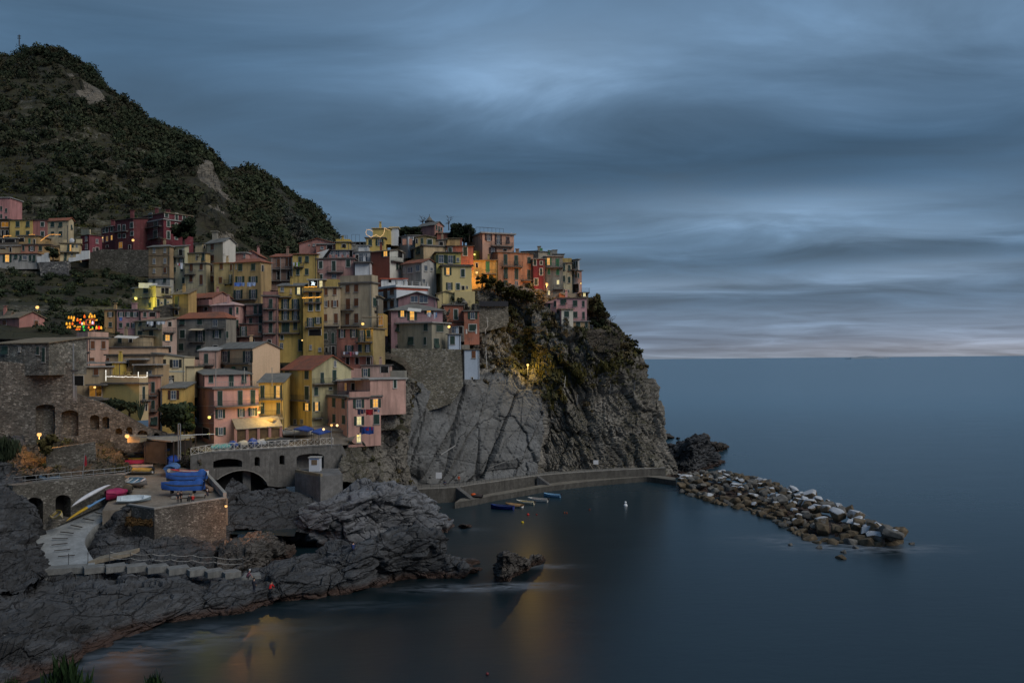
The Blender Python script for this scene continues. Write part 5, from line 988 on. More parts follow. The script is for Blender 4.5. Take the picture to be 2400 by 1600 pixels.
_, GL_, _ = rock_sheet('left_crag', [
 [(-90, 1400, 5.5), (-90, 1300, 7.5), (-90, 1200, 11), (-90, 1100, 15), (-90, 1000, 19), (-90, 900, 22.5)],
 [(0, 1392, 4.8), (0, 1300, 7), (0, 1220, 10), (4, 1140, 13), (8, 1075, 15.4), (10, 1010, 17.8)],
 [(70, 1372, 4.5), (80, 1312, 5.4), (76, 1262, 7.3), (58, 1195, 9.8), (40, 1140, 12.2), (32, 1095, 13.6)],
 [(102, 1356, 4.2), (97, 1327, 4.6), (93, 1303, 5.3), (84, 1273, 6.4), (66, 1236, 8.2), (46, 1200, 9.8)],
 [(108, 1350, 3.2), (106, 1326, 3.6), (102, 1300, 4.4), (92, 1270, 5.6), (76, 1236, 7.2), (56, 1205, 8.6)]], 170, 220, ROCK_SHORE, back=((0, 2, -.5), (0, 5, -6)), amp=.9, cell=.22, cellamp=.7, seed=91, fine=.14, nf=.2)
rock_sheet('left_headland', [[(x, 1720, 72+k), (x, 1540, 92+k), (x, 1380, 110+k), (x, 1250, 122+k), (x, 1110, 133+k), (x, 960, 144+k), (x, 850, 151+k), (x, 800, 174+k), (x, 790, 184+k)] for x, k in ((-70, 2), (-220, -4), (-420, -12), (-750, -22), (-1150, -34))], 110, 130, ROCK_SHORE, zp=False, back=((0, 12, 1),), amp=1.2, cell=.12, cellamp=1.0, seed=131, fine=.15, nf=.12)
_, GW_, _ = rock_sheet('wall_foot_rocks', [
 [(-100, 1125, 12.6), (-100, 1095, 14.2), (-100, 1060, 15.8), (-100, 990, 18.6)],
 [(40, 1121, 12.6), (40, 1092, 14.2), (40, 1060, 15.8), (40, 1025, 17.3)],
 [(120, 1117, 12.6), (120, 1090, 14.0), (120, 1060, 15.4), (120, 1035, 16.6)],
 [(205, 1113, 12.6), (205, 1088, 13.9), (208, 1060, 15.3), (212, 1038, 16.3)],
 [(283, 1108, 12.6), (281, 1080, 13.9), (279, 1052, 15.2), (277, 1035, 16)],
 [(296, 1108, 12.2), (295, 1085, 12.8), (293, 1070, 13.2), (292, 1062, 13.4)]], 170, 90, ROCK_BROWN, back=((0, 3, .2), (0, 6, -2)), amp=.8, cell=.35, cellamp=.6, seed=95, fine=.25, nf=.25)
_, GM_, _ = rock_sheet('bridge_foot_rocks', [
 [(440, 1165, 7.5), (432, 1130, 9.6), (424, 1104, 11.3), (422, 1086, 12.5), (425, 1074, 13.4)],
 [(500, 1180, 6), (485, 1140, 8.8), (474, 1108, 11), (470, 1088, 12.6), (470, 1074, 13.6)],
 [(545, 1190, 3), (530, 1150, 6.4), (512, 1118, 9.2), (503, 1098, 11.2), (498, 1082, 12.6)]], 90, 80, ROCK_BROWN, back=((0, 3, .3), (0, 6, -3)), amp=.6, cell=.35, cellamp=.5, seed=97, fine=.25, nf=.25)
def dens_of(G, s): return np.clip(.4+fbm(G.reshape(-1, 3)*.25, 3, s).reshape(G.shape[:2]), 0, 1.5)
pl, rl = [], []
for GG, n, s in ((GL_, 150, 1), (GW_, 150, 2), (GM_, 110, 3), (GS_, 60, 4), (GB_, 150, 5)):
    d = dens_of(GG, s)
    if GG is GL_: d = d*np.clip((np.linspace(0, 1, GG.shape[1])[None, :]-.42)/.1, 0, 1)*np.clip((.62-np.linspace(0, 1, GG.shape[0])[:, None])/.1, 0, 1)
    p, r = scatter(GG, n, d, s, .3, 1.0, .3); pl.append(p); rl.append(r)
tag(leaf_cloud('rock_scrub', np.concatenate(pl), np.concatenate(rl), 60, LEAF2, 99, .26), 'dark green and rusty scrub on the rocks at the foot of the stone walls', 'scrub', kind='stuff')
# free-standing sea rocks
def sea_rock(label, prof, nu, nv, seed, amp=.7, ca=.6, mat=None, cell=.35):
    tag(rock_sheet('sea_rock', prof, nu, nv, mat or ROCK_DARK, back=((0, 1.5, -.8), (0, 3, -5)), amp=amp, cell=cell, cellamp=ca, seed=seed, fine=.2, nf=.25)[0], label, 'rock', 'free-standing rocks in the sea')
sea_rock('dark rock islet in the harbour mouth washed by foam, beside the yellow lamp reflection', [
 [(1160, 1362, -1.5), (1160, 1350, -1.2), (1160, 1340, -1), (1162, 1332, -1)],
 [(1170, 1368, -.8), (1170, 1340, 1.4), (1172, 1312, 3.4), (1176, 1298, 4.0)], [(1190, 1368, -.8), (1190, 1340, 1.4), (1192, 1312, 3.4), (1196, 1296, 4.1)],
 [(1215, 1355, -.8), (1215, 1335, .8), (1217, 1315, 2.4), (1220, 1302, 3.2)], [(1236, 1342, -.8), (1236, 1330, .3), (1236, 1322, 1.2), (1238, 1313, 1.7)],
 [(1250, 1332, -.8), (1250, 1320, .5), (1250, 1308, 1.5), (1250, 1297, 2.2)], [(1270, 1326, -.8), (1270, 1318, 0), (1268, 1308, .9), (1266, 1300, 1.3)],
 [(1284, 1322, -1.5), (1284, 1318, -1.5), (1282, 1315, -1.5), (1280, 1312, -1.5)]], 120, 80, 101, .45, .4)
sea_rock('tall grey crag at the foot of the cliff where the breakwater begins', [
 [(1560, 1110, 0), (1565, 1090, 2), (1575, 1060, 5), (1585, 1045, 6)], [(1595, 1112, 0), (1595, 1080, 3.6), (1600, 1050, 7), (1608, 1035, 8.4)],
 [(1625, 1110, 0), (1625, 1075, 4), (1628, 1042, 8), (1632, 1028, 9.4)], [(1655, 1100, 0), (1655, 1075, 2.6), (1652, 1050, 5.6), (1650, 1032, 7.4)],
 [(1682, 1095, -1), (1682, 1088, 0), (1678, 1075, 1.5), (1672, 1062, 3)], [(1692, 1095, -2), (1692, 1092, -1.5), (1690, 1088, -1), (1688, 1086, -1)]], 110, 90, 103, 1.0, .9, ROCK_SHORE)
sea_rock('rough grey buttress between the cliff and the tall crag', [
 [(1535, 1105, 0), (1538, 1085, 2.5), (1545, 1055, 6), (1552, 1040, 7.6)], [(1565, 1112, 0), (1565, 1085, 2.8), (1568, 1058, 6), (1570, 1044, 7.4)],
 [(1590, 1115, 0), (1590, 1095, 2), (1588, 1075, 4), (1586, 1065, 5)], [(1604, 1118, -1), (1604, 1105, 0), (1600, 1095, 1), (1598, 1090, 1)]], 80, 80, 104, .9, .8, ROCK_SHORE)
sea_rock('dark pointed rock standing alone behind the tall crag', [
 [(1640, 1062, -1), (1642, 1058, 0), (1645, 1054, 0), (1646, 1050, 0)], [(1650, 1064, -.8), (1650, 1045, 3), (1650, 1032, 5), (1650, 1024, 6)],
 [(1668, 1063, -.8), (1668, 1050, 1.6), (1668, 1040, 3.4), (1668, 1033, 4.2)], [(1690, 1058, -.8), (1690, 1051, .8), (1690, 1047, 1.6), (1690, 1043, 2)], [(1706, 1052, -1), (1706, 1050, -.6), (1706, 1049, -.4), (1706, 1048, -.2)]], 80, 60, 105, .8, .7)
sea_rock('small dark ledge at the water behind the right foot of the cliff', [
 [(1545, 1030, -1), (1545, 1022, 2), (1546, 1012, 4)], [(1562, 1030, -1), (1562, 1022, 1.2), (1562, 1016, 2)], [(1576, 1031, -1), (1576, 1026, .3), (1576, 1022, .8)], [(1582, 1031, -1), (1582, 1030, -1), (1582, 1029, -1)]], 50, 40, 106, .4, .4)
sea_rock('tiny rock awash beyond the small ledge right of the cliff', [
 [(1583, 1029, -1), (1583, 1028, -1), (1583, 1027, -1)], [(1590, 1030, -.6), (1590, 1027, .3), (1590, 1025, .8)], [(1596, 1029, -1), (1596, 1028, -1), (1596, 1027, -1)]], 30, 30, 107, .2, .2)
sea_rock('reddish rock just breaking the surface right of the pale harbour rock', [
 [(1068, 1240, -1), (1070, 1237, -.6), (1072, 1233, -.3)], [(1090, 1240, -.6), (1090, 1233, .5), (1090, 1228, .9)], [(1112, 1238, -1), (1112, 1236, -.5), (1110, 1234, -.4)]], 50, 40, 108, .2, .2)
# breakwater
BT = plain('boulder_brown', (.115, .09, .06), .9, .7, 1.2); BT2 = plain('boulder_grey', (.13, .125, .115), .9, .6, 1.2)
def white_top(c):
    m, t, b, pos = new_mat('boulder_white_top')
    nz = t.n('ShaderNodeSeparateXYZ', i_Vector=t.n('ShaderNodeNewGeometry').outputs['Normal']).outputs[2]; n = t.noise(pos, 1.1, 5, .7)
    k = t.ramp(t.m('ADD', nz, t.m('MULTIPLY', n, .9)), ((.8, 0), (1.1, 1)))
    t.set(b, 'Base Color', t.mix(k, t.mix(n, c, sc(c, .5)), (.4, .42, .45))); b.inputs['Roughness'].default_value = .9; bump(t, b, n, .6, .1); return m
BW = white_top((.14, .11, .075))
import bmesh
def boulder_mesh(seed, mat):
    rg = random.Random(seed); bm = bmesh.new()
    for i in range(34):
        v = Vector((rg.gauss(0, 1), rg.gauss(0, 1), rg.gauss(0, 1))).normalized()
        v = Vector((max(-.78, min(.78, v.x)), max(-.7, min(.7, v.y)), max(-.62, min(.62, v.z))))*(.85+.3*rg.random()); bm.verts.new(v)
    g = bmesh.ops.convex_hull(bm, input=bm.verts[:]); bmesh.ops.delete(bm, geom=[e for e in g['geom_interior'] if isinstance(e, bmesh.types.BMVert)], context='VERTS')
    bmesh.ops.bevel(bm, geom=bm.edges[:], offset=.045, segments=1, affect='EDGES', profile=.6)
    me = bpy.data.meshes.new('boulder'); bm.to_mesh(me); bm.free(); me.materials.append(mat); return me
BM = {m.name: [boulder_mesh(900+i*7+k*50, m) for i in range(6)] for k, m in enumerate((BT, BT2, BW))}
up = [fp('O', *q) for q in ((330, 455), (600, 430), (900, 470), (1180, 560), (1500, 660), (1750, 775), (1900, 870), (2090, 955))]
lo = [fp('O', *q) for q in ((345, 610), (620, 695), (960, 795), (1230, 915), (1430, 1010), (1700, 1015), (1960, 1035), (2105, 985))]
U_ = catmull([PZ(x, y+4, 2.0) for x, y in up], 60); L_ = catmull([PZ(x, y, 0) for x, y in lo], 60)
core = []
for i in range(60):
    a, b = L_[i]+(0, .8, -1.2), U_[i]+(0, 2.5, -3.2); k_ = -1.6*max(0, (i-48)/11); core.append([a+(0, 0, k_), a*.6+b*.4+(0, 0, 1.5+k_), a*.3+b*.7+(0, 0, 1.9+k_), b+(0, 0, k_)])
Gc = loft(core, 120, 24); struct(np_mesh('breakwater_core', displace(Gc, .3, .5, .35, seed=3)[0].reshape(-1, 3), grid_faces(120, 24), ROCK_DARK))
rr = random.Random(5); nb = 0
def put_boulder(p, s, mat, label, grp='boulders of the breakwater'):
    o = bpy.data.objects.new('boulder', rr.choice(BM[mat.name])); COL.objects.link(o); o.location = p
    o.rotation_euler = (rr.uniform(-.4, .4), rr.uniform(-.4, .4), rr.uniform(0, 6.28)); o.scale = (s*rr.uniform(.9, 1.35), s*rr.uniform(.8, 1.1), s*rr.uniform(.65, .95))
    tag(o, label, 'boulder', grp)
for row, (s0, s1) in enumerate(((0, .12), (.12, .3), (.3, .5), (.5, .7), (.7, .88), (.88, 1.02))):
    t = 0.0
    while t < 58.5:
        i = int(t); f = t-i; s = rr.uniform(s0, s1); a = L_[i]*(1-f)+L_[i+1]*f; b = U_[i]*(1-f)+U_[i+1]*f; p = a*(1-s)+b*s
        wdt = np.linalg.norm(b-a); size = rr.uniform(.7, 1.4)*(1.25 if t > 30 else .95)*(.8 if rr.random() < .35 else 1); p[2] = -.25+2.5*math.sin(min(1, s*1.15)*1.75)+rr.uniform(-.2, .25)
        if row == 0: p[2] = rr.uniform(-.1, .25)*size
        white = row >= 2 and rr.random() < (.6 if 26 < t < 48 else .2 if t < 24 else .1) or row == 1 and rr.random() < .1
        mat = BW if white else (BT if rr.random() < (.75 if row < 2 else .45) else BT2)
        zone = 'landward third' if t < 20 else 'middle' if t < 40 else 'outer end'
        kind = 'white-topped' if white else 'brown' if mat is BT else 'grey'
        big = 'large' if size > 1.25 else 'mid-sized' if size > .95 else 'small'
        where = 'at the harbour waterline' if row == 0 else 'on the harbour slope' if row < 3 else 'along the crest' if row < 5 else 'on the seaward edge'
        put_boulder(p, size, mat, '%s %s boulder %s of the breakwater, %s' % (big, kind, where, zone)); nb += 1
        t += size*1.5/(np.linalg.norm(L_[min(59, i+1)]-L_[i])+1e-6)*rr.uniform(.8, 1.15)
for (x, y, s, l) in ((1630, 1130, .8, 'lone brown boulder awash off the breakwater tip, nearest the camera'), (1650, 1085, .55, 'small brown boulder just behind the lone one off the breakwater tip'), (2200, 1015, .5, 'outermost dark stone beyond the tip of the breakwater'), (1450, 1050, .6, 'dark reddish stone barely awash left of the lone boulder'), (2030, 1005, .5, 'small dark stone in the foam at the seaward tip'), (1220, 1025, .45, 'dark stone awash off the middle of the breakwater'), (1750, 1050, .55, 'reddish stone awash between the tip and the lone boulder')):
    p = PZ(*fp('O', x, y), 0.05); put_boulder(p, s, BT if s > .7 else BT2, l)
print('boulders', nb)
# --- sea
m, t, b, pos = new_mat('sea_water')
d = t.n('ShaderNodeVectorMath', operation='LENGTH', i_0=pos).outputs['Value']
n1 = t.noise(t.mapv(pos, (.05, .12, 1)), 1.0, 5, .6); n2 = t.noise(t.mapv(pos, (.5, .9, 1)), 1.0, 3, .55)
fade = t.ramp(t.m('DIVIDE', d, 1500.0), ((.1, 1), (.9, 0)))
foam = None
for (px, py, sx, sy, k) in ((1215, 1372, 4.5, 1.6, .8), (1262, 1326, 4, 1.4, .6), (1080, 1378, 8, 2.2, .5), (420, 1498, 9, 3.0, .55), (330, 1530, 8, 2.5, .45), (560, 1470, 9, 2, .3), (240, 1560, 6, 3, .4), (800, 1418, 10, 2, .22), (1960, 1280, 10, 4, .5), (1850, 1262, 9, 4, .4), (2100, 1285, 9, 4, .45), (1750, 1200, 12, 3, .15), (1690, 1068, 6, 2, .2), (1100, 1240, 4, 1.5, .2)):
    c = PZ(px, py, 0)
    sp = t.n('ShaderNodeSeparateXYZ', i_Vector=pos)
    dx = t.m('DIVIDE', t.m('SUBTRACT', sp.outputs[0], float(c[0])), float(sx)); dy = t.m('DIVIDE', t.m('SUBTRACT', sp.outputs[1], float(c[1])), float(sy))
    e = t.m('MULTIPLY', t.m('EXPONENT', t.m('MULTIPLY', t.m('ADD', t.m('MULTIPLY', dx, dx), t.m('MULTIPLY', dy, dy)), -1.0)), k*(.55 if px < 1000 else .9))
    foam = e if foam is None else t.m('ADD', foam, e)
fn = t.noise(t.mapv(pos, (.25, .7, 1), (0, 0, .3)), 1.0, 6, .65, .6)
fm_ = t.m('MULTIPLY', foam, t.ramp(fn, ((.38, .0), (.72, 1.0))), clamp=True)
base = t.mix(t.ramp(t.m('DIVIDE', d, 1200.0), ((.1, 0), (.5, 1))), t.mix(t.ramp(n1, ((.4, 0), (.65, 1))), (.003, .009, .012), (.005, .013, .016)), (.045, .122, .185))  # far water brightened in the base colour, standing in for haze
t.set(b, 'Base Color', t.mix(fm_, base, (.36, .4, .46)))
t.set(b, 'Roughness', t.m('ADD', t.m('MULTIPLY', fm_, .5), t.m('ADD', t.ramp(t.m('DIVIDE', d, 900.0), ((.08, .31), (.25, .24), (.9, .2))), t.m('MULTIPLY', n1, .05))))
b.inputs['IOR'].default_value = 1.4; b.inputs['Specular IOR Level'].default_value = .5
bp = t.n('ShaderNodeBump', i_Height=t.m('MULTIPLY', t.m('ADD', n2, t.m('MULTIPLY', n1, 2.5)), fade), i_Strength=.1, i_Distance=.2); t.t.links.new(bp.outputs[0], b.inputs['Normal'])
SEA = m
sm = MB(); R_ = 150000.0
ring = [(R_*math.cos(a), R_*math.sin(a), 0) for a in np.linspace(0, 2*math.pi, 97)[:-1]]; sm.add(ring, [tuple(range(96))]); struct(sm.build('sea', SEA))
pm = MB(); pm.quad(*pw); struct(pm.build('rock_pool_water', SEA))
IS = plain('distant_island', (.36, .43, .5), 1, .1, .001)  # pale blue-grey base colour with the distance haze mixed in
im = MB(); D = 16000; pts = [P(x, y, D) for x, y in ((1995, 839), (2015, 835.2), (2030, 833.6), (2044, 834.4), (2060, 836), (2085, 838.5))]; bt = [np.array((p[0], D, -20)) for p in pts]
for i in range(5):
    im.quad(bt[i], bt[i+1], pts[i+1], pts[i]); im.quad(bt[i+1]+(0, 900, 0), bt[i]+(0, 900, 0), pts[i], pts[i+1])
struct(im.build('distant_island', IS))
# ------------------------------------------------------------------ walls, bridge, square, slipway, paths
STW = stone((.15, .142, .128), 2.6); STD = stone((.16, .15, .13), 3.0); CONC = concrete((.2, .2, .2)); CONCP = concrete((.34, .33, .31), .4)
def holed_wall(name, label, cat, A, B, outer, holes, mat, depth=1.0, thick=None, backmat=None, trim=None, parent=None):
    """upright wall through the ground points A and B; outline and openings are given in photograph pixels and put onto its plane"""
    A = np.array(A, float); B = np.array(B, float); d = (B-A)*(1, 1, 0); d /= np.linalg.norm(d); n = np.cross(d, (0, 0, 1.0))
    if np.dot(n, CAM-A) < 0: n = -n
    def on(px, py):
        r = ray(px, py); return CAM+r*(np.dot(A-CAM, n)/np.dot(r, n))
    def loc(p): return Vector((float(np.dot(p-A, d)), float(p[2]), 0))
    polys = [[on(*q) for q in outer]]+[[on(*q) for q in h] for h in holes]
    flat = [p for pl in polys for p in pl]
    tris = geometry.tessellate_polygon([[loc(p) for p in pl] for pl in polys])
    m = MB(); m.add(flat, [tuple(t) for t in tris])
    th = thick or depth
    o0 = polys[0]
    for i in range(len(o0)): a, b = o0[i], o0[(i+1) % len(o0)]; m.quad(a, b, b-n*th, a-n*th)
    for pl in polys[1:]:
        for i in range(len(pl)): a, b = pl[i], pl[(i+1) % len(pl)]; m.quad(a, b, b-n*depth, a-n*depth)
    o = m.build(name, mat, parent)
    if label: tag(o, label, cat)
    if backmat:
        for pl in polys[1:]:
            k = MB(); k.add([p-n*(depth-.02) for p in pl], [tuple(range(len(pl)))]); k.build('niche', backmat, o)
    return o, on, n, d
def arch(x0, x1, ytop, ybot, rise, k=8, skew=0):
    pts = [(x0, ybot+skew)]; c = (x0+x1)/2
    for i in range(k+1):
        a = math.pi*(1-i/k); pts.append((c+(x1-x0)/2*math.cos(a), ytop+rise-rise*math.sin(a)+skew*(1-i/k)))
    pts.append((x1, ybot)); return pts
# big wall under the stone house with blind arches, falling to the right
LW, onW, nW, dW = holed_wall('retaining_wall', 'tall old stone wall with tapering blind arches sloping down to the harbour square', 'wall', P(-120, 1000, 146), P(395, 1015, 160),
  [(-120, 840), (0, 846), (60, 852), (118, 846), (168, 850), (170, 918), (200, 930), (245, 945), (300, 975), (345, 1000), (392, 1014), (392, 1060), (270, 1060), (150, 1055), (-120, 1055)],
  [arch(84, 129, 947, 1034, 7, skew=1), arch(144, 184, 961, 1022, 8), arch(211, 233, 972, 1006, 6), arch(240, 256, 976, 1004, 5), arch(271, 286, 1003, 1018, 5), arch(296, 310, 1000, 1018, 6), arch(322, 346, 1008, 1026, 8), arch(360, 374, 1014, 1030, 6)], STW, 1.4, 2.0, STD)
holed_wall('retaining_wall', 'plain squared stone wall below the blind arches, behind the slender flagpole', 'wall', P(100, 1060, 141), P(228, 1060, 144), [(108, 1062), (120, 1050), (224, 1035), (226, 1092), (206, 1100), (108, 1112)], [], STD, 1, 1.5)
holed_wall('harbour_wall', 'low stone wall with two dark arches beside the slipway', 'wall', P(60, 1200, 126), P(290, 1150, 137), [(30, 1138), (100, 1130), (180, 1123), (290, 1112), (298, 1150), (262, 1178), (215, 1195), (140, 1230), (95, 1262), (30, 1275)],
  [arch(61, 101, 1165, 1228, 13), arch(130, 166, 1159, 1212, 12)], STD, 2.2, 2.5, DARK)  # near-black backs paint the shade inside the two arches
# walkway on top of it, with a rail
m = MB(); row0 = [PZ(x, y, 12.6) for x, y in ((-60, 1144), (30, 1138), (100, 1130), (180, 1123), (292, 1112), (306, 1106))]; row1 = [p+np.array((-.4, 4.2, 0)) for p in row0]
for i in range(5): m.quad(row0[i], row0[i+1], row1[i+1], row1[i])
struct(m.build('walkway', CONCP))
def rail(label, pts, hgt, mat, n, mids=(.5,), r=.035, name='railing', cross=False, cat='railing'):
    t_ = thing(name, label, cat, pts[0]); pts = [np.asarray(p, float) for p in pts]; acc = [0]
    for i in range(len(pts)-1): acc.append(acc[-1]+np.linalg.norm(pts[i+1]-pts[i]))
    def at(s):
        i = min(max(0, int(np.searchsorted(acc, s)-1)), len(pts)-2); return pts[i]+(pts[i+1]-pts[i])*(s-acc[i])/(acc[i+1]-acc[i])
    q = [at(acc[-1]*i/n) for i in range(n+1)]
    for p in q: k = MB(); k.tube([p, p+(0, 0, hgt)], r*1.2, 5); k.build('post', mat, t_)
    k = MB()
    for z in (1.0,)+tuple(mids): k.tube([p+(0, 0, hgt*z) for p in q], r, 5)
    if cross:
        for i in range(n): k.tube([q[i]+(0, 0, .06), q[i+1]+(0, 0, hgt*.97)], r*.7, 4); k.tube([q[i]+(0, 0, hgt*.97), q[i+1]+(0, 0, .06)], r*.7, 4)
    k.build('rail_bar', mat, t_)
    return t_
GALV = plain('galvanised_steel', (.3, .31, .32), .45, .2, 2, .6); WPAINT = plain('white_paint', (.6, .58, .54), .6)
rail('grey pipe railing along the walkway above the two dark arches', [p+np.array((0, .15, .01)) for p in row0[1:]], 1.15, GALV, 12)
# the square with boats, and the slipway: concrete sheets
rows = [[(240, 1196, 8.8), (330, 1190, 8.9), (430, 1180, 9.1), (534, 1168, 9.3)], [(262, 1162, 9.8), (330, 1160, 9.8), (420, 1152, 9.9), (512, 1144, 10.0)], [(280, 1137, 10.6), (330, 1136, 10.6), (400, 1128, 10.8), (476, 1117, 11)],
        [(286, 1108, 11.6), (330, 1108, 11.6), (380, 1099, 11.9), (440, 1089, 12.2)], [(288, 1084, 12.6), (330, 1082, 12.6), (375, 1076, 12.8), (425, 1070, 13)], [(280, 1060, 13.6), (330, 1056, 13.8), (390, 1052, 13.9), (450, 1050, 14)],
        [(290, 1040, 14.2), (340, 1038, 14.3), (400, 1036, 14.4), (470, 1030, 14.6)]]
PAVE = concrete((.25, .215, .175), .35)
G = loft([ZP(r) for r in rows], 50, 30); SKV = lambda G: np.concatenate([np.concatenate([G[:, :1]-(0, 0, 4), G, G[:, -1:]-(0, 0, 4)], 1)[:1]-(0, 0, 4), np.concatenate([G[:, :1]-(0, 0, 4), G, G[:, -1:]-(0, 0, 4)], 1)], 0)
G = SKV(G); struct(np_mesh('harbour_square', G.reshape(-1, 3), grid_faces(51, 32), PAVE))
rows = [[(60, 1345, 3.9), (215, 1332, 4.0)], [(80, 1316, 4.3), (222, 1318, 4.25)], [(84, 1285, 4.9), (206, 1290, 4.9)], [(88, 1254, 5.8), (199, 1266, 5.5)], [(132, 1225, 6.7), (218, 1237, 6.4)], [(205, 1190, 8.1), (266, 1204, 7.8)], [(246, 1176, 9.0), (290, 1189, 8.85)]]
SLIP = concrete((.33, .35, .36), .35)
G = loft([ZP(r) for r in rows], 60, 12); G = SKV(G); struct(np_mesh('slipway', G.reshape(-1, 3), grid_faces(61, 14), SLIP))
WOOD = plain('wet_timber', (.05, .042, .035), .8)
for (a, b) in (((915, 912), (1010, 932)), ((800, 970), (905, 990)), ((682, 1035), (790, 1056)), ((580, 1100), (706, 1113)), ((502, 1165), (648, 1165)), ((496, 1228), (645, 1210)), ((522, 1283), (672, 1268)), ((560, 1338), (716, 1326))):
    pa, pb = fp('K', *a), fp('K', *b)
    def zs(y): return float(np.interp(y, (1176, 1190, 1204, 1237, 1266, 1290, 1318), (9.0, 8.2, 7.8, 6.45, 5.55, 4.92, 4.28)))
    A, B = PZ(*pa, zs(pa[1])+.06), PZ(*pb, zs(pb[1])+.06); m = MB(); e = B-A; m.box(A, e, (.05, .16, 0), (0, 0, .1)); tag(m.build('skid_beam', WOOD), 'dark timber boat skid let into the pale slipway', 'skid', 'timber skids across the slipway')
# bastion wall of the square
BS = stone((.15, .14, .125), 3.2)
bas = [PZ(268, 1202, 8.0), PZ(300, 1183, 9.35), PZ(362, 1193, 9.25), PZ(530, 1167, 9.55), PZ(480, 1112, 11.3)]
t_ = thing('bastion_wall', 'stone bastion wall carrying the seaward corner of the boat square', 'wall', bas[1]); m = MB()
for i in range(1, 4):
    a, b = bas[i], bas[i+1]; m.quad(a-(0, 0, 7.2), b-(0, 0, 7.2), b, a); 
m.build('wall', BS, t_); m = MB()
for i in range(1, 4):
    a, b = bas[i], bas[i+1]; e = b-a; nrm = np.cross(e/np.linalg.norm(e), (0, 0, 1.0)); m.box(a+nrm*.06-(0, 0, .02), e, -nrm*.5, (0, 0, .22 if i < 3 else .9))
m.build('coping', CONCP, t_)
m = MB(); a = PZ(500, 1150, 10); b = PZ(462, 1132, 10.6); m.box(a, b-a, (-.6, -.3, 0), (0, 0, .5)); m.build('bench_step', concrete((.3, .2, .14), .3), t_)
m = MB(); a = PZ(392, 1172, 9.5); b = PZ(470, 1166, 9.7); m.box(a+(0, 1.6, 0), b-a, (0, .4, 0), (0, 0, .35)); m.build('kerb', CONCP, t_)
p = np.array([PZ(300+rr.random()*62, 1196+rr.random()*22, 8.2) for i in range(70)])+np.array((0, -.25, -.6)); tag(leaf_cloud('wall_creeper', p, np.full(70, .5), 40, leafmat((.03, .02, .01), (.13, .075, .03), 'rusty_creeper'), 5, .3), 'rusty brown creeper hanging over the left corner of the bastion wall', 'creeper', kind='stuff')
# bridge that carries the upper square
def S_(l): return [fp('S', *q) for q in l]
BC = concrete((.185, .18, .172), 1.0)
A_, B_ = PZ(497, 1061, 14.5), PZ(800, 1043, 14.5)
BW_, onB, nB, dB = holed_wall('bridge', 'grey concrete bridge wall with a big arch and dark windows under the white railing', 'bridge', A_, B_,
  S_([(345, 622), (2110, 518), (2240, 505), (2300, 640), (2300, 905), (1560, 905), (1560, 1110), (1300, 1120), (1160, 1100), (1140, 1048), (1090, 990), (1030, 942), (950, 905), (880, 886), (800, 878), (720, 884), (650, 900), (570, 930), (500, 965), (430, 1015), (350, 1015)]),
  [S_([(370, 858), (370, 752), (430, 728), (510, 712), (590, 706), (680, 712), (750, 726), (790, 744), (790, 830)]), [fp('S', *q) for q in arch(970, 1045, 680, 815, 26)], [fp('S', *q) for q in arch(1330, 1405, 655, 795, 26)],
   S_([(1578, 880), (1578, 690), (1610, 662), (1680, 644), (1780, 634), (1880, 636), (1950, 650), (1975, 672), (1975, 880)])], BC, 3.0, 3.0, None)
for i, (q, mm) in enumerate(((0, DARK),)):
    k = MB(); a, b = onB(*fp('S', 300, 560))-nB*3.02, onB(*fp('S', 1500, 560))-nB*3.02; k.box((a[0], a[1], 4), (b-a)*(1, 1, 0)+0, -nB*.2, (0, 0, 10.3)); k.build('tunnel_dark_panel', DARK, BW_)  # near-black panel added behind the arch to stand for the tunnel's shade
k = MB(); a, b = onB(*fp('S', 1520, 560))-nB*2.7, onB(*fp('S', 2020, 560))-nB*2.7; k.box((a[0], a[1], 8.5), (b-a)*(1, 1, 0), -nB*.2, (0, 0, 5.8)); k.build('loggia_wall', CONC, BW_)
k = MB(); vp = S_([(430, 1015), (500, 965), (570, 930), (650, 900), (720, 884), (800, 878), (880, 886), (950, 905), (1030, 942), (1090, 990), (1140, 1048)]); vi = S_([(430, 1003), (500, 953), (570, 918), (650, 888), (720, 872), (800, 866), (880, 874), (950, 893), (1030, 930), (1090, 978), (1140, 1036)])
for i in range(10): a, b, c, d = onB(*vp[i])+nB*.06, onB(*vp[i+1])+nB*.06, onB(*vi[i+1])+nB*.06, onB(*vi[i])+nB*.06; k.quad(a, b, c, d); k.quad(a, b, b-nB*.06, a-nB*.06)
k.build('arch_ring', CONCP, BW_)
k = MB(); a = onB(*fp('S', 840, 900))-nB*2.0; k.box((a[0], a[1], 5), dB*1.4, -nB*1.0, (0, 0, 8.0)); k.build('pier', CONC, BW_)
# wing of the bridge turning back to the left
w0, w1 = PZ(446, 1070, 14.0), A_
k = MB(); k.quad(w0-(0, 0, 5), w1-(0, 0, 5), w1, w0); k.box(w0-(0, 0, .02), w1-w0, (0, .5, 0), (0, 0, .2)); k.build('wing_wall', BC, BW_)
k = MB(); k.box(A_+nB*.08, B_-A_, -nB*.6, (0, 0, .22)); k.build('coping', CONC, BW_)
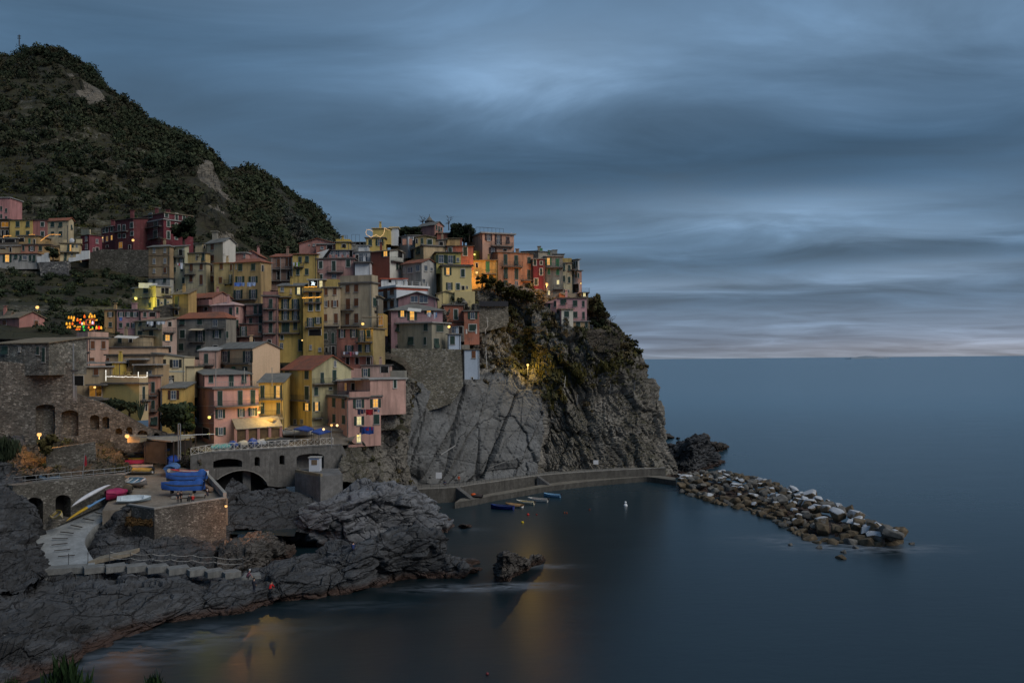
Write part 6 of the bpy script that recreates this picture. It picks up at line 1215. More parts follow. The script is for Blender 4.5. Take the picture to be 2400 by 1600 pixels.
# upper square
rows = [[A_, A_*.66+B_*.34, A_*.34+B_*.66, B_, B_+(2.5, 1.5, 0)], [PZ(440, 1050, 14.3), PZ(560, 1040, 14.9), PZ(660, 1035, 15.1), PZ(790, 1034, 15.0), PZ(825, 1034, 15.2)],
        [PZ(400, 1034, 14.5), PZ(500, 1028, 15.1), PZ(640, 1020, 15.9), PZ(740, 1016, 16.2), PZ(835, 1020, 16)], [PZ(360, 1020, 14.9), PZ(500, 1012, 15.6), PZ(640, 1006, 16.8), PZ(740, 1000, 17.4), PZ(850, 1005, 17)], [P(330, 1000, 182), P(480, 990, 186), P(640, 985, 190), P(760, 985, 190), P(900, 985, 190)]]
G = loft(rows, 40, 40)
G[0] = np.array([A_+(B_+(2.5, 1.5, 0)-A_)*t for t in np.linspace(0, 1, 40)]); struct(np_mesh('upper_square', G.reshape(-1, 3), grid_faces(40, 40), PAVE, smooth=True))
rail('white railing with crossed bars along the edge of the upper square', [w0+(0, .3, .2), w1+(0, .3, .22), B_-dB*1.5-nB*.3+(0, 0, .22)], 1.25, WPAINT, 21, (.08,), .045, cross=True)
# quay block with the ticket kiosk
top = [PZ(691, 1107, 10.6), PZ(751, 1117, 10.6), PZ(803, 1111, 10.6), PZ(792, 1097, 10.6), PZ(702, 1096, 10.6)]
m = MB(); m.slab(top, 8.5); struct(m.build('quay', CONC))
m = MB(); e0 = top[0]; e1 = top[1]; m.box(e0+(0, .1, .01), e1-e0, (.3, .15, 0), (0, 0, .5)); tag(m.build('parapet_wall', concrete((.3, .25, .17), .3)), 'low ochre parapet on the quay block in front of the white kiosk', 'parapet')
k0 = PZ(739, 1103, 10.6); t_ = thing('kiosk', 'white ticket kiosk with a small window on the quay block under the bridge', 'kiosk', k0)
m = MB(); m.box(k0+(-.95, -.8, .02), (1.9, 0, 0), (0, 1.6, 0), (0, 0, 2.35)); m.build('wall', plain('white_panel', (.5, .53, .58), .6, .1), t_)
m = MB(); m.box(k0+(-1.1, -.95, 2.38), (2.2, 0, 0), (0, 1.9, 0), (0, 0, .16)); m.build('roof', PALE, t_)
m = MB(); m.box(k0+(-.5, -.84, 1.15), (1.0, 0, 0), (0, .05, 0), (0, 0, .9)); m.build('window', plain('board', (.16, .12, .08)), t_)
m = MB(); m.box(k0+(-.8, -.84, 2.12), (1.6, 0, 0), (0, .05, 0), (0, 0, .2)); m.build('sign_strip', plain('blue_strip', (.12, .22, .42)), t_)
# path and quay round the foot of the cliff
pth = [PZ(x, y, 3.1) for x, y in ((930, 1150), (960, 1147), (1062, 1142), (1110, 1135), (1162, 1128), (1210, 1121), (1255, 1115), (1320, 1109), (1397, 1104), (1470, 1100), (1527, 1097), (1560, 1096))]
QW = concrete((.12, .115, .105), 1.0)
t_ = thing('cliff_path', 'concrete footpath with a thin rail round the foot of the cliff', 'path', pth[0]); pc = catmull(pth, 60)
m = MB()
for i in range(59): a, b = pc[i], pc[i+1]; bk = np.array((.3, 6.0, 0)); m.quad(a, b, b+bk, a+bk); m.quad(a-(0, 0, 4), b-(0, 0, 4), b, a, 1)
m.build('deck', [concrete((.22, .215, .2), .5), QW], t_)
m = MB()
for i in range(59): a, b = pc[i], pc[i+1]; m.box(a+(0, -.06, -.03), b-a, (0, .35, 0), (0, 0, .16))
m.build('kerb', CONCP, t_); k = MB()
for i in range(0, 46, 1): k.tube([pc[i]+(0, .2, 0), pc[i]+(0, .2, 1.05)], .03, 4)
k.build('rail_posts', IRON, t_); k = MB()
for z in (.5, 1.0): k.tube([pc[i]+(0, .2, z) for i in range(46)], .02, 4)
k.build('rail_wires', IRON, t_)
qh = [PZ(x, y, 1.25) for x, y in ((1066, 1177), (1110, 1170), (1160, 1160), (1215, 1151), (1285, 1139), (1377, 1128), (1470, 1120), (1517, 1117), (1560, 1122), (1584, 1125))]; qc = catmull(qh, 50); m = MB()
for i in range(49):
    a, b = qc[i], qc[i+1]; j0, j1 = np.array((.8, 5.0, 0)), np.array((.8, 5.0, 0)); m.quad(a, b, b+j1, a+j0); m.quad(a-(0, -.3, 2.5), b-(0, -.3, 2.5), b, a, 1)
t2_ = m.build('landing_quay', [concrete((.23, .215, .185), .6), QW]); tag(t2_, 'low curved landing quay at the waterline below the cliff path', 'quay')
def flight(label, a, b, w, n, mat, name='stairs'):
    m = MB(); a, b = np.asarray(a, float), np.asarray(b, float); e = b-a; hz = np.array((e[0], e[1], 0)); s = np.cross(hz/np.linalg.norm(hz), (0, 0, 1.0))*w
    for i in range(n): p = a+e*i/n; m.box(np.array((p[0], p[1], min(a[2], b[2])-.8)), hz/n, s, (0, 0, p[2]-min(a[2], b[2])+.8+(e[2]/n if e[2] > 0 else 0)))
    tag(m.build(name, mat), label, 'stairs')
flight('short stair from the cliff path down to the landing quay, near its left end', PZ(1066, 1141, 3.05)-(0, .2, 0), PZ(1102, 1169, 1.3), -1.0, 9, CONC)
flight('short stair from the cliff path down to the landing quay, half way along', PZ(1258, 1116, 3.05)-(0, .2, 0), PZ(1286, 1136, 1.3), -1.0, 9, CONC)
# stepped walkway in front
t_ = thing('stepped_walkway', 'long concrete walkway stepping down to the right over the dark shore rocks', 'steps', PZ(200, 1335, 4.2))
stp = [(98, 198, 1331, 4.35), (198, 249, 1329, 4.45), (249, 298, 1326, 4.45), (298, 347, 1326, 4.35), (347, 396, 1327.5, 4.2), (396, 445, 1331, 4.0), (445, 487, 1334.5, 3.8), (487, 528, 1338, 3.6), (528, 566, 1340, 3.45)]
STEPM = concrete((.23, .235, .23), .8)
for i, (x0, x1, y, z) in enumerate(stp):
    a, b = PZ(x0, y+3.5, z), PZ(x1, y-2.5, z); e = b-a; nrm = np.cross(e/np.linalg.norm(e), (0, 0, 1.0)); m = MB(); m.box(a-(0, 0, .75), e*.995, -nrm*2.1, (0, 0, .75)); m.build('step', STEPM, t_)
a = PZ(205, 1316, 4.4); b = PZ(305, 1294, 5.2); m = MB(); m.slab([a, b, b+(.2, 2.5, .1), a+(.3, 3, .1)], .5); struct(m.build('side_ramp', concrete((.3, .26, .2), .4)))
m = MB(); a = PZ(566, 1352, 3.2); m.slab([a, PZ(612, 1348, 3.2), PZ(608, 1340, 3.3), PZ(575, 1342, 3.3)], .4); struct(m.build('landing_slab', STEPM))
t_ = thing('rope_railing', 'dark posts with two sagging ropes beside the stepped walkway', 'railing', PZ(146, 1325, 4.4)); tops = []
for (x, y, z) in ((146, 1325, 4.4), (192, 1322, 4.45), (244, 1319, 4.45), (293, 1322, 4.4), (343, 1324, 4.3), (388, 1325, 4.1), (440, 1327, 3.9), (490, 1331, 3.7), (560, 1335, 3.5)):
    p = PZ(x, y, z)+(0, 1.6, -.3); k = MB(); k.tube([p, p+(0, 0, 1.5)], .045, 5); k.build('post', IRON, t_); tops.append(p)
ROPE = plain('rope', (.34, .33, .31), .9)
for zz, j in ((1.42, 2), (.75, 2)):
    pts = []
    for i in range(j, len(tops)-1):
        a, b = tops[i]+(0, 0, zz), tops[i+1]+(0, 0, zz)
        for s in np.linspace(0, 1, 7)[:-1]: pts.append(a+(b-a)*s-(0, 0, .22*4*s*(1-s)))
    pts.append(tops[-1]+(0, 0, zz)); k = MB(); k.tube(pts, .035, 4); k.build('rope', ROPE, t_)
# masonry under the grey house on the cliff
holed_wall('retaining_wall', 'pale mottled stone wall under the grey house at the top of the slab cliff', 'wall', PF('J', 200, 1200, 194.3), PF('J', 1150, 1200, 195.6), [fp('J', *q) for q in ((205, 985), (1125, 1000), (1128, 1095), (1150, 1480), (1010, 1700), (860, 1760), (640, 1820), (420, 1800), (250, 1760), (200, 1210))], [], stone((.26, .24, .19), 2.6, light=.9), 1, 3.5)
holed_wall('retaining_wall', 'mortared stone terrace wall with a dark awning band right of the rust-orange house', 'wall', PF('J', 1300, 600, 215), PF('J', 1750, 600, 219), [fp('J', *q) for q in ((1300, 400), (1740, 430), (1752, 640), (1700, 700), (1300, 800))], [], stone((.2, .19, .165), 1.8, light=.3), 1, 3)
m = MB(); a, b = PF('J', 1366, 432, 214.5), PF('J', 1742, 436, 218); m.box(a, b-a, (0, .3, 0), (0, 0, 1.25)); tag(m.build('awning_band', plain('dark_screen', (.018, .02, .028))), 'dark navy screen along the top of the terrace wall right of the rust-orange house', 'screen')
holed_wall('retaining_wall', 'drystone wall below the white stair wall on the upper left slope', 'wall', PF('U', 800, 1200, 244), PF('U', 1420, 1200, 245), [fp('U', *q) for q in ((800, 1170), (1390, 1150), (1410, 1450), (830, 1450))], [], stone((.17, .17, .175), 2.0, light=.9), 1, 2)
holed_wall('retaining_wall', 'dark terrace wall under the wine-red building', 'wall', PF('A', 960, 800, 250), PF('A', 1610, 800, 252), [fp('A', *q) for q in ((960, 705), (1100, 665), (1620, 672), (1620, 960), (960, 960))], [], stone((.11, .105, .09), 2.4, light=.3), 1, 2)
holed_wall('retaining_wall', 'dark stone wall between the pale yellow house and the mustard house', 'wall', PF('B', 340, 1150, 203), PF('B', 590, 1150, 204), [fp('B', *q) for q in ((330, 1125), (585, 1070), (590, 1260), (330, 1260))], [], stone((.12, .115, .1), 1.6, light=.3), 1, 2)
# ------------------------------------------------------------------ boats
def col(c, name='boat_paint', r=.5): return plain(name, c, r, .25, 1.5)
def hull_pts(L, W, H, n=14, sharp=2.2, transom=.75):
    secs = []
    for i in range(n+1):
        t = i/n; x = (t-.5)*L
        w = W/2*(transom+(1-transom)*math.sin(min(1, t/.45)*math.pi/2)) if t < .45 else W/2*max(.02, (1-((t-.45)/.55)**sharp))
        z = H*(1+.35*max(0, (t-.4)/.6)**2+.06*(1-t)); k = .12*H*max(0, (t-.7)/.3)**2
        secs.append((x, w, z, k))
    return secs
def boat(name, label, pos, yaw, L=4.5, W=1.7, H=.75, c=(.5, .5, .5), inside=(.3, .25, .2), rim=(.6, .6, .6), cover=None, group='boats drawn up on the harbour square', tilt=0, pitch=0, ridge=.25, upside=False, seats=3, motor=False, stand=0, low=0, lump=0):
    t_ = thing(name, label, 'boat', pos, (tilt, pitch, yaw), group)
    S_ = hull_pts(L, W, H); n = len(S_); ring = []
    for (x, w, z, k) in S_: ring.append([(x, -w, z), (x, -w*.93, z*.55+k), (x, -w*.6, .12*z+k), (x, 0, k), (x, w*.6, .12*z+k), (x, w*.93, z*.55+k), (x, w, z)])
    def up(p): return (p[0], p[1], p[2]+stand)
    m = LMB(); vs = [up(p) for r in ring for p in r]; fs = [(i*7+j, (i+1)*7+j, (i+1)*7+j+1, i*7+j+1) for i in range(n-1) for j in range(6)]; fs.append(tuple(range(6, -1, -1))); m.add(vs, fs); m.build('hull', col(c), t_, True)
    m = LMB()
    for s in (() if cover else (1, 6)): m.tube([up((r[0 if s == 1 else 6][0], r[0 if s == 1 else 6][1], r[0][2])) for r in ring], .05, 5)
    if not cover: m.build('gunwale', col(rim), t_)
    if cover is None:
        m = LMB(); vs = []; fs = []
        for (x, w, z, k) in S_: vs += [up((x, -w*.94, z*.96)), up((x, -w*.6, z*.42+k)), up((x, w*.6, z*.42+k)), up((x, w*.94, z*.96))]
        fs = [(i*4+j, i*4+j+1, (i+1)*4+j+1, (i+1)*4+j) for i in range(n-1) for j in range(3)]; m.add(vs, fs); m.build('deck', col(inside), t_)
        for i in range(seats):
            q = S_[2+int((n-6)*i/max(1, seats-1)) if seats > 1 else n//2]; m = LMB(); m.box(up((q[0]-.13, -q[1]*.9, q[2]*.72)), (.26, 0, 0), (0, q[1]*1.8, 0), (0, 0, .05)); m.build('seat', col(rim), t_)
        q = S_[-3]; m = LMB(); m.add([up((S_[i][0], s*S_[i][1]*.95, S_[i][2]*1.0)) for i in (n-4, n-3, n-2, n-1) for s in (-1, 1)], ((0, 2, 3, 1), (2, 4, 5, 3), (4, 6, 7, 5))); m.build('foredeck', col(rim), t_)
    else:
        m = LMB(); vs = []; fs = []; rg = random.Random(hash(label) & 255); K = 7
        for i, (x, w, z, k) in enumerate(S_):
            hgt = ridge*math.sin(math.pi*(.12+.8*i/(n-1)))+rg.uniform(-.04, .04)+lump*math.exp(-((i/(n-1)-.1)/.09)**2)-.12*ridge*math.sin(i*1.1)
            for j in range(K):
                a = j/(K-1)*2-1; drop = low*(abs(a) > .99); vs.append(up((x*1.02, a*(w+.07), z+.03+hgt*(1-a*a)+rg.uniform(-.02, .02)-drop)))
        fs = [(i*K+j, i*K+j+1, (i+1)*K+j+1, (i+1)*K+j) for i in range(n-1) for j in range(K-1)]
        for i, (x, w, z, k) in enumerate(S_):
            vs += [up((x*1.02, -w-.08, z-.22-low-rg.uniform(0, .1))), up((x*1.02, w+.08, z-.22-low-rg.uniform(0, .1)))]
        o = n*K
        for i in range(n-1): fs += [(i*K, (i+1)*K, o+2*(i+1), o+2*i), (i*K+K-1, o+2*i+1, o+2*(i+1)+1, (i+1)*K+K-1)]
        fs.append(tuple([o]+[j for j in range(K)]+[o+1])); m.add(vs, fs); m.build('cover', plain('tarpaulin', cover, .55, .35, 1.3), t_, True)
    if motor:
        m = LMB(); x = -L/2-.15; m.cbox(up((x, 0, H*1.15)), .35, .3, .4); m.cbox(up((x-.03, 0, H*.5)), .12, .1, .9); m.build('outboard', plain('motor', (.05, .05, .055)), t_)
    if stand:
        m = LMB()
        for x in (-L*.28, L*.25):
            m.box((x-.08, -W*.35, 0), (.16, 0, 0), (0, W*.7, 0), (0, 0, stand+.1))
        m.build('cradle', WOOD, t_)
    return t_
BLUE = (.025, .085, .3); WHT = (.55, .56, .57)
def sq_z(py):                     # height of the boat square at a row of the photograph
    return float(np.interp(py, (1038, 1056, 1082, 1108, 1136, 1160, 1190), (14.3, 13.8, 12.65, 11.65, 10.65, 9.85, 8.95)))
def on_sq(fr, x, y): a = fp(fr, x, y); return PZ(a[0], a[1], sq_z(a[1])+.05)
boat('boat', 'long grey boat under a bright blue tarpaulin beside the boat shelter', on_sq('Q', 840, 645), math.radians(4), 6.0, 1.9, .85, (.2, .17, .13), cover=BLUE, ridge=.3, low=.05, stand=.25)
boat('boat', 'boat under an olive tarpaulin lying behind the magenta-covered one', on_sq('Q', 680, 752), math.radians(178), 5.2, 1.6, .7, WHT, cover=(.2, .16, .035), ridge=.2, motor=True)
boat('boat', 'dark boat with a magenta tarpaulin by the foot of the old wall', on_sq('Q', 565, 785), math.radians(-6), 4.9, 1.6, .7, (.05, .045, .045), cover=(.26, .02, .075), ridge=.2, low=.1)
boat('boat', 'boat with a grey tarpaulin catching orange lamplight at one end', on_sq('Q', 595, 855), math.radians(-4), 5.2, 1.6, .6, (.06, .08, .12), cover=(.26, .22, .2), ridge=.2)
boat('boat', 'pale boat under a yellow tarpaulin, nearest of the row by the old wall', on_sq('Q', 575, 915), math.radians(178), 5.5, 1.6, .65, WHT, cover=(.4, .25, .06), ridge=.2, motor=True)
boat('boat', 'open white rowing boat with pale blue decks in the middle of the square', on_sq('Q', 600, 1120), math.radians(-27), 4.6, 1.8, .8, (.5, .45, .42), (.22, .34, .44), (.5, .56, .6), seats=3, group='boats drawn up on the harbour square', stand=.15, tilt=.42)
boat('boat', 'boat wrapped in a ridged bright blue cover, beside the stone gatepost', on_sq('Q', 1165, 770), math.radians(-84), 4.6, 2.0, .8, (.05, .1, .3), cover=(.02, .06, .3), ridge=.75)
boat('boat', 'blue boat with a pale blue cover and a round white badge on its stern', on_sq('Q', 1175, 905), math.radians(96), 4.2, 2.2, 1.0, (.03, .075, .2), cover=(.06, .15, .36), ridge=.5)
m = LMB(); bt = [o for o in COL.objects if o.parent is None and o.name.startswith('boat')][-1]; m.tube([(-2.14, 0, .62), (-2.18, 0, .62)], .32, 14); m.build('badge', col((.6, .5, .42)), bt)
boat('boat', 'crimson upturned-looking boat with a ribbed magenta cover at the top of the slipway', on_sq('Q', 195, 1345), math.radians(-100), 3.9, 2.3, 1.05, (.22, .015, .06), cover=(.3, .025, .09), ridge=.45)
boat('boat', 'small boat under a brown and grey-green cover behind the crimson one', on_sq('Q', 395, 1235), math.radians(-40), 3.8, 1.8, .75, (.18, .17, .15), cover=(.11, .09, .06), ridge=.55, low=.15)
boat('boat', 'light blue and white narrow boat lying tilted at the edge of the square', on_sq('Q', 530, 1385), math.radians(19), 4.7, 1.4, .6, (.4, .52, .6), (.5, .57, .62), (.55, .62, .66), tilt=.5, seats=2)
boat('boat', 'large boat under a long royal blue tarpaulin, nearer of the two at the parapet', on_sq('Q', 1340, 1250), math.radians(184), 6.3, 2.0, .9, (.1, .1, .12), cover=BLUE, ridge=.5, low=.6, stand=.45, lump=.7)
boat('boat', 'large boat under a royal blue tarpaulin, farther of the two at the parapet', on_sq('Q', 1400, 1085), math.radians(184), 6.2, 2.0, .9, (.1, .1, .12), cover=(.03, .095, .32), ridge=.5, low=.35, stand=.35, lump=.8)
boat('boat', 'white boat with a red stripe peeping out behind the blue tarpaulins', on_sq('Q', 1440, 1000), math.radians(172), 6.3, 1.9, .85, WHT, (.4, .38, .33), (.5, .06, .06), stand=.3)
# kayaks
def kayak(label, A, B, W, H, ctop, c2=None, cockpit=True):
    A = np.asarray(A, float); B = np.asarray(B, float); e = B-A; L = np.linalg.norm(e); t_ = thing('kayak', label, 'kayak', (A+B)/2, (0, -math.asin(e[2]/L), math.atan2(e[1], e[0])), 'kayaks leaning on the slipway')
    n = 16; vs = []; K = 8
    for i in range(n+1):
        t = i/n; w = W/2*max(.03, math.sin(math.pi*t)**.75); h = H*max(.08, math.sin(math.pi*t)**.5)
        for j in range(K): a = 2*math.pi*j/K; vs.append(((t-.5)*L, w*math.cos(a), h/2+h/2*math.sin(a)))
    fs = [(i*K+j, (i+1)*K+j, (i+1)*K+(j+1) % K, i*K+(j+1) % K) for i in range(n) for j in range(K)]+[tuple(range(K)), tuple(n*K+j for j in range(K-1, -1, -1))]
    h2 = n//2*K if c2 else len(fs)
    m = LMB(); m.add(vs, fs[:h2]); m.add(vs, fs[h2:], 1); m.build('hull', [col(ctop), col(c2 or ctop)], t_, True)
    if cockpit: m = LMB(); m.ball((L*.12, 0, H*.96), .42, 12, 0, (1, .5*W, .12)); m.build('cockpit', DARK, t_)
    return t_
kayak('long white kayak propped against the low wall above the slipway', P(168, 1187, 129), P(259, 1136, 134), .95, .55, (.55, .56, .6), cockpit=False)
kayak('slim kayak, yellow at one end and blue at the other, lying along the slipway edge', P(155, 1221, 127.3), P(252, 1164, 133), .7, .4, (.45, .28, .02), (.1, .22, .4))
boat('boat', 'small dinghy with a yellow rim leaning at the mouth of the second arch', P(140.5, 1212, 127), math.radians(-48), 3.6, 1.4, .6, (.35, .3, .2), (.28, .25, .22), (.45, .33, .06), tilt=.7, seats=2)
# boats on the upper square
def on_up(fr, x, y, z=15.0): a = fp(fr, x, y); return PZ(a[0], a[1], z)
UG = 'boats parked on the upper square'
def on_rail(x, off, z=14.72):
    px = fp('S', x, 0)[0]; D = A_[1]+(B_[1]-A_[1])*(px-497)/303+off; p = P(px, 1040, D); return np.array((p[0], p[1], z))
boat('boat', 'low boat under a teal striped cover, first on the upper square', on_rail(490, 2.0), math.radians(20), 3.4, 1.7, .65, (.4, .5, .5), cover=(.12, .34, .32), ridge=.3, group=UG)
boat('boat', 'boat under a peaked blue cover between the teal and the cream boats', on_rail(655, 2.6), math.radians(-70), 3.4, 1.8, .75, (.1, .12, .2), cover=(.03, .075, .28), ridge=.65, group=UG)
boat('boat', 'boat under a cream cover with a dark seam on the upper square', on_rail(800, 2.8), math.radians(-88), 3.4, 1.9, .8, (.2, .2, .2), cover=(.48, .43, .33), ridge=.55, group=UG)
boat('boat', 'boat under a tall peaked blue cover right of the cream one', on_rail(940, 3.0), math.radians(-80), 3.5, 1.9, .85, (.1, .12, .2), cover=(.03, .08, .3), ridge=.8, group=UG)
boat('boat', 'boat under a pale grey cover below the porch', on_rail(1072, 3.6), math.radians(70), 3.6, 1.7, .8, (.2, .2, .22), cover=(.3, .32, .35), ridge=.55, group=UG)
boat('boat', 'long boat under a charcoal tarpaulin near the porch corner', on_rail(1255, 3.6, 14.8), math.radians(14), 5.4, 2.0, .9, (.3, .3, .3), cover=(.035, .037, .04), ridge=.55, group=UG)
boat('boat', 'white boat end sticking out behind the charcoal tarpaulin', on_up('S', 1260, 352, 16.2), math.radians(-8), 3.6, 1.6, .7, (.55, .56, .58), group=UG)
boat('boat', 'white open boat with a green interior under the blue canopy', on_up('S', 1610, 372, 16.0), math.radians(6), 5.6, 2.0, .9, (.5, .5, .47), (.06, .1, .06), (.5, .5, .47), group=UG)
boat('boat', 'dark maroon boat bow between the porch and the green boat', on_up('S', 1430, 360, 16.0), math.radians(120), 4.4, 1.7, .95, (.06, .035, .04), (.05, .04, .04), (.5, .5, .5), group=UG)
# boats afloat
AF = 'boats moored at the landing quay'
def afloat(x, y): return PZ(*fp('V', x, y), -.18)
boat('moored_boat', 'deep blue wooden boat with a reddish bow, leftmost of the moored row', afloat(832, 540), math.radians(160), 4.9, 1.8, .85, (.012, .02, .12), (.03, .035, .09), (.02, .05, .2), group=AF)
boat('moored_boat', 'moored boat with a tan cover and white bow fenders', afloat(965, 515), math.radians(152), 3.9, 1.6, .7, (.5, .5, .5), cover=(.28, .17, .08), ridge=.15, group=AF)
boat('moored_boat', 'moored cream boat with a yellow bundle amidships', afloat(1088, 482), math.radians(154), 4.2, 1.6, .7, (.55, .5, .38), (.3, .22, .06), (.6, .58, .5), group=AF, motor=True)
boat('moored_boat', 'white moored boat with a dark outboard beside the light blue one', afloat(1225, 455), math.radians(158), 4.5, 1.7, .75, (.52, .52, .5), (.2, .16, .15), (.55, .55, .52), group=AF, motor=True)
boat('moored_boat', 'light blue moored boat, rightmost of the row', afloat(1383, 405), math.radians(155), 4.0, 1.6, .75, (.14, .3, .48), (.16, .3, .45), (.2, .38, .55), group=AF, motor=True)
boat('inflatable_boat', 'dark inflatable with an orange bow lying on the landing quay', PZ(*fp('V', 555, 402), 1.3), math.radians(172), 2.4, 1.1, .5, (.03, .03, .035), (.03, .03, .03), (.04, .04, .04), cover=(.05, .04, .04), ridge=.2, group=AF)
m = LMB(); o = [q for q in COL.objects if q.name == 'inflatable_boat'][0]; m.ball((.75, 0, .62), .5, 12, 0, (1.2, 1, .6)); m.build('orange_cover', col((.6, .1, .02)), o)
# buoys
def buoy(label, fr, x, y, c, r=.28, mast=False):
    p = PZ(*fp(fr, x, y), .1); t_ = thing('mooring_buoy', label, 'buoy', p, group='buoys floating in the harbour')
    m = MB(); m.ball(p, r, 12); m.build('float', col(c), t_, True); m = MB(); m.tube([p+(0, 0, r*.9), p+(0, 0, r*1.35)], r*.18, 6); m.build('ring', IRON, t_)
    if mast: m = MB(); m.ball(p+(0, 0, r*1.5), r*.6, 10); m.build('top_float', col(c), t_, True)
buoy('bright red buoy in front of the cream moored boat', 'V', 1117, 590, (.42, .03, .02)); buoy('small dark red buoy right of the bright red one', 'V', 1211, 588, (.2, .025, .02), .18); buoy('yellow buoy above the yellow lamp reflection', 'V', 1057, 675, (.6, .42, .02), .26)
buoy('orange buoy, left one of the touching pair', 'V', 1520, 570, (.22, .05, .02), .18); buoy('orange buoy, right one of the touching pair', 'V', 1545, 572, (.22, .05, .02), .18)
buoy('dull red buoy between the orange pair and the white buoy', 'V', 1795, 535, (.13, .025, .02), .19); buoy('white double buoy in the open middle of the harbour', 'V', 2192, 490, (.7, .72, .75), .42, True); buoy('lone dull red buoy at the bottom edge of the photograph', 'Z', 1142, 1578, (.16, .03, .035), .16)
# ------------------------------------------------------------------ lamps
def lamp_light(loc, energy, c, parent, r=.16):
    d = bpy.data.lights.new('lamp_light', 'POINT'); d.energy = energy; d.color = c; d.shadow_soft_size = r; o = bpy.data.objects.new('lamp_light', d); COL.objects.link(o)
    o.location = np.asarray(loc)-np.array(parent.location); o.parent = parent
ORG = (1.0, .42, .08); YLW = (1.0, .62, .12); YGR = (.95, .85, .12); AMB = (1.0, .5, .12)
def lamp(label, fr, x, y, D, energy, c=ORG, pole=0.0, bulb=.3, arm=None, off=(0, 0, 0), cat='street lamp', name='street_lamp', e2=2.0):
    p = PF(fr, x, y, D)
    t_ = thing(name, label, cat, p-(0, 0, pole), group='lit lamps of the village')
    m = MB(); m.ball(p, bulb, 12); m.build('bulb', emit((1, c[1]*.6+.28, c[2]*.6+.12), e2, 'bulb_glow'), t_, True)
    m = MB(); m.tube([p+(0, 0, bulb*.8), p+(0, 0, bulb*1.25)], [bulb*1.2, .05], 10); m.build('hood', IRON, t_)
    if pole: m = MB(); m.tube([p-(0, 0, pole), p-(0, 0, bulb*.9)], [.09, .06], 8); m.build('pole', GALV, t_)
    if arm: m = MB(); q = p+np.array(arm); m.tube([p+(0, 0, bulb*1.2), p+np.array(arm)*.5+(0, 0, bulb*1.6), q], .05, 6); m.build('bracket', IRON, t_)
    lamp_light(p+np.array(off), energy, c, t_, bulb*.8)
    return t_
lamp('bright orange lamp on the corner of the mustard house at the ridge', 'E', 96, 664, 217, 1300, ORG, 0, .34, (0, 1.9, .2), (0, -.9, 0))
lamp('orange lamp on a post before the crimson and the grey-green house', 'E', 1018, 820, 219.5, 1100, (1, .4, .08), 3.2, .34, None, (-.3, -.6, 0))
lamp('yellow lamp on a post above the cliff ledge, surrounded by lit grass', 'N', 580, 487, 216, 1150, YLW, 2.6, .3, None, (0, -1.2, -.2))
lamp('greenish yellow lamp at the left corner of the pale yellow house', 'B', 103, 1005, 205.5, 2200, YGR, 0, .32, (.9, 1.4, .2), (0, -.6, 0))
lamp('small yellow lamp on the dark slope above the salmon house', 'A', 403, 1292, 196, 120, AMB, 2.5, .36)
lamp('orange lamp in front of the large wine-red building', 'A', 1438, 567, 252, 1300, ORG, 0, .36, (.2, 4, .2), (0, -.2, 0))
lamp('orange lamp under the terrace slab of the tan garage house', 'F', 1243, 936, 161, 260, ORG, 0, .22, (0, 1.5, .1))
lamp('big orange lamp before the tall wall with blind arches, over a lit bush', 'F', 515, 1556, 142, 1700, ORG, 2.6, .34, None, (.3, -.5, 0))
lamp('big orange lamp at the right end of the old wall beside the boat shelter', 'K', 1230, 170, 150, 700, ORG, 0, .36, (-.8, 2.2, .3), (-.4, -.6, 0))
lamp('yellow lamp on the left wall of the large pink house', 'G', 996, 1137, 160, 420, YGR, 0, .28, (.9, 1.2, .4), (0, -.3, 0))
lamp('warm lamp at the right corner of the large pink house', 'G', 1605, 1076, 166.5, 800, YLW, 0, .28, (-.5, 1, .2), (1.5, -.3, .3))
t_ = lamp('three-armed street lamp beside the terrace of the pink corner house', 'S', 2085, 222, 163.5, 230, ORG, 4.2, .24)
p0 = np.array(t_.location)+(0, 0, 4.2)
for dx, dy, dz in ((1.05, 0, -.05), (-1.45, 0, -.75)):
    q = p0+(dx, dy, dz); m = MB(); m.ball(q, .24, 12); m.build('bulb', emit((1, ORG[1]*.55+.45, ORG[2]*.5+.3), 2.0, 'bulb_glow'), t_, True); m = MB(); m.tube([p0-(0, 0, .6), q-(0, 0, .25)], .04, 6); m.build('arm', IRON, t_); lamp_light(q, 150, ORG, t_)
lamp('small lamp over the lit ground-floor door of the pink corner house', 'I', 1248, 1048, 164.5, 130, YLW, 0, .2, (0, 1.2, .2))
lamp('yellow lamp on the corner of the grey cliff house terrace', 'J', 965, 703, 191.5, 180, YLW, 0, .3, (0, 2, .1))
lamp('glowing wall lamp on the little terrace above the red and mustard house', 'H', 1402, 665, 185, 260, YLW, 0, .3, (.2, 2, .1), (0, -.3, 0))
lamp('small lamp over the green door of the tall yellow house', 'H', 606, 880, 195.6, 110, YLW, 0, .18, (-.2, 1.2, .1))
lamp('yellow lamp lighting a small yellow wall left of the salmon ridge house', 'E', 68, 428, 223.5, 260, YGR, 0, .26, (0, 2.5, 0))
lamp('wall light on the sea side of the bastion corner', 'L', 535, 765, 132.5, 520, (1, .38, .1), 0, .2, (-.6, .8, .1), (2.6, -1.6, -2.4), e2=2)  # point light set metres off the bulb, added to light the rocks below
lamp('small warm door lamp behind the boat shelter', 'S', 318, 352, 163, 90, YLW, 0, .14, (0, .8, 0))
lamp('orange glow lamp over the passage at the left end of the wine-red building', 'U', 2095, 672, 252.8, 260, ORG, 0, .16, (0, 1, .1))
lamp('white lamp at the corner of the last ridge house over the sea', 'E', 1464, 806, 221, 60, YLW, 0, .16, (-.3, .5, .1))
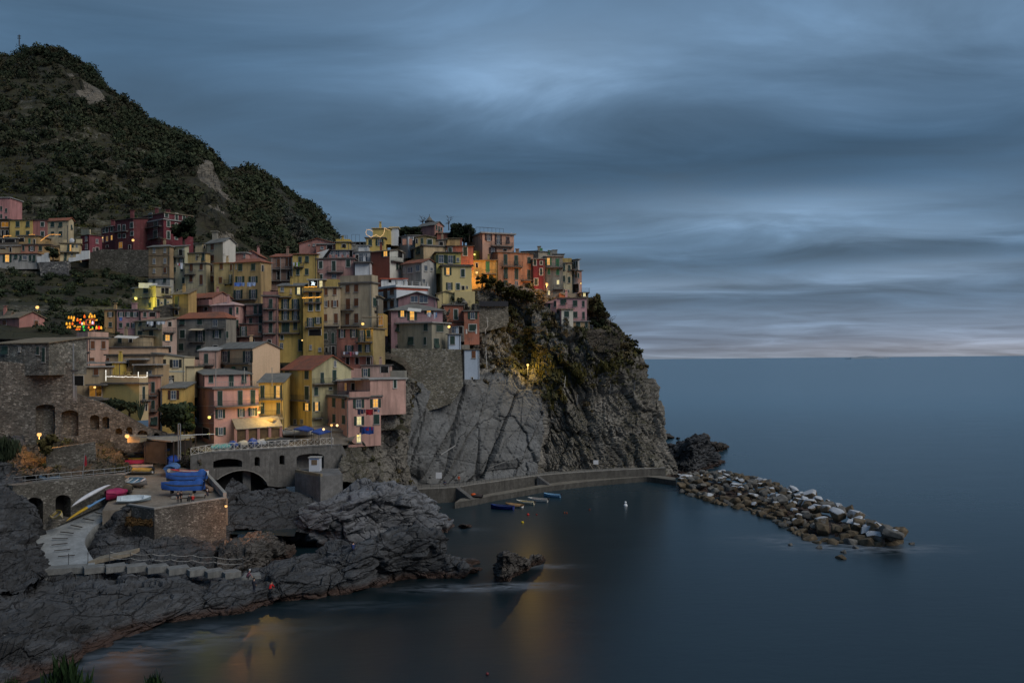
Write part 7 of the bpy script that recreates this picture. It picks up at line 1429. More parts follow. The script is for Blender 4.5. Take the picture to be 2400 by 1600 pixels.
# ------------------------------------------------------------------ string lights and light figures
def lights_string(label, pts, r, c, s, cat='string lights', step=.55):
    t_ = thing('string_lights', label, cat, pts[0], group='strings of Christmas lights'); wire = []; rad = []; rg = random.Random(3)
    for i in range(len(pts)-1):
        a, b = np.asarray(pts[i]), np.asarray(pts[i+1]); n = max(1, int(np.linalg.norm(b-a)/step))
        for k in range(n):
            for j in (0, .5): wire.append(a+(b-a)*(k+j)/n+(0, 0, rg.uniform(-.07, .07))); rad.append(r*rg.uniform(.7, 1.2) if j == 0 else r*.3)
    m = MB(); m.tube(wire, rad, 6); m.build('bulbs', emit(c, s*.32, 'string_bulb'), t_)
SW = (1, .95, .85)
def PFs(fr, D, *q): return [PF(fr, x, y, D) for x, y in q]
lights_string('amber light string along the roof edge at the far left of the upper row', PFs('U', 256.5, (70, 668), (76, 630), (160, 632), (250, 632)), .13, (1, .45, .12), 4, step=.35)
lights_string('short amber light string on the beige block roof', PFs('U', 257.5, (592, 612), (660, 604), (735, 606)), .12, (1, .45, .12), 3, step=.5)
lights_string('long amber light string rising to the right in front of the cream end house', PFs('U', 256, (830, 735), (920, 665), (1010, 610), (1120, 606), (1250, 610)), .12, (1, .45, .12), 4, step=.35)
lights_string('white fairy lights along the roof terrace of the yellow box-shaped house', PFs('F', 160.5, (1390, 850), (1389, 705), (1390, 795), (1520, 800), (1690, 800), (1815, 805), (1815, 735), (1815, 805), (1930, 803), (1932, 725)), .07, SW, 6, step=.24)
lights_string('upper amber light string on the narrow yellow house', PFs('H', 193.6, (632, 184), (720, 180), (810, 178)), .13, (1, .45, .06), 5, step=.25)
lights_string('lower amber light string across the narrow yellow house', PFs('H', 193.6, (606, 323), (740, 320), (862, 314)), .14, (1, .45, .06), 5, step=.22)
lights_string('garland of white lights looped over the bright yellow ridge house', PFs('D', 229.5, (135, 295), (95, 268), (55, 270), (42, 305), (50, 335), (110, 372), (175, 335), (230, 370), (270, 335), (286, 290), (288, 245), (330, 270), (362, 285)), .1, (1, .62, .3), 3.4, step=.35)
m_ = lights_string('white star-shaped light in the loggia of the narrow yellow house', PFs('H', 197, (725, 110), (770, 165), (748, 105), (728, 162), (775, 125), (722, 140)), .11, (.8, .95, 1), 6, step=.3)
rg = random.Random(8)
def figure_light(label, x, y, hpx, c, shape='fig'):
    D = 187.5; p = PF('R', x, y, D); s = hpx/7.84*D/FPX; t_ = thing('light_figure', label, 'light figure', p, group='glowing figures on the hillside')
    pts = {'fig': ((-.2, 0), (-.16, .4), (-.12, .72), (0, 1), (.12, .72), (.16, .4), (.2, 0)), 'sheep': ((-.4, 0), (-.5, .5), (-.2, .7), (.2, .7), (.65, .8), (.5, .5), (.4, 0)), 'star': ((-.3, 0), (0, 1), (.3, 0), (-.5, .6), (.5, .6), (-.3, 0)), 'arch': ((-.9, 0), (-.9, .5), (-.5, .9), (0, 1), (.5, .9), (.9, .5), (.9, 0)), 'palm': ((0, 0), (0, .6), (-.4, .8), (0, 1), (.4, .8), (.2, .5))}[shape]
    m = MB(); rad = [.105, .07]*8; m.tube([p+(a*s, 0, b*s) for a, b in pts], rad[:len(pts)], 5); m.build('bulbs', emit(c, 1.7, 'figure_bulb'), t_); k = MB(); k.tube([p-(0, 0, .8), p+(0, .1, s*.9)], .025, 4); k.build('stake', IRON, t_)
FY, FR_, FG, FO = (1, .42, .04), (1, .03, .02), (.06, .7, .08), (1, .16, .02)
figs = [(480, 368, 50, FY, 'fig', 'leftmost walking figure of the top row'), (530, 368, 50, FY, 'fig', 'second walking figure of the top row'), (575, 368, 46, FY, 'fig', 'third walking figure of the top row'), (565, 412, 44, FY, 'fig', 'bending figure under the third walker'), (640, 412, 56, FO, 'fig', 'orange shepherd figure below the top row'), (693, 395, 26, FY, 'sheep', 'animal beside the orange shepherd'),
 (768, 350, 56, FO, 'fig', 'lone tall orange figure left of the star'), (878, 298, 36, FY, 'star', 'big star on the very top'), (858, 350, 44, FY, 'fig', 'figure under the star on its left'), (905, 348, 52, FY, 'fig', 'figure under the star on its right'), (952, 348, 56, FY, 'fig', 'figure at the right of the top row'), (440, 478, 46, FY, 'fig', 'left standing figure of the middle row'), (496, 478, 46, FY, 'fig', 'second standing figure of the middle row'), (548, 478, 46, FO, 'fig', 'small orange figure of the middle row'),
 (690, 455, 46, FR_, 'fig', 'red figure in the middle row'), (724, 478, 46, (1, .85, .7), 'fig', 'whitish figure right of the red one'), (756, 478, 60, FY, 'fig', 'tall yellow figure next to the hut'), (872, 452, 62, FY, 'fig', 'figure inside the lit hut'), (918, 462, 52, (.85, .7, 1), 'fig', 'pale violet figure inside the hut'), (985, 404, 26, FY, 'sheep', 'animal right of the hut roof'),
 (470, 540, 44, FY, 'sheep', 'broad yellow group at the lower left'), (505, 540, 46, FY, 'fig', 'figure standing in the lower left group'), (585, 512, 22, FY, 'sheep', 'little animal right of the lower left group'), (640, 532, 26, FY, 'sheep', 'upper sheep of the lower flock'), (682, 528, 26, FY, 'sheep', 'right-hand sheep of the lower flock'), (625, 576, 28, FO, 'sheep', 'orange sheep at the bottom left'), (668, 574, 28, FO, 'sheep', 'orange sheep at the bottom centre'),
 (748, 540, 42, FG, 'palm', 'upper green plant'), (762, 604, 44, FG, 'palm', 'larger green plant at the bottom'), (915, 540, 26, FG, 'fig', 'small green plant under the hut'), (845, 545, 40, FO, 'fig', 'orange figure below the hut'), (875, 580, 26, FY, 'sheep', 'sheep below the hut on the left'), (910, 566, 26, FY, 'sheep', 'sheep below the hut on the right'), (990, 556, 58, FY, 'fig', 'yellow figure at the lower right'), (1035, 560, 60, FR_, 'fig', 'red figure at the lower right'), (1075, 556, 52, FY, 'fig', 'rightmost yellow figure')]
for (x, y, hp, c, sh, l) in figs: figure_light('glowing outline on the hillside, '+l, x, y, hp, c, sh)
lights_string('red and orange outlined hut frame among the light figures', PFs('R', 187.3, (795, 475), (797, 392), (870, 378), (945, 378), (945, 475), (795, 475)), .1, (1, .2, .08), 3, 'light figure', .3)
# ------------------------------------------------------------------ washing
def washing(label, fr, D, x0, x1, y, pieces):
    a, b = PF(fr, x0, y, D), PF(fr, x1, y, D); t_ = thing('washing_line', label, 'washing', a, group='washing hung out to dry'); m = MB(); m.tube([a, b], .02, 4); m.build('line', ROPE, t_)
    for (u0, u1, hpx, c) in pieces:
        h = hpx/FR[fr][2]/FPX*D; p = a+(b-a)*u0; q = a+(b-a)*u1; n = 7; m = MB(); vs = []
        for i in range(n): s = i/(n-1); w = p+(q-p)*s; vs += [w+(0, .05*math.sin(s*9), -.01), w+(0, .12*math.sin(s*9+1), -h*(1-.12*abs(math.sin(s*5))))]
        m.add(vs, [(2*i, 2*i+2, 2*i+3, 2*i+1) for i in range(n-1)]); m.build('cloth', plain('cloth', c, .9, .25, 2), t_)
BL = (.1, .2, .55); LB = (.35, .45, .65); WC = (.6, .64, .7); RC = (.32, .02, .03); NV = (.03, .035, .08)
washing('royal blue cloths drying below the left window of the broad ochre house', 'B', 207, 1394, 1532, 795, ((0, .66, 54, BL), (.68, 1, 50, (.2, .3, .55))))
washing('light blue cloths drying below the right window of the broad ochre house', 'B', 207.4, 1562, 1678, 792, ((0, .55, 60, (.3, .4, .62)), (.57, 1, 50, LB)))
washing('white sheets hanging under the broad beige roof', 'B', 183.5, 245, 490, 1303, ((0, .12, 40, WC), (.14, .36, 62, WC), (.53, .74, 48, WC), (.76, .98, 40, WC)))
washing('white towel and red cloth at a window of the tall pale greenish house', 'B', 220.5, 645, 722, 540, ((0, .25, 30, WC), (.2, .5, 40, (.4, .05, .05)), (.45, 1, 84, WC)))
washing('blue towel hanging under a window of the pink half of the row house', 'R', 189.5, 1405, 1465, 338, ((0, 1, 72, (.12, .2, .5)),))
washing('dark and red clothes under the upper windows of the pink corner house', 'I', 165.8, 1243, 1515, 725, ((0, .14, 70, NV), (.15, .28, 60, NV), (.3, .36, 50, NV), (.38, .7, 76, RC), (.74, .88, 30, NV), (.9, 1, 40, LB)))
washing('red and blue clothes under the middle windows of the pink corner house', 'I', 165.8, 1270, 1445, 938, ((0, .25, 80, NV), (.27, .9, 50, RC), (.1, .98, 98, (.02, .06, .25))))
washing('row of small white, dark and red clothes on the red and mustard house', 'H', 184.2, 1142, 1345, 1030, ((0, .14, 40, WC), (.16, .32, 36, (.1, .11, .2)), (.34, .42, 34, NV), (.44, .56, 62, (.5, .12, .15)), (.6, .75, 40, (.25, .15, .2)), (.78, .98, 42, WC)))
washing('green and white clothes on the little balcony of the ochre-yellow ridge house', 'C', 217.6, 485, 570, 642, ((0, .25, 50, WC), (.28, .45, 58, (.1, .25, .05)), (.5, .75, 60, WC), (.78, 1, 58, (.15, .35, .05))))
washing('white and blue cloths on the terrace of the mauve house', 'J', 190.5, 680, 808, 515, ((0, .4, 60, WC), (.65, .85, 90, WC), (.85, 1, 70, (.2, .35, .6))))
# ------------------------------------------------------------------ square furniture
c0, c1 = PF('S', 1545, 262, 168), PF('S', 1735, 230, 173)
def canopy(label, fr, pts, Ds, mat, legs=True, name='canopy', cat='canopy'):
    v = [PF(fr, x, y, d) for (x, y), d in zip(pts, Ds)]; t_ = thing(name, label, cat, v[0]); cen = sum(v)/len(v)+(0, 0, .55); m = MB(); n = len(v)
    m.add(v+[cen], [(i, (i+1) % n, n) for i in range(n)]); m.add([p-(0, 0, .25) for p in v]+v, [(i, (i+1) % n, n+(i+1) % n, n+i) for i in range(n)]); m.build('cloth_top', mat, t_)
    if legs:
        for p in v: k = MB(); q = p*.94+cen*.06; k.tube([q-(0, 0, 2.6), q], .05, 6); k.build('post', IRON, t_)
TARP = plain('blue_canvas', (.03, .07, .26), .8, .4, 1.0)
canopy('peaked royal blue canopy over the cafe tables, left one of the pair', 'S', ((1535, 270), (1735, 300), (1830, 272), (1720, 238)), (165, 163.5, 169, 171), TARP)
canopy('peaked royal blue canopy over the cafe tables, right one nearer the lamp', 'S', ((1790, 310), (1900, 345), (2070, 305), (1930, 275)), (163, 161.5, 165, 168), TARP)
canopy('beige awning over the passage between the pink and the yellow house', 'S', ((1050, 140), (1235, 152), (1400, 112), (1190, 98)), (168.5, 167, 171, 174), plain('canvas_beige2', (.36, .27, .15), .8))
t_ = thing('boat_shelter', 'open boat shelter with a flat tent roof at the back of the square', 'shelter', on_sq('Q', 900, 640))
v = [PF('Q', *q, d) for q, d in (((640, 318), 157), ((800, 345), 153), ((1150, 378), 150), ((1545, 300), 157), ((1150, 240), 166))]; m = MB(); m.slab([v[0], v[1], v[2], v[3], v[4]], .2); m.build('roof', concrete((.36, .33, .29), .4), t_)
for q, d in (((695, 400), 153), ((1055, 400), 150.8), ((1180, 400), 150.5), ((1370, 350), 154), ((1460, 335), 155.5), ((1545, 310), 157)): m = MB(); a = PF('Q', *q, d); m.box((a[0], a[1], 12.8), (.16, 0, 0), (0, .16, 0), (0, 0, a[2]-12.8+.2)); m.build('post', plain('tarred_post', (.06, .045, .04)), t_)
m = MB(); a, b = PF('Q', 700, 400, 153.2), PF('Q', 1050, 400, 151.2); m.quad((a[0], a[1], 13), (b[0], b[1], 13), (b[0], b[1], b[2]+.1), (a[0], a[1], a[2]+.1)); m.build('glazing', glass((.1, .09, .085)), t_)
m = MB(); a, b = PF('Q', 640, 400, 160), PF('Q', 1500, 400, 164); m.quad((a[0], a[1], 12.5), (b[0], b[1], 12.5), (b[0], b[1], a[2]), (a[0], a[1], a[2])); m.build('back_wall', plain('dark_boards', (.035, .03, .03)), t_)
m = MB(); a, b = PF('Q', 415, 405, 151.5), PF('Q', 625, 405, 151.5); m.box((a[0], 151.5, a[2]), (b[0]-a[0], 0, 0), (0, 3, 0), (0, 0, 1.05)); m.build('side_box', concrete((.36, .3, .22), .3), t_)
t_ = thing('gantry', 'pale steel gantry of two posts and a long boom over the square', 'gantry', on_sq('Q', 1285, 690)); m = MB()
for x in (1268, 1302): a = PF('Q', x, 90, 146); b = PF('Q', x, 690, 146); m.tube([b, a], .1, 8)
m.build('post', GALV, t_); m = MB(); m.tube([PF('Q', 1268, 92, 146), PF('Q', 1302, 86, 146)], .07, 6); m.build('cross_bar', GALV, t_); m = MB(); m.tube([PF('Q', 640, 312, 147.5), PF('Q', 1285, 285, 146), PF('Q', 1880, 262, 150)], .08, 6); m.build('boom', GALV, t_)
t_ = thing('mast', 'tall pale mast on a base in front of the tan garage house', 'mast', PF('F', 968, 1080, 150)); m = MB(); m.tube([PF('F', 968, 1080, 150), PF('F', 963, 360, 150)], [.16, .1], 8); m.build('pole', GALV, t_); m = MB(); a = PF('F', 980, 720, 149.8); m.cbox(a, 1.2, .3, .3); m.build('speaker', IRON, t_)
m = MB(); a = PF('F', 985, 1082, 150.3); m.cbox(a+(0, 0, .9), .5, .4, 2.6); m.build('cabinet', GALV, t_)
t_ = thing('utility_pole', 'slender pole with a cross arm behind the small yellow house', 'pole', PF('U', 1372, 790, 252)); m = MB(); m.tube([PF('U', 1372, 790, 252), PF('U', 1384, 420, 252)], .09, 6); m.build('pole', IRON, t_)
t_ = thing('flagpole', 'slender pole with a furled red flag behind the walkway railing', 'flagpole', PF('K', 795, 600, 133)); m = MB(); m.tube([PF('K', 795, 620, 133), PF('K', 822, 335, 133)], .05, 6); m.build('pole', GALV, t_)
m = MB(); a = PF('K', 820, 345, 133); m.add([a, a+(.25, 0, -.4), a+(.3, .1, -1.6), a+(.05, 0, -1.9), a+(-.15, 0, -1.2)], ((0, 1, 2, 3, 4),)); m.build('flag', col((.3, .02, .03)), t_)
for lab, q, d in (('small dark steel mast on the top of the hill', (45, 100, 82), 555),):
    t_ = thing('hilltop_mast', lab, 'mast', P(q[0], q[1]+6, d)); m = MB(); m.tube([P(q[0], q[1]+8, d), P(q[0], q[2], d)], .35, 5)
    for k in (85, 90): a = P(q[0]-4, k, d); b = P(q[0]+4, k, d); m.tube([a, b], .25, 4)
    m.build('lattice', IRON, t_)
t_ = thing('bell_spire', 'small pointed bell spire showing above the pink tower house', 'spire', PF('D', 876, 180, 256)); m = MB()
for y0, y1, r0, r1 in ((190, 162, 1.3, 1.3), (164, 160, 1.6, 1.6), (160, 98, 1.2, .15)): m.tube([PF('D', 876, y0, 256), PF('D', 876, y1, 256)], [r0, r1], 8)
m.build('spire', concrete((.2, .19, .17), .5), t_); m = MB(); m.tube([PF('D', 876, 100, 256), PF('D', 876, 68, 256)], .08, 5); m.build('finial', IRON, t_)
for lab, fr, x, y, D, w, h in (('white square notice on the smooth rock face above the path', 'M', 448, 765, 188, 2.3, 2.3), ('smaller white notice on the brown rock near the right end of the path', 'M', 1558, 672, 216, 2.2, 1.8)):
    a = PF(fr, x, y, D); t_ = thing('notice_board', lab, 'sign', a); m = MB(); m.cbox(a, w*.55, .08, h*.55); m.build('panel', plain('notice', (.62, .63, .66), .6, .1), t_); m = MB(); m.cbox(a+(0, .5, 0), .08, .9, .08); m.build('bracket', IRON, t_)
def pipe(label, fr, pts, D, r=.08, mat=None, name='drainpipe'):
    t_ = thing(name, label, 'pipe', PF(fr, *pts[0], D)); m = MB(); m.tube([PF(fr, x, y, D) for x, y in pts], r, 6); m.build('pipe', mat or WPAINT, t_)
pipe('white zigzag pipe on the cliff right of the rust-orange house', 'J', ((1462, 580), (1475, 700), (1440, 745), (1445, 795)), 213); pipe('white pipe running down to the lamp path behind the pale blue tower', 'J', ((1462, 955), (1448, 980), (1455, 1150), (1468, 1285)), 207)
pipe('thin cable line strung across the cliff to the yellow lamp', 'N', ((95, 525), (330, 533), (575, 530), (760, 525), (930, 508)), 216, .03, IRON); pipe('white leaning pole on the cliff above the grassy ledge', 'N', ((955, 600), (943, 712)), 212, .07)
pipe('slanting pale pipe across the smooth slab rock', 'M', ((465, 618), (565, 553)), 187.5, .1); pipe('slanting rope handrail over the right part of the smooth rock face', 'M', ((800, 712), (950, 655), (1165, 578)), 200.5, .06, ROPE)
for i, x in enumerate((1192, 1320)): a = PF('J', x, 795, 205); b = PF('J', x, 735, 205); m = MB(); m.tube([a, b], .22, 8); tag(m.build('bollard', WPAINT), ('white bollard under the rust-orange house, left one' if i == 0 else 'white bollard under the rust-orange house, right one'), 'bollard')
def netfence(label, fr, pts, D, h):
    t_ = thing('net_fence', label, 'fence', PF(fr, *pts[0], D)); q = [PF(fr, x, y, D) for x, y in pts]; n = catmull(q, 60); m = MB()
    for i in range(60): m.tube([n[i], n[i]+(.15, 0, h)], .022, 3)
    for z in np.linspace(0, h, 7): m.tube([p+(0, 0, z) for p in n], .018, 3)
    m.build('mesh', IRON, t_); m = MB()
    for i in (0, 30, 59): m.tube([n[i], n[i]+(.2, 0, h+.3)], .06, 6)
    m.build('post', GALV, t_)
netfence('sagging wire mesh fence on the grassy cliff ledge', 'N', ((1068, 880), (1230, 850), (1390, 780), (1560, 775), (1640, 740)), 214, 2.2)
rail('blue-grey stair railing below the pastel pink cliff house', [PF('E', 985, 1470, 219), PF('E', 1050, 1420, 219.5), PF('E', 1180, 1410, 220), PF('E', 1620, 1412, 220)], 1.1, plain('blue_rail', (.22, .27, .34)), 14, (.35, .7))
rail('thin railing along the garden ledge under the pastel pink cliff house', [PF('N', 800, 318, 221), PF('N', 1000, 318, 222), PF('N', 1385, 316, 223)], 1.2, GALV, 8, (.1,))
m = MB(); a, b = PF('N', 790, 325, 221), PF('N', 1390, 325, 223); m.slab([a, b, b+(0, 6, 0), a+(0, 6, 0)], .3); struct(m.build('garden_ledge', concrete((.2, .19, .17), .5)))
t_ = thing('garden_table', 'white table on the garden ledge under the cliff house', 'table', PF('N', 1270, 300, 223.5)); a = PF('N', 1270, 262, 223.5); m = MB(); m.cbox(a, 1.3, .8, .06); m.build('table_top', WPAINT, t_)
for dx, dy in ((-.5, -.3), (.5, -.3), (-.5, .3), (.5, .3)): m = MB(); m.tube([a+(dx, dy, -.9), a+(dx, dy, 0)], .04, 5); m.build('leg', WPAINT, t_)
# ------------------------------------------------------------------ plants one can tell apart
BARK = plain('bark', (.07, .055, .045), .9)
def tree(label, base, H, R, mat, n=420, seed=1, name='tree', cat='tree', lobes=13, size=.13, bare=False, spiky=0):
    base = np.asarray(base, float); t_ = thing(name, label, cat, base); rg = random.Random(seed); m = MB(); m.tube([base-(0, 0, .6), base+(0, 0, H*.25), base+(rg.uniform(-.2, .2), 0, H*.6)], [R*.09+.05, R*.06+.04, .04], 7)
    C, Rr = [], []
    for i in range(lobes):
        a = rg.uniform(0, 6.28); d = R*rg.uniform(.15, .75); q = base+(d*math.cos(a), d*math.sin(a), H*rg.uniform(.22, .95)); C.append(q); Rr.append(R*rg.uniform(.32, .55))
        m.tube([base+(0, 0, H*rg.uniform(.15, .5)), (base+(0, 0, H*.5)+q)/2, q], [R*.04+.03, R*.025+.02, .02], 5)
        if bare:
            for k in range(7): w = q+np.array((rg.uniform(-1, 1), rg.uniform(-1, 1), rg.uniform(-.2, 1)))*R*.6; m.tube([q, (q+w)/2+(0, 0, .1), w], [.03, .022, .012], 4)
    m.build('trunk', BARK, t_)
    if not bare: leaf_cloud('crown', C, Rr, n//lobes*4, mat, seed, size*2.2, .85, parent=t_, spiky=spiky)
    return t_
tree('dark round-topped tree in front of the right face of the wine-red building', PF('A', 1985, 590, 254), 6.2, 3.6, LEAF3, 700, 3)
tree('dark bushy tree left of the large pink house, over the shelter', PF('G', 590, 1330, 160), 5.2, 3.0, LEAF3, 700, 4)
tree('second dark bushy tree touching the large pink house', PF('G', 690, 1340, 160), 3.6, 2.0, LEAF3, 500, 5)
tree('leafy bush on the cliff corner right of the pastel pink house', PF('E', 1680, 1290, 224), 5.6, 3.4, LEAF2, 700, 6)
tree('big green bush below the cliff corner, above the garden ledge', PF('E', 1700, 1440, 223), 3.4, 2.6, LEAF3, 600, 7)
tree('bare bush leaning over the cliff edge toward the sea', PF('E', 1790, 1480, 224), 4.6, 3.0, LEAF2, 1, 8, bare=True)
tree('tuft of tall reeds on the cliff corner above the leafy bush', PF('E', 1690, 1120, 225), 3.4, 1.4, GRASSM, 260, 9, 'reed_clump', 'reeds', 5, .3, spiky=1)
tree('dark round tree on the ridge right of the pink tower house', PF('D', 1225, 430, 240), 5.0, 2.7, LEAF3, 700, 10)
tree('second dark tree on the ridge, nearer the salmon house', PF('D', 1330, 450, 240), 4.3, 2.6, LEAF3, 700, 11)
tree('bare tree with upright twigs on the ridge between the tower and the dark trees', PF('D', 1130, 250, 243), 3.2, 1.2, LEAF2, 1, 12, bare=True, lobes=6)
tree('bare thin tree left of the bell spire', PF('D', 790, 220, 252), 2.6, 1.7, LEAF2, 1, 13, bare=True, lobes=6)
for i, x in enumerate((480, 545, 600, 650, 705)): tree('dark ridge-line hedge shrub, %s of five between the garland house and the tower' % ('first', 'second', 'third', 'fourth', 'last')[i], PF('D', x, 345, 240), 2.0, 1.7, LEAF3, 360, 20+i, 'hedge_shrub', 'shrub')
tree('palm-like shrub left of the salmon ridge house', PF('D', 1400, 400, 238), 4.2, 1.6, LEAF3, 320, 26, spiky=1)
t_ = thing('cactus', 'tall many-armed green cactus against the yellow box-shaped house', 'cactus', PF('F', 1840, 1370, 158.5)); m = MB(); b = PF('F', 1840, 1370, 158.5); rg = random.Random(4)
for i in range(15): q = b+(rg.uniform(-.7, .7), rg.uniform(-.4, .4), 0); m.tube([b, b*.45+q*.55+(0, 0, 1.1), q*1.0+(rg.uniform(-.2, .4), 0, rg.uniform(2.4, 3.7))], [.1, .13, .08], 6)
m.build('stems', plain('cactus_green', (.025, .045, .03), .8, .5, 2), t_)
tree('dark shrub bank along the foot of the yellow box-shaped house', PF('F', 1560, 1240, 159), 1.6, 2.0, LEAF3, 420, 30, 'shrub', 'shrub')
tree('second shrub in the bank, nearer the cactus', PF('F', 1700, 1275, 159), 1.6, 1.7, LEAF3, 420, 31, 'shrub', 'shrub')
tree('bush glowing orange under the big lamp at the wall foot', PF('K', 440, 330, 139.5), 2.4, 2.0, leafmat((.03, .03, .012), (.12, .1, .04), 'lit_bush'), 420, 32, 'bush', 'bush')
tree('agave-like dark shrub on the left crag', PF('K', 60, 420, 131), 3.2, 2.4, LEAF3, 500, 33, 'shrub', 'shrub', spiky=1)
tree('bushy vine on the pergola left of the small yellow house', PF('U', 1085, 1120, 246), 3.4, 1.9, LEAF3, 420, 34, 'vine', 'vine')
for i, (x, y, d) in enumerate(((1180, 200, 206), (1205, 206, 208), (1225, 300, 208))): pass
hd_ = [(1130, 655, 222), (1150, 664, 223), (1172, 672, 224), (1195, 680, 226), (1215, 688, 227), (1235, 694, 228)]
for i, (x, y, d) in enumerate(hd_): tree('hanging yellow-green bush under the orange-brown ridge house, number %s from the left' % ('one', 'two', 'three', 'four', 'five', 'six')[i], P(x, y+14, d-3), 2.6, 2.0, leafmat((.012, .014, .006), (.075, .07, .02), 'hanging_bush'), 380, 40+i, 'hanging_bush', 'bush')
for i, (x, d) in enumerate(((160, 7.5), (365, 7.0), (35, 6.2))):   # twigs of a shrub close to the camera
    b = P(x, 1660, d+1.5); t_ = thing('near_shrub', ('tall blurred sprig of narrow leaves at the bottom left edge', 'low blurred sprig of narrow leaves right of the tall one at the bottom edge', 'faint low sprig at the bottom left corner')[i], 'shrub', b); m = MB(); m.tube([b-(0, 0, .4), b+(0, 0, .1)], .012, 5); m.build('stem', BARK, t_)
    s = (1.0, .62, .5)[i]; C = [b+(dx*s, 0, dz*s) for dx, dz in ((-.16, .08), (-.02, .3), (.1, .16), (.2, .02), (-.1, .2), (.02, .1))]
    leaf_cloud('leaves', C, [.15*s]*6, 130, leafmat((.006, .014, .006), (.03, .06, .02), 'near_leaves'), 60+i, .5, 1.2, parent=t_, spiky=1)
# flower tubs of the cafe
for i, x in enumerate((1600, 1680, 1760, 1850, 1930)):
    a = on_up('S', x, 425+(i % 2)*12, 15.0); t_ = thing('planter', 'flowering tub by the cafe railing, %s from the left' % ('first', 'second', 'third', 'fourth', 'fifth')[i], 'planter', a, group='planters by the cafe'); m = MB(); m.tube([a, a+(0, 0, .45)], [.25, .32], 10); m.build('tub', col((.12, .08, .06)), t_)
    leaf_cloud('plant', [a+(0, 0, .75)], [.55], 160, leafmat((.015, .03, .012), (.07, .09, .03), 'tub_plant'), 80+i, .25, parent=t_)
def cafe_table(a, label):
    t_ = thing('cafe_table', label, 'table', a, group='tables under the blue canopies'); m = MB(); m.tube([a+(0, 0, .72), a+(0, 0, .76)], .45, 12); m.build('table_top', col((.1, .06, .045)), t_); m = MB(); m.tube([a, a+(0, 0, .72)], .05, 6); m.build('leg', IRON, t_)
for i, (x, y) in enumerate(((1700, 385), (1790, 392), (1880, 395), (1960, 400))): cafe_table(on_up('S', x, y, 15.3), 'dark round cafe table under the blue canopies, %s from the left' % ('first', 'second', 'third', 'fourth')[i])
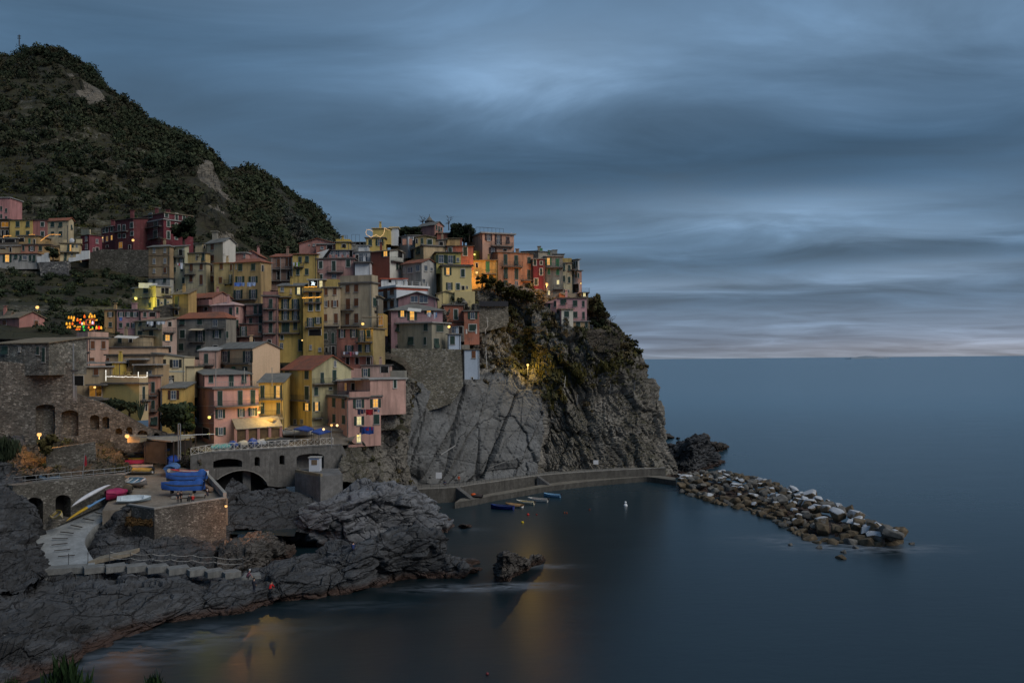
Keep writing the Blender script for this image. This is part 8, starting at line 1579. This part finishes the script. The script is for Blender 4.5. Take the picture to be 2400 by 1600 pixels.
# ------------------------------------------------------------------ people
SKIN = plain('skin', (.42, .25, .18), .6, .1)
def person(label, pos, yaw, pose, top, legs, hair=(.03, .02, .015), pack=None, hat=None):
    t_ = thing('person', label, 'person', pos, (0, 0, yaw), group='people on the waterfront')
    h = {'stand': .9, 'walk': .9, 'sit': .45, 'crouch': .38, 'bend': .85}[pose]; lean = {'stand': 0, 'walk': .05, 'sit': .08, 'crouch': .28, 'bend': .45}[pose]
    V = [(0, 0, h)]; E = []; R = [.15]; K = ['t']
    def add(p, par, r, k): V.append(p); R.append(r); K.append(k); E.append((par, len(V)-1)); return len(V)-1
    w = add((0, -lean*.4, h+.2), 0, .14, 't'); ch = add((0, -lean*.9, h+.42), w, .165, 't'); nk = add((0, -lean*1.15, h+.56), ch, .06, 's'); hd = add((0, -lean*1.25-.02, h+.66), nk, .085, 's'); add((0, -lean*1.25-.02, h+.80), hd, .085, 'h'); add((0, -lean*1.25-.115, h+.68), hd, .022, 's')
    for s in (-1, 1):
        sh = add((s*.19, -lean*1.0, h+.49), ch, .065, 't')
        el, wr = {'stand': ((s*.25, .03, h+.22), (s*.24, -.1, h-.02)), 'walk': ((s*.25, .1*s, h+.22), (s*.24, .1*s-.12, h)), 'sit': ((s*.26, -.15, h+.24), (s*.15, -.38, h+.16)), 'crouch': ((s*.27, -.45, h+.2), (s*.15, -.62, h-.05)), 'bend': ((s*.25, -.55, h+.15), (s*.2, -.6, h-.1))}[pose]
        e = add(el, sh, .048, 't'); q = add(wr, e, .036, 's'); d = np.array(wr)-np.array(el); d /= np.linalg.norm(d); pm = add(tuple(np.array(wr)+d*.07), q, .034, 's')
        for f, (ox, ln) in enumerate(((-.03, .07), (-.01, .085), (.01, .08), (.028, .062))): f1 = add(tuple(np.array(wr)+d*.11+np.array((ox, -.005, 0))), pm, .010, 's'); add(tuple(np.array(wr)+d*(.11+ln)+np.array((ox*1.1, -.025, 0))), f1, .008, 's')
        add(tuple(np.array(wr)+d*.07+np.array((-s*.05, -.03, -.01))), q, .010, 's')
        hp = add((s*.09, 0, h-.06), 0, .1, 'l')
        kn, an, toe = {'stand': ((s*.1, -.03, .48), (s*.11, .02, .09), (s*.12, -.15, .05)), 'walk': ((s*.1, -.14*s-.03, .48), (s*.11, -.18*s+.05, .1), (s*.12, -.18*s-.12, .05)), 'sit': ((s*.12, -.44, .47), (s*.12, -.45, .08), (s*.13, -.62, .05)), 'crouch': ((s*.16, -.42, .5), (s*.14, -.1, .1), (s*.14, -.27, .05)), 'bend': ((s*.12, -.05, .46), (s*.12, .02, .09), (s*.12, -.15, .05))}[pose]
        k = add(kn, hp, .068, 'l'); a = add(an, k, .045, 'l'); add(toe, a, .04, 'b')
    me = bpy.data.meshes.new('body'); me.from_pydata(V, E, []); o = bpy.data.objects.new('body', me); COL.objects.link(o)
    o.modifiers.new('s', 'SKIN'); sv = me.skin_vertices[0].data
    for i, r in enumerate(R): sv[i].radius = (r, r)
    sv[0].use_root = True
    md = o.modifiers.new('u', 'SUBSURF'); md.levels = md.render_levels = 1
    dg = bpy.context.evaluated_depsgraph_get(); me2 = bpy.data.meshes.new_from_object(o.evaluated_get(dg)); bpy.data.objects.remove(o)
    mats = {'t': plain('jacket', top, .8), 'l': plain('trousers', legs, .85), 's': SKIN, 'h': plain('hair', hair, .9), 'b': plain('shoes', (.03, .03, .03), .7)}; ks = list(mats); me2.materials.clear()
    for k in ks: me2.materials.append(mats[k])
    Va = np.array(V)
    for p in me2.polygons:
        d = ((Va-np.array(p.center))**2).sum(1); p.material_index = ks.index(K[int(d.argmin())]); p.use_smooth = True
    o = bpy.data.objects.new('body', me2); COL.objects.link(o); o.parent = t_
    m = LMB(); m.ball((0, -lean*1.25-.01, h+.79), .125, 10, 0, (1, 1.05, .8)); m.build('hat' if hat else 'hair', plain('headwear', hat or hair, .9), t_, True)
    if pack: m = LMB(); m.ball((0, .2-lean*.5, h+.32), .24, 10, 0, (.8, .55, 1.15)); m.build('backpack', plain('pack', pack, .8), t_, True)
    return t_
person('person standing on the square with a blue backpack, dark clothes', on_sq('Q', 1262, 1420), math.radians(30), 'stand', (.03, .03, .035), (.035, .035, .045), pack=(.02, .06, .22))
person('second person in dark clothes close beside the one with the blue backpack', on_sq('Q', 1300, 1410)+(.1, .1, 0), math.radians(-30), 'stand', (.05, .03, .03), (.03, .03, .035))
person('person in black sitting near the edge of the square', on_sq('Q', 1425, 1402), math.radians(150), 'crouch', (.03, .03, .032), (.03, .03, .03))
person('person in a red jacket sitting beside the one in black on the square', on_sq('Q', 1510, 1402), math.radians(200), 'crouch', (.4, .03, .025), (.04, .04, .05), hair=(.3, .22, .15))
person('person in dark clothes and pale cap sitting on the step by the parapet', on_sq('Q', 1765, 1330), math.radians(-60), 'sit', (.045, .04, .06), (.035, .035, .04), hat=(.5, .5, .52))
person('person standing on the dark shore rocks, in dark blue, below the last step', PZ(*fp('P', 2188, 398), 2.9), math.radians(160), 'stand', (.04, .04, .055), (.03, .035, .055))
person('person in a bright red jacket crouching on the shore rocks', PZ(*fp('P', 2322, 392), 2.8), math.radians(150), 'crouch', (.55, .02, .02), (.03, .03, .035))
person('person in white cap bending at the end of the stepped walkway', PZ(*fp('P', 2125, 285), 3.3), math.radians(110), 'crouch', (.15, .05, .08), (.04, .03, .04), hat=(.7, .7, .72))
person('person in dark blue crouching on the round rock by the pool', PZ(828, 1292, 5.0), math.radians(190), 'crouch', (.02, .035, .11), (.03, .03, .05))
person('person in dark blue sitting by the notice on the cliff path', PZ(*fp('M', 485, 850), 3.15)+(0, 2, 0), math.radians(20), 'sit', (.02, .04, .1), (.04, .05, .08))
person('person in an orange-red top standing on the cliff path by the rock', PZ(*fp('M', 582, 836), 3.15)+(0, 4, 0), math.radians(20), 'stand', (.4, .07, .03), (.08, .05, .04))
# ------------------------------------------------------------------ camera, sky, light
cam = bpy.data.cameras.new('camera'); co = bpy.data.objects.new('camera', cam); COL.objects.link(co); S.camera = co
cam.sensor_width = 36; cam.lens = FPX/2400*36; cam.clip_start = .5; cam.clip_end = 400000
M_ = Matrix(((RT[0], UP[0], -_f[0], 0), (RT[1], UP[1], -_f[1], 0), (RT[2], UP[2], -_f[2], 30), (0, 0, 0, 1))); co.matrix_world = M_
W = bpy.data.worlds.new('World'); S.world = W; W.use_nodes = True; t = NT(W.node_tree); W.node_tree.nodes.clear()
out = t.n('ShaderNodeOutputWorld'); bg = t.n('ShaderNodeBackground'); W.node_tree.links.new(bg.outputs[0], out.inputs[0])
tc = t.n('ShaderNodeTexCoord').outputs['Generated']; sp = t.n('ShaderNodeSeparateXYZ', i_Vector=tc); x, y, z = sp.outputs
hz = t.m('SQRT', t.m('ADD', t.m('ADD', t.m('MULTIPLY', x, x), t.m('MULTIPLY', y, y)), 1e-5)); el = t.m('DIVIDE', z, hz); az = t.m('ARCTAN2', x, y)
SUN_EL, SUN_AZ = math.radians(28), math.radians(128)
sky = t.n('ShaderNodeTexSky', sky_type='NISHITA'); sky.sun_disc = False; sky.sun_elevation = math.radians(1.5); sky.sun_rotation = SUN_AZ; sky.altitude = 30
W.node_tree.links.new(tc, sky.inputs[0])
base = t.ramp(t.m('MULTIPLY', el, 2.0, clamp=True), ((0, (.195, .24, .305)), (.035, (.165, .228, .32)), (.12, (.112, .187, .292)), (.26, (.08, .15, .248)), (.45, (.077, .145, .242)), (.7, (.094, .175, .288)), (1, (.1, .178, .29))))
# layered cloud deck: noise on a plane overhead, stretched along the horizon
k = t.m('DIVIDE', 1.0, t.m('ADD', t.m('MAXIMUM', z, 0.0), .09)); comb = t.n('ShaderNodeCombineXYZ', i_0=t.m('MULTIPLY', x, k), i_1=t.m('MULTIPLY', y, k), i_2=0.0).outputs[0]
c1 = t.noise(t.mapv(comb, (.5, .75, 1), (0, 0, .45)), 2.0, 7, .56, .6); c2 = t.noise(t.mapv(comb, (.3, .9, 1), (0, 0, .15)), 1.0, 5, .5, .6)
cl = t.m('ADD', t.m('MULTIPLY', c1, .7), t.m('MULTIPLY', c2, .3))
fac = t.ramp(cl, ((.35, .68), (.45, .87), (.55, 1.07), (.66, 1.42)))
extra = None
def blob(px, py, wx, wy, k, c):
    global extra
    a0 = math.atan((px-1200)/FPX); e0 = (842-py)/FPX*math.cos(a0); sa, se = wx/FPX, wy/FPX
    dx = t.m('DIVIDE', t.m('SUBTRACT', az, a0), sa); wob = t.m('MULTIPLY', t.m('SUBTRACT', c1, .5), 2.2); dy = t.m('ADD', t.m('DIVIDE', t.m('SUBTRACT', el, e0), se), wob)
    g = t.m('MULTIPLY', t.m('EXPONENT', t.m('MULTIPLY', t.m('ADD', t.m('MULTIPLY', dx, dx), t.m('MULTIPLY', dy, dy)), -1.0)), k)
    extra = g if extra is None else t.m('ADD', extra, g)
for b_ in ((1270, 150, 280, 85, .62, 0), (1500, 50, 700, 110, .2, 0), (1880, 490, 300, 40, .85, 0), (2150, 545, 260, 34, .6, 0), (2130, 640, 240, 26, .55, 0), (1540, 672, 240, 18, .5, 0), (1480, 500, 300, 60, .25, 0), (2250, 40, 400, 120, .25, 0), (2300, 770, 400, 40, .15, 0),
           (850, 320, 700, 80, -.18, 0), (1500, 400, 700, 70, -.24, 0), (2150, 330, 500, 110, -.2, 0), (2200, 590, 400, 25, -.14, 0), (1800, 610, 600, 25, -.14, 0), (400, 150, 500, 130, -.1, 0), (1700, 705, 500, 22, -.12, 0), (1000, 420, 400, 60, -.14, 0), (800, 90, 500, 60, -.1, 0), (150, 80, 400, 160, -.16, 0), (2300, 815, 500, 16, .12, 0)): blob(*b_)
skyc = t.mix(1.0, base, t.n('ShaderNodeCombineColor', i_0=fac, i_1=fac, i_2=fac).outputs[0], 'MULTIPLY')
ex = t.m('ADD', 1.0, extra); tint = t.n('ShaderNodeCombineColor', i_0=t.m('MAXIMUM', t.m('ADD', 1.0, t.m('MULTIPLY', extra, 1.35)), .2), i_1=ex, i_2=t.m('ADD', 1.0, t.m('MULTIPLY', extra, .82))).outputs[0]
skyc = t.mix(1.0, skyc, tint, 'MULTIPLY')
wa = t.m('DIVIDE', t.m('SUBTRACT', az, .5), .28); we = t.m('DIVIDE', t.m('SUBTRACT', el, .006), .016)
wg = t.m('EXPONENT', t.m('MULTIPLY', t.m('ADD', t.m('MULTIPLY', wa, wa), t.m('MULTIPLY', we, we)), -1.0)); skyc = t.mix(wg, skyc, (.05, .028, .012), 'ADD')
skyc = t.mix(.02, skyc, sky.outputs[0], 'ADD')
W.node_tree.links.new(skyc, bg.inputs[0]); bg.inputs[1].default_value = 1.0
sd = bpy.data.lights.new('sun', 'SUN'); sd.energy = 1.85; sd.angle = math.radians(38); sd.color = (1.0, .93, .83); so = bpy.data.objects.new('sun', sd); COL.objects.link(so)
tow = Vector((.62, -.42, .66)); so.rotation_euler = tow.to_track_quat('Z', 'Y').to_euler(); so.location = (0, 0, 200)
S.view_settings.view_transform = 'Standard'; S.view_settings.look = 'None'; S.view_settings.exposure = 0
S.render.engine = 'CYCLES'; cy = S.cycles; cy.max_bounces = 5; cy.diffuse_bounces = 2; cy.glossy_bounces = 3; cy.sample_clamp_indirect = 3; cy.caustics_reflective = False; cy.caustics_refractive = False; cy.use_denoising = True; cy.use_adaptive_sampling = True; cy.adaptive_threshold = .02
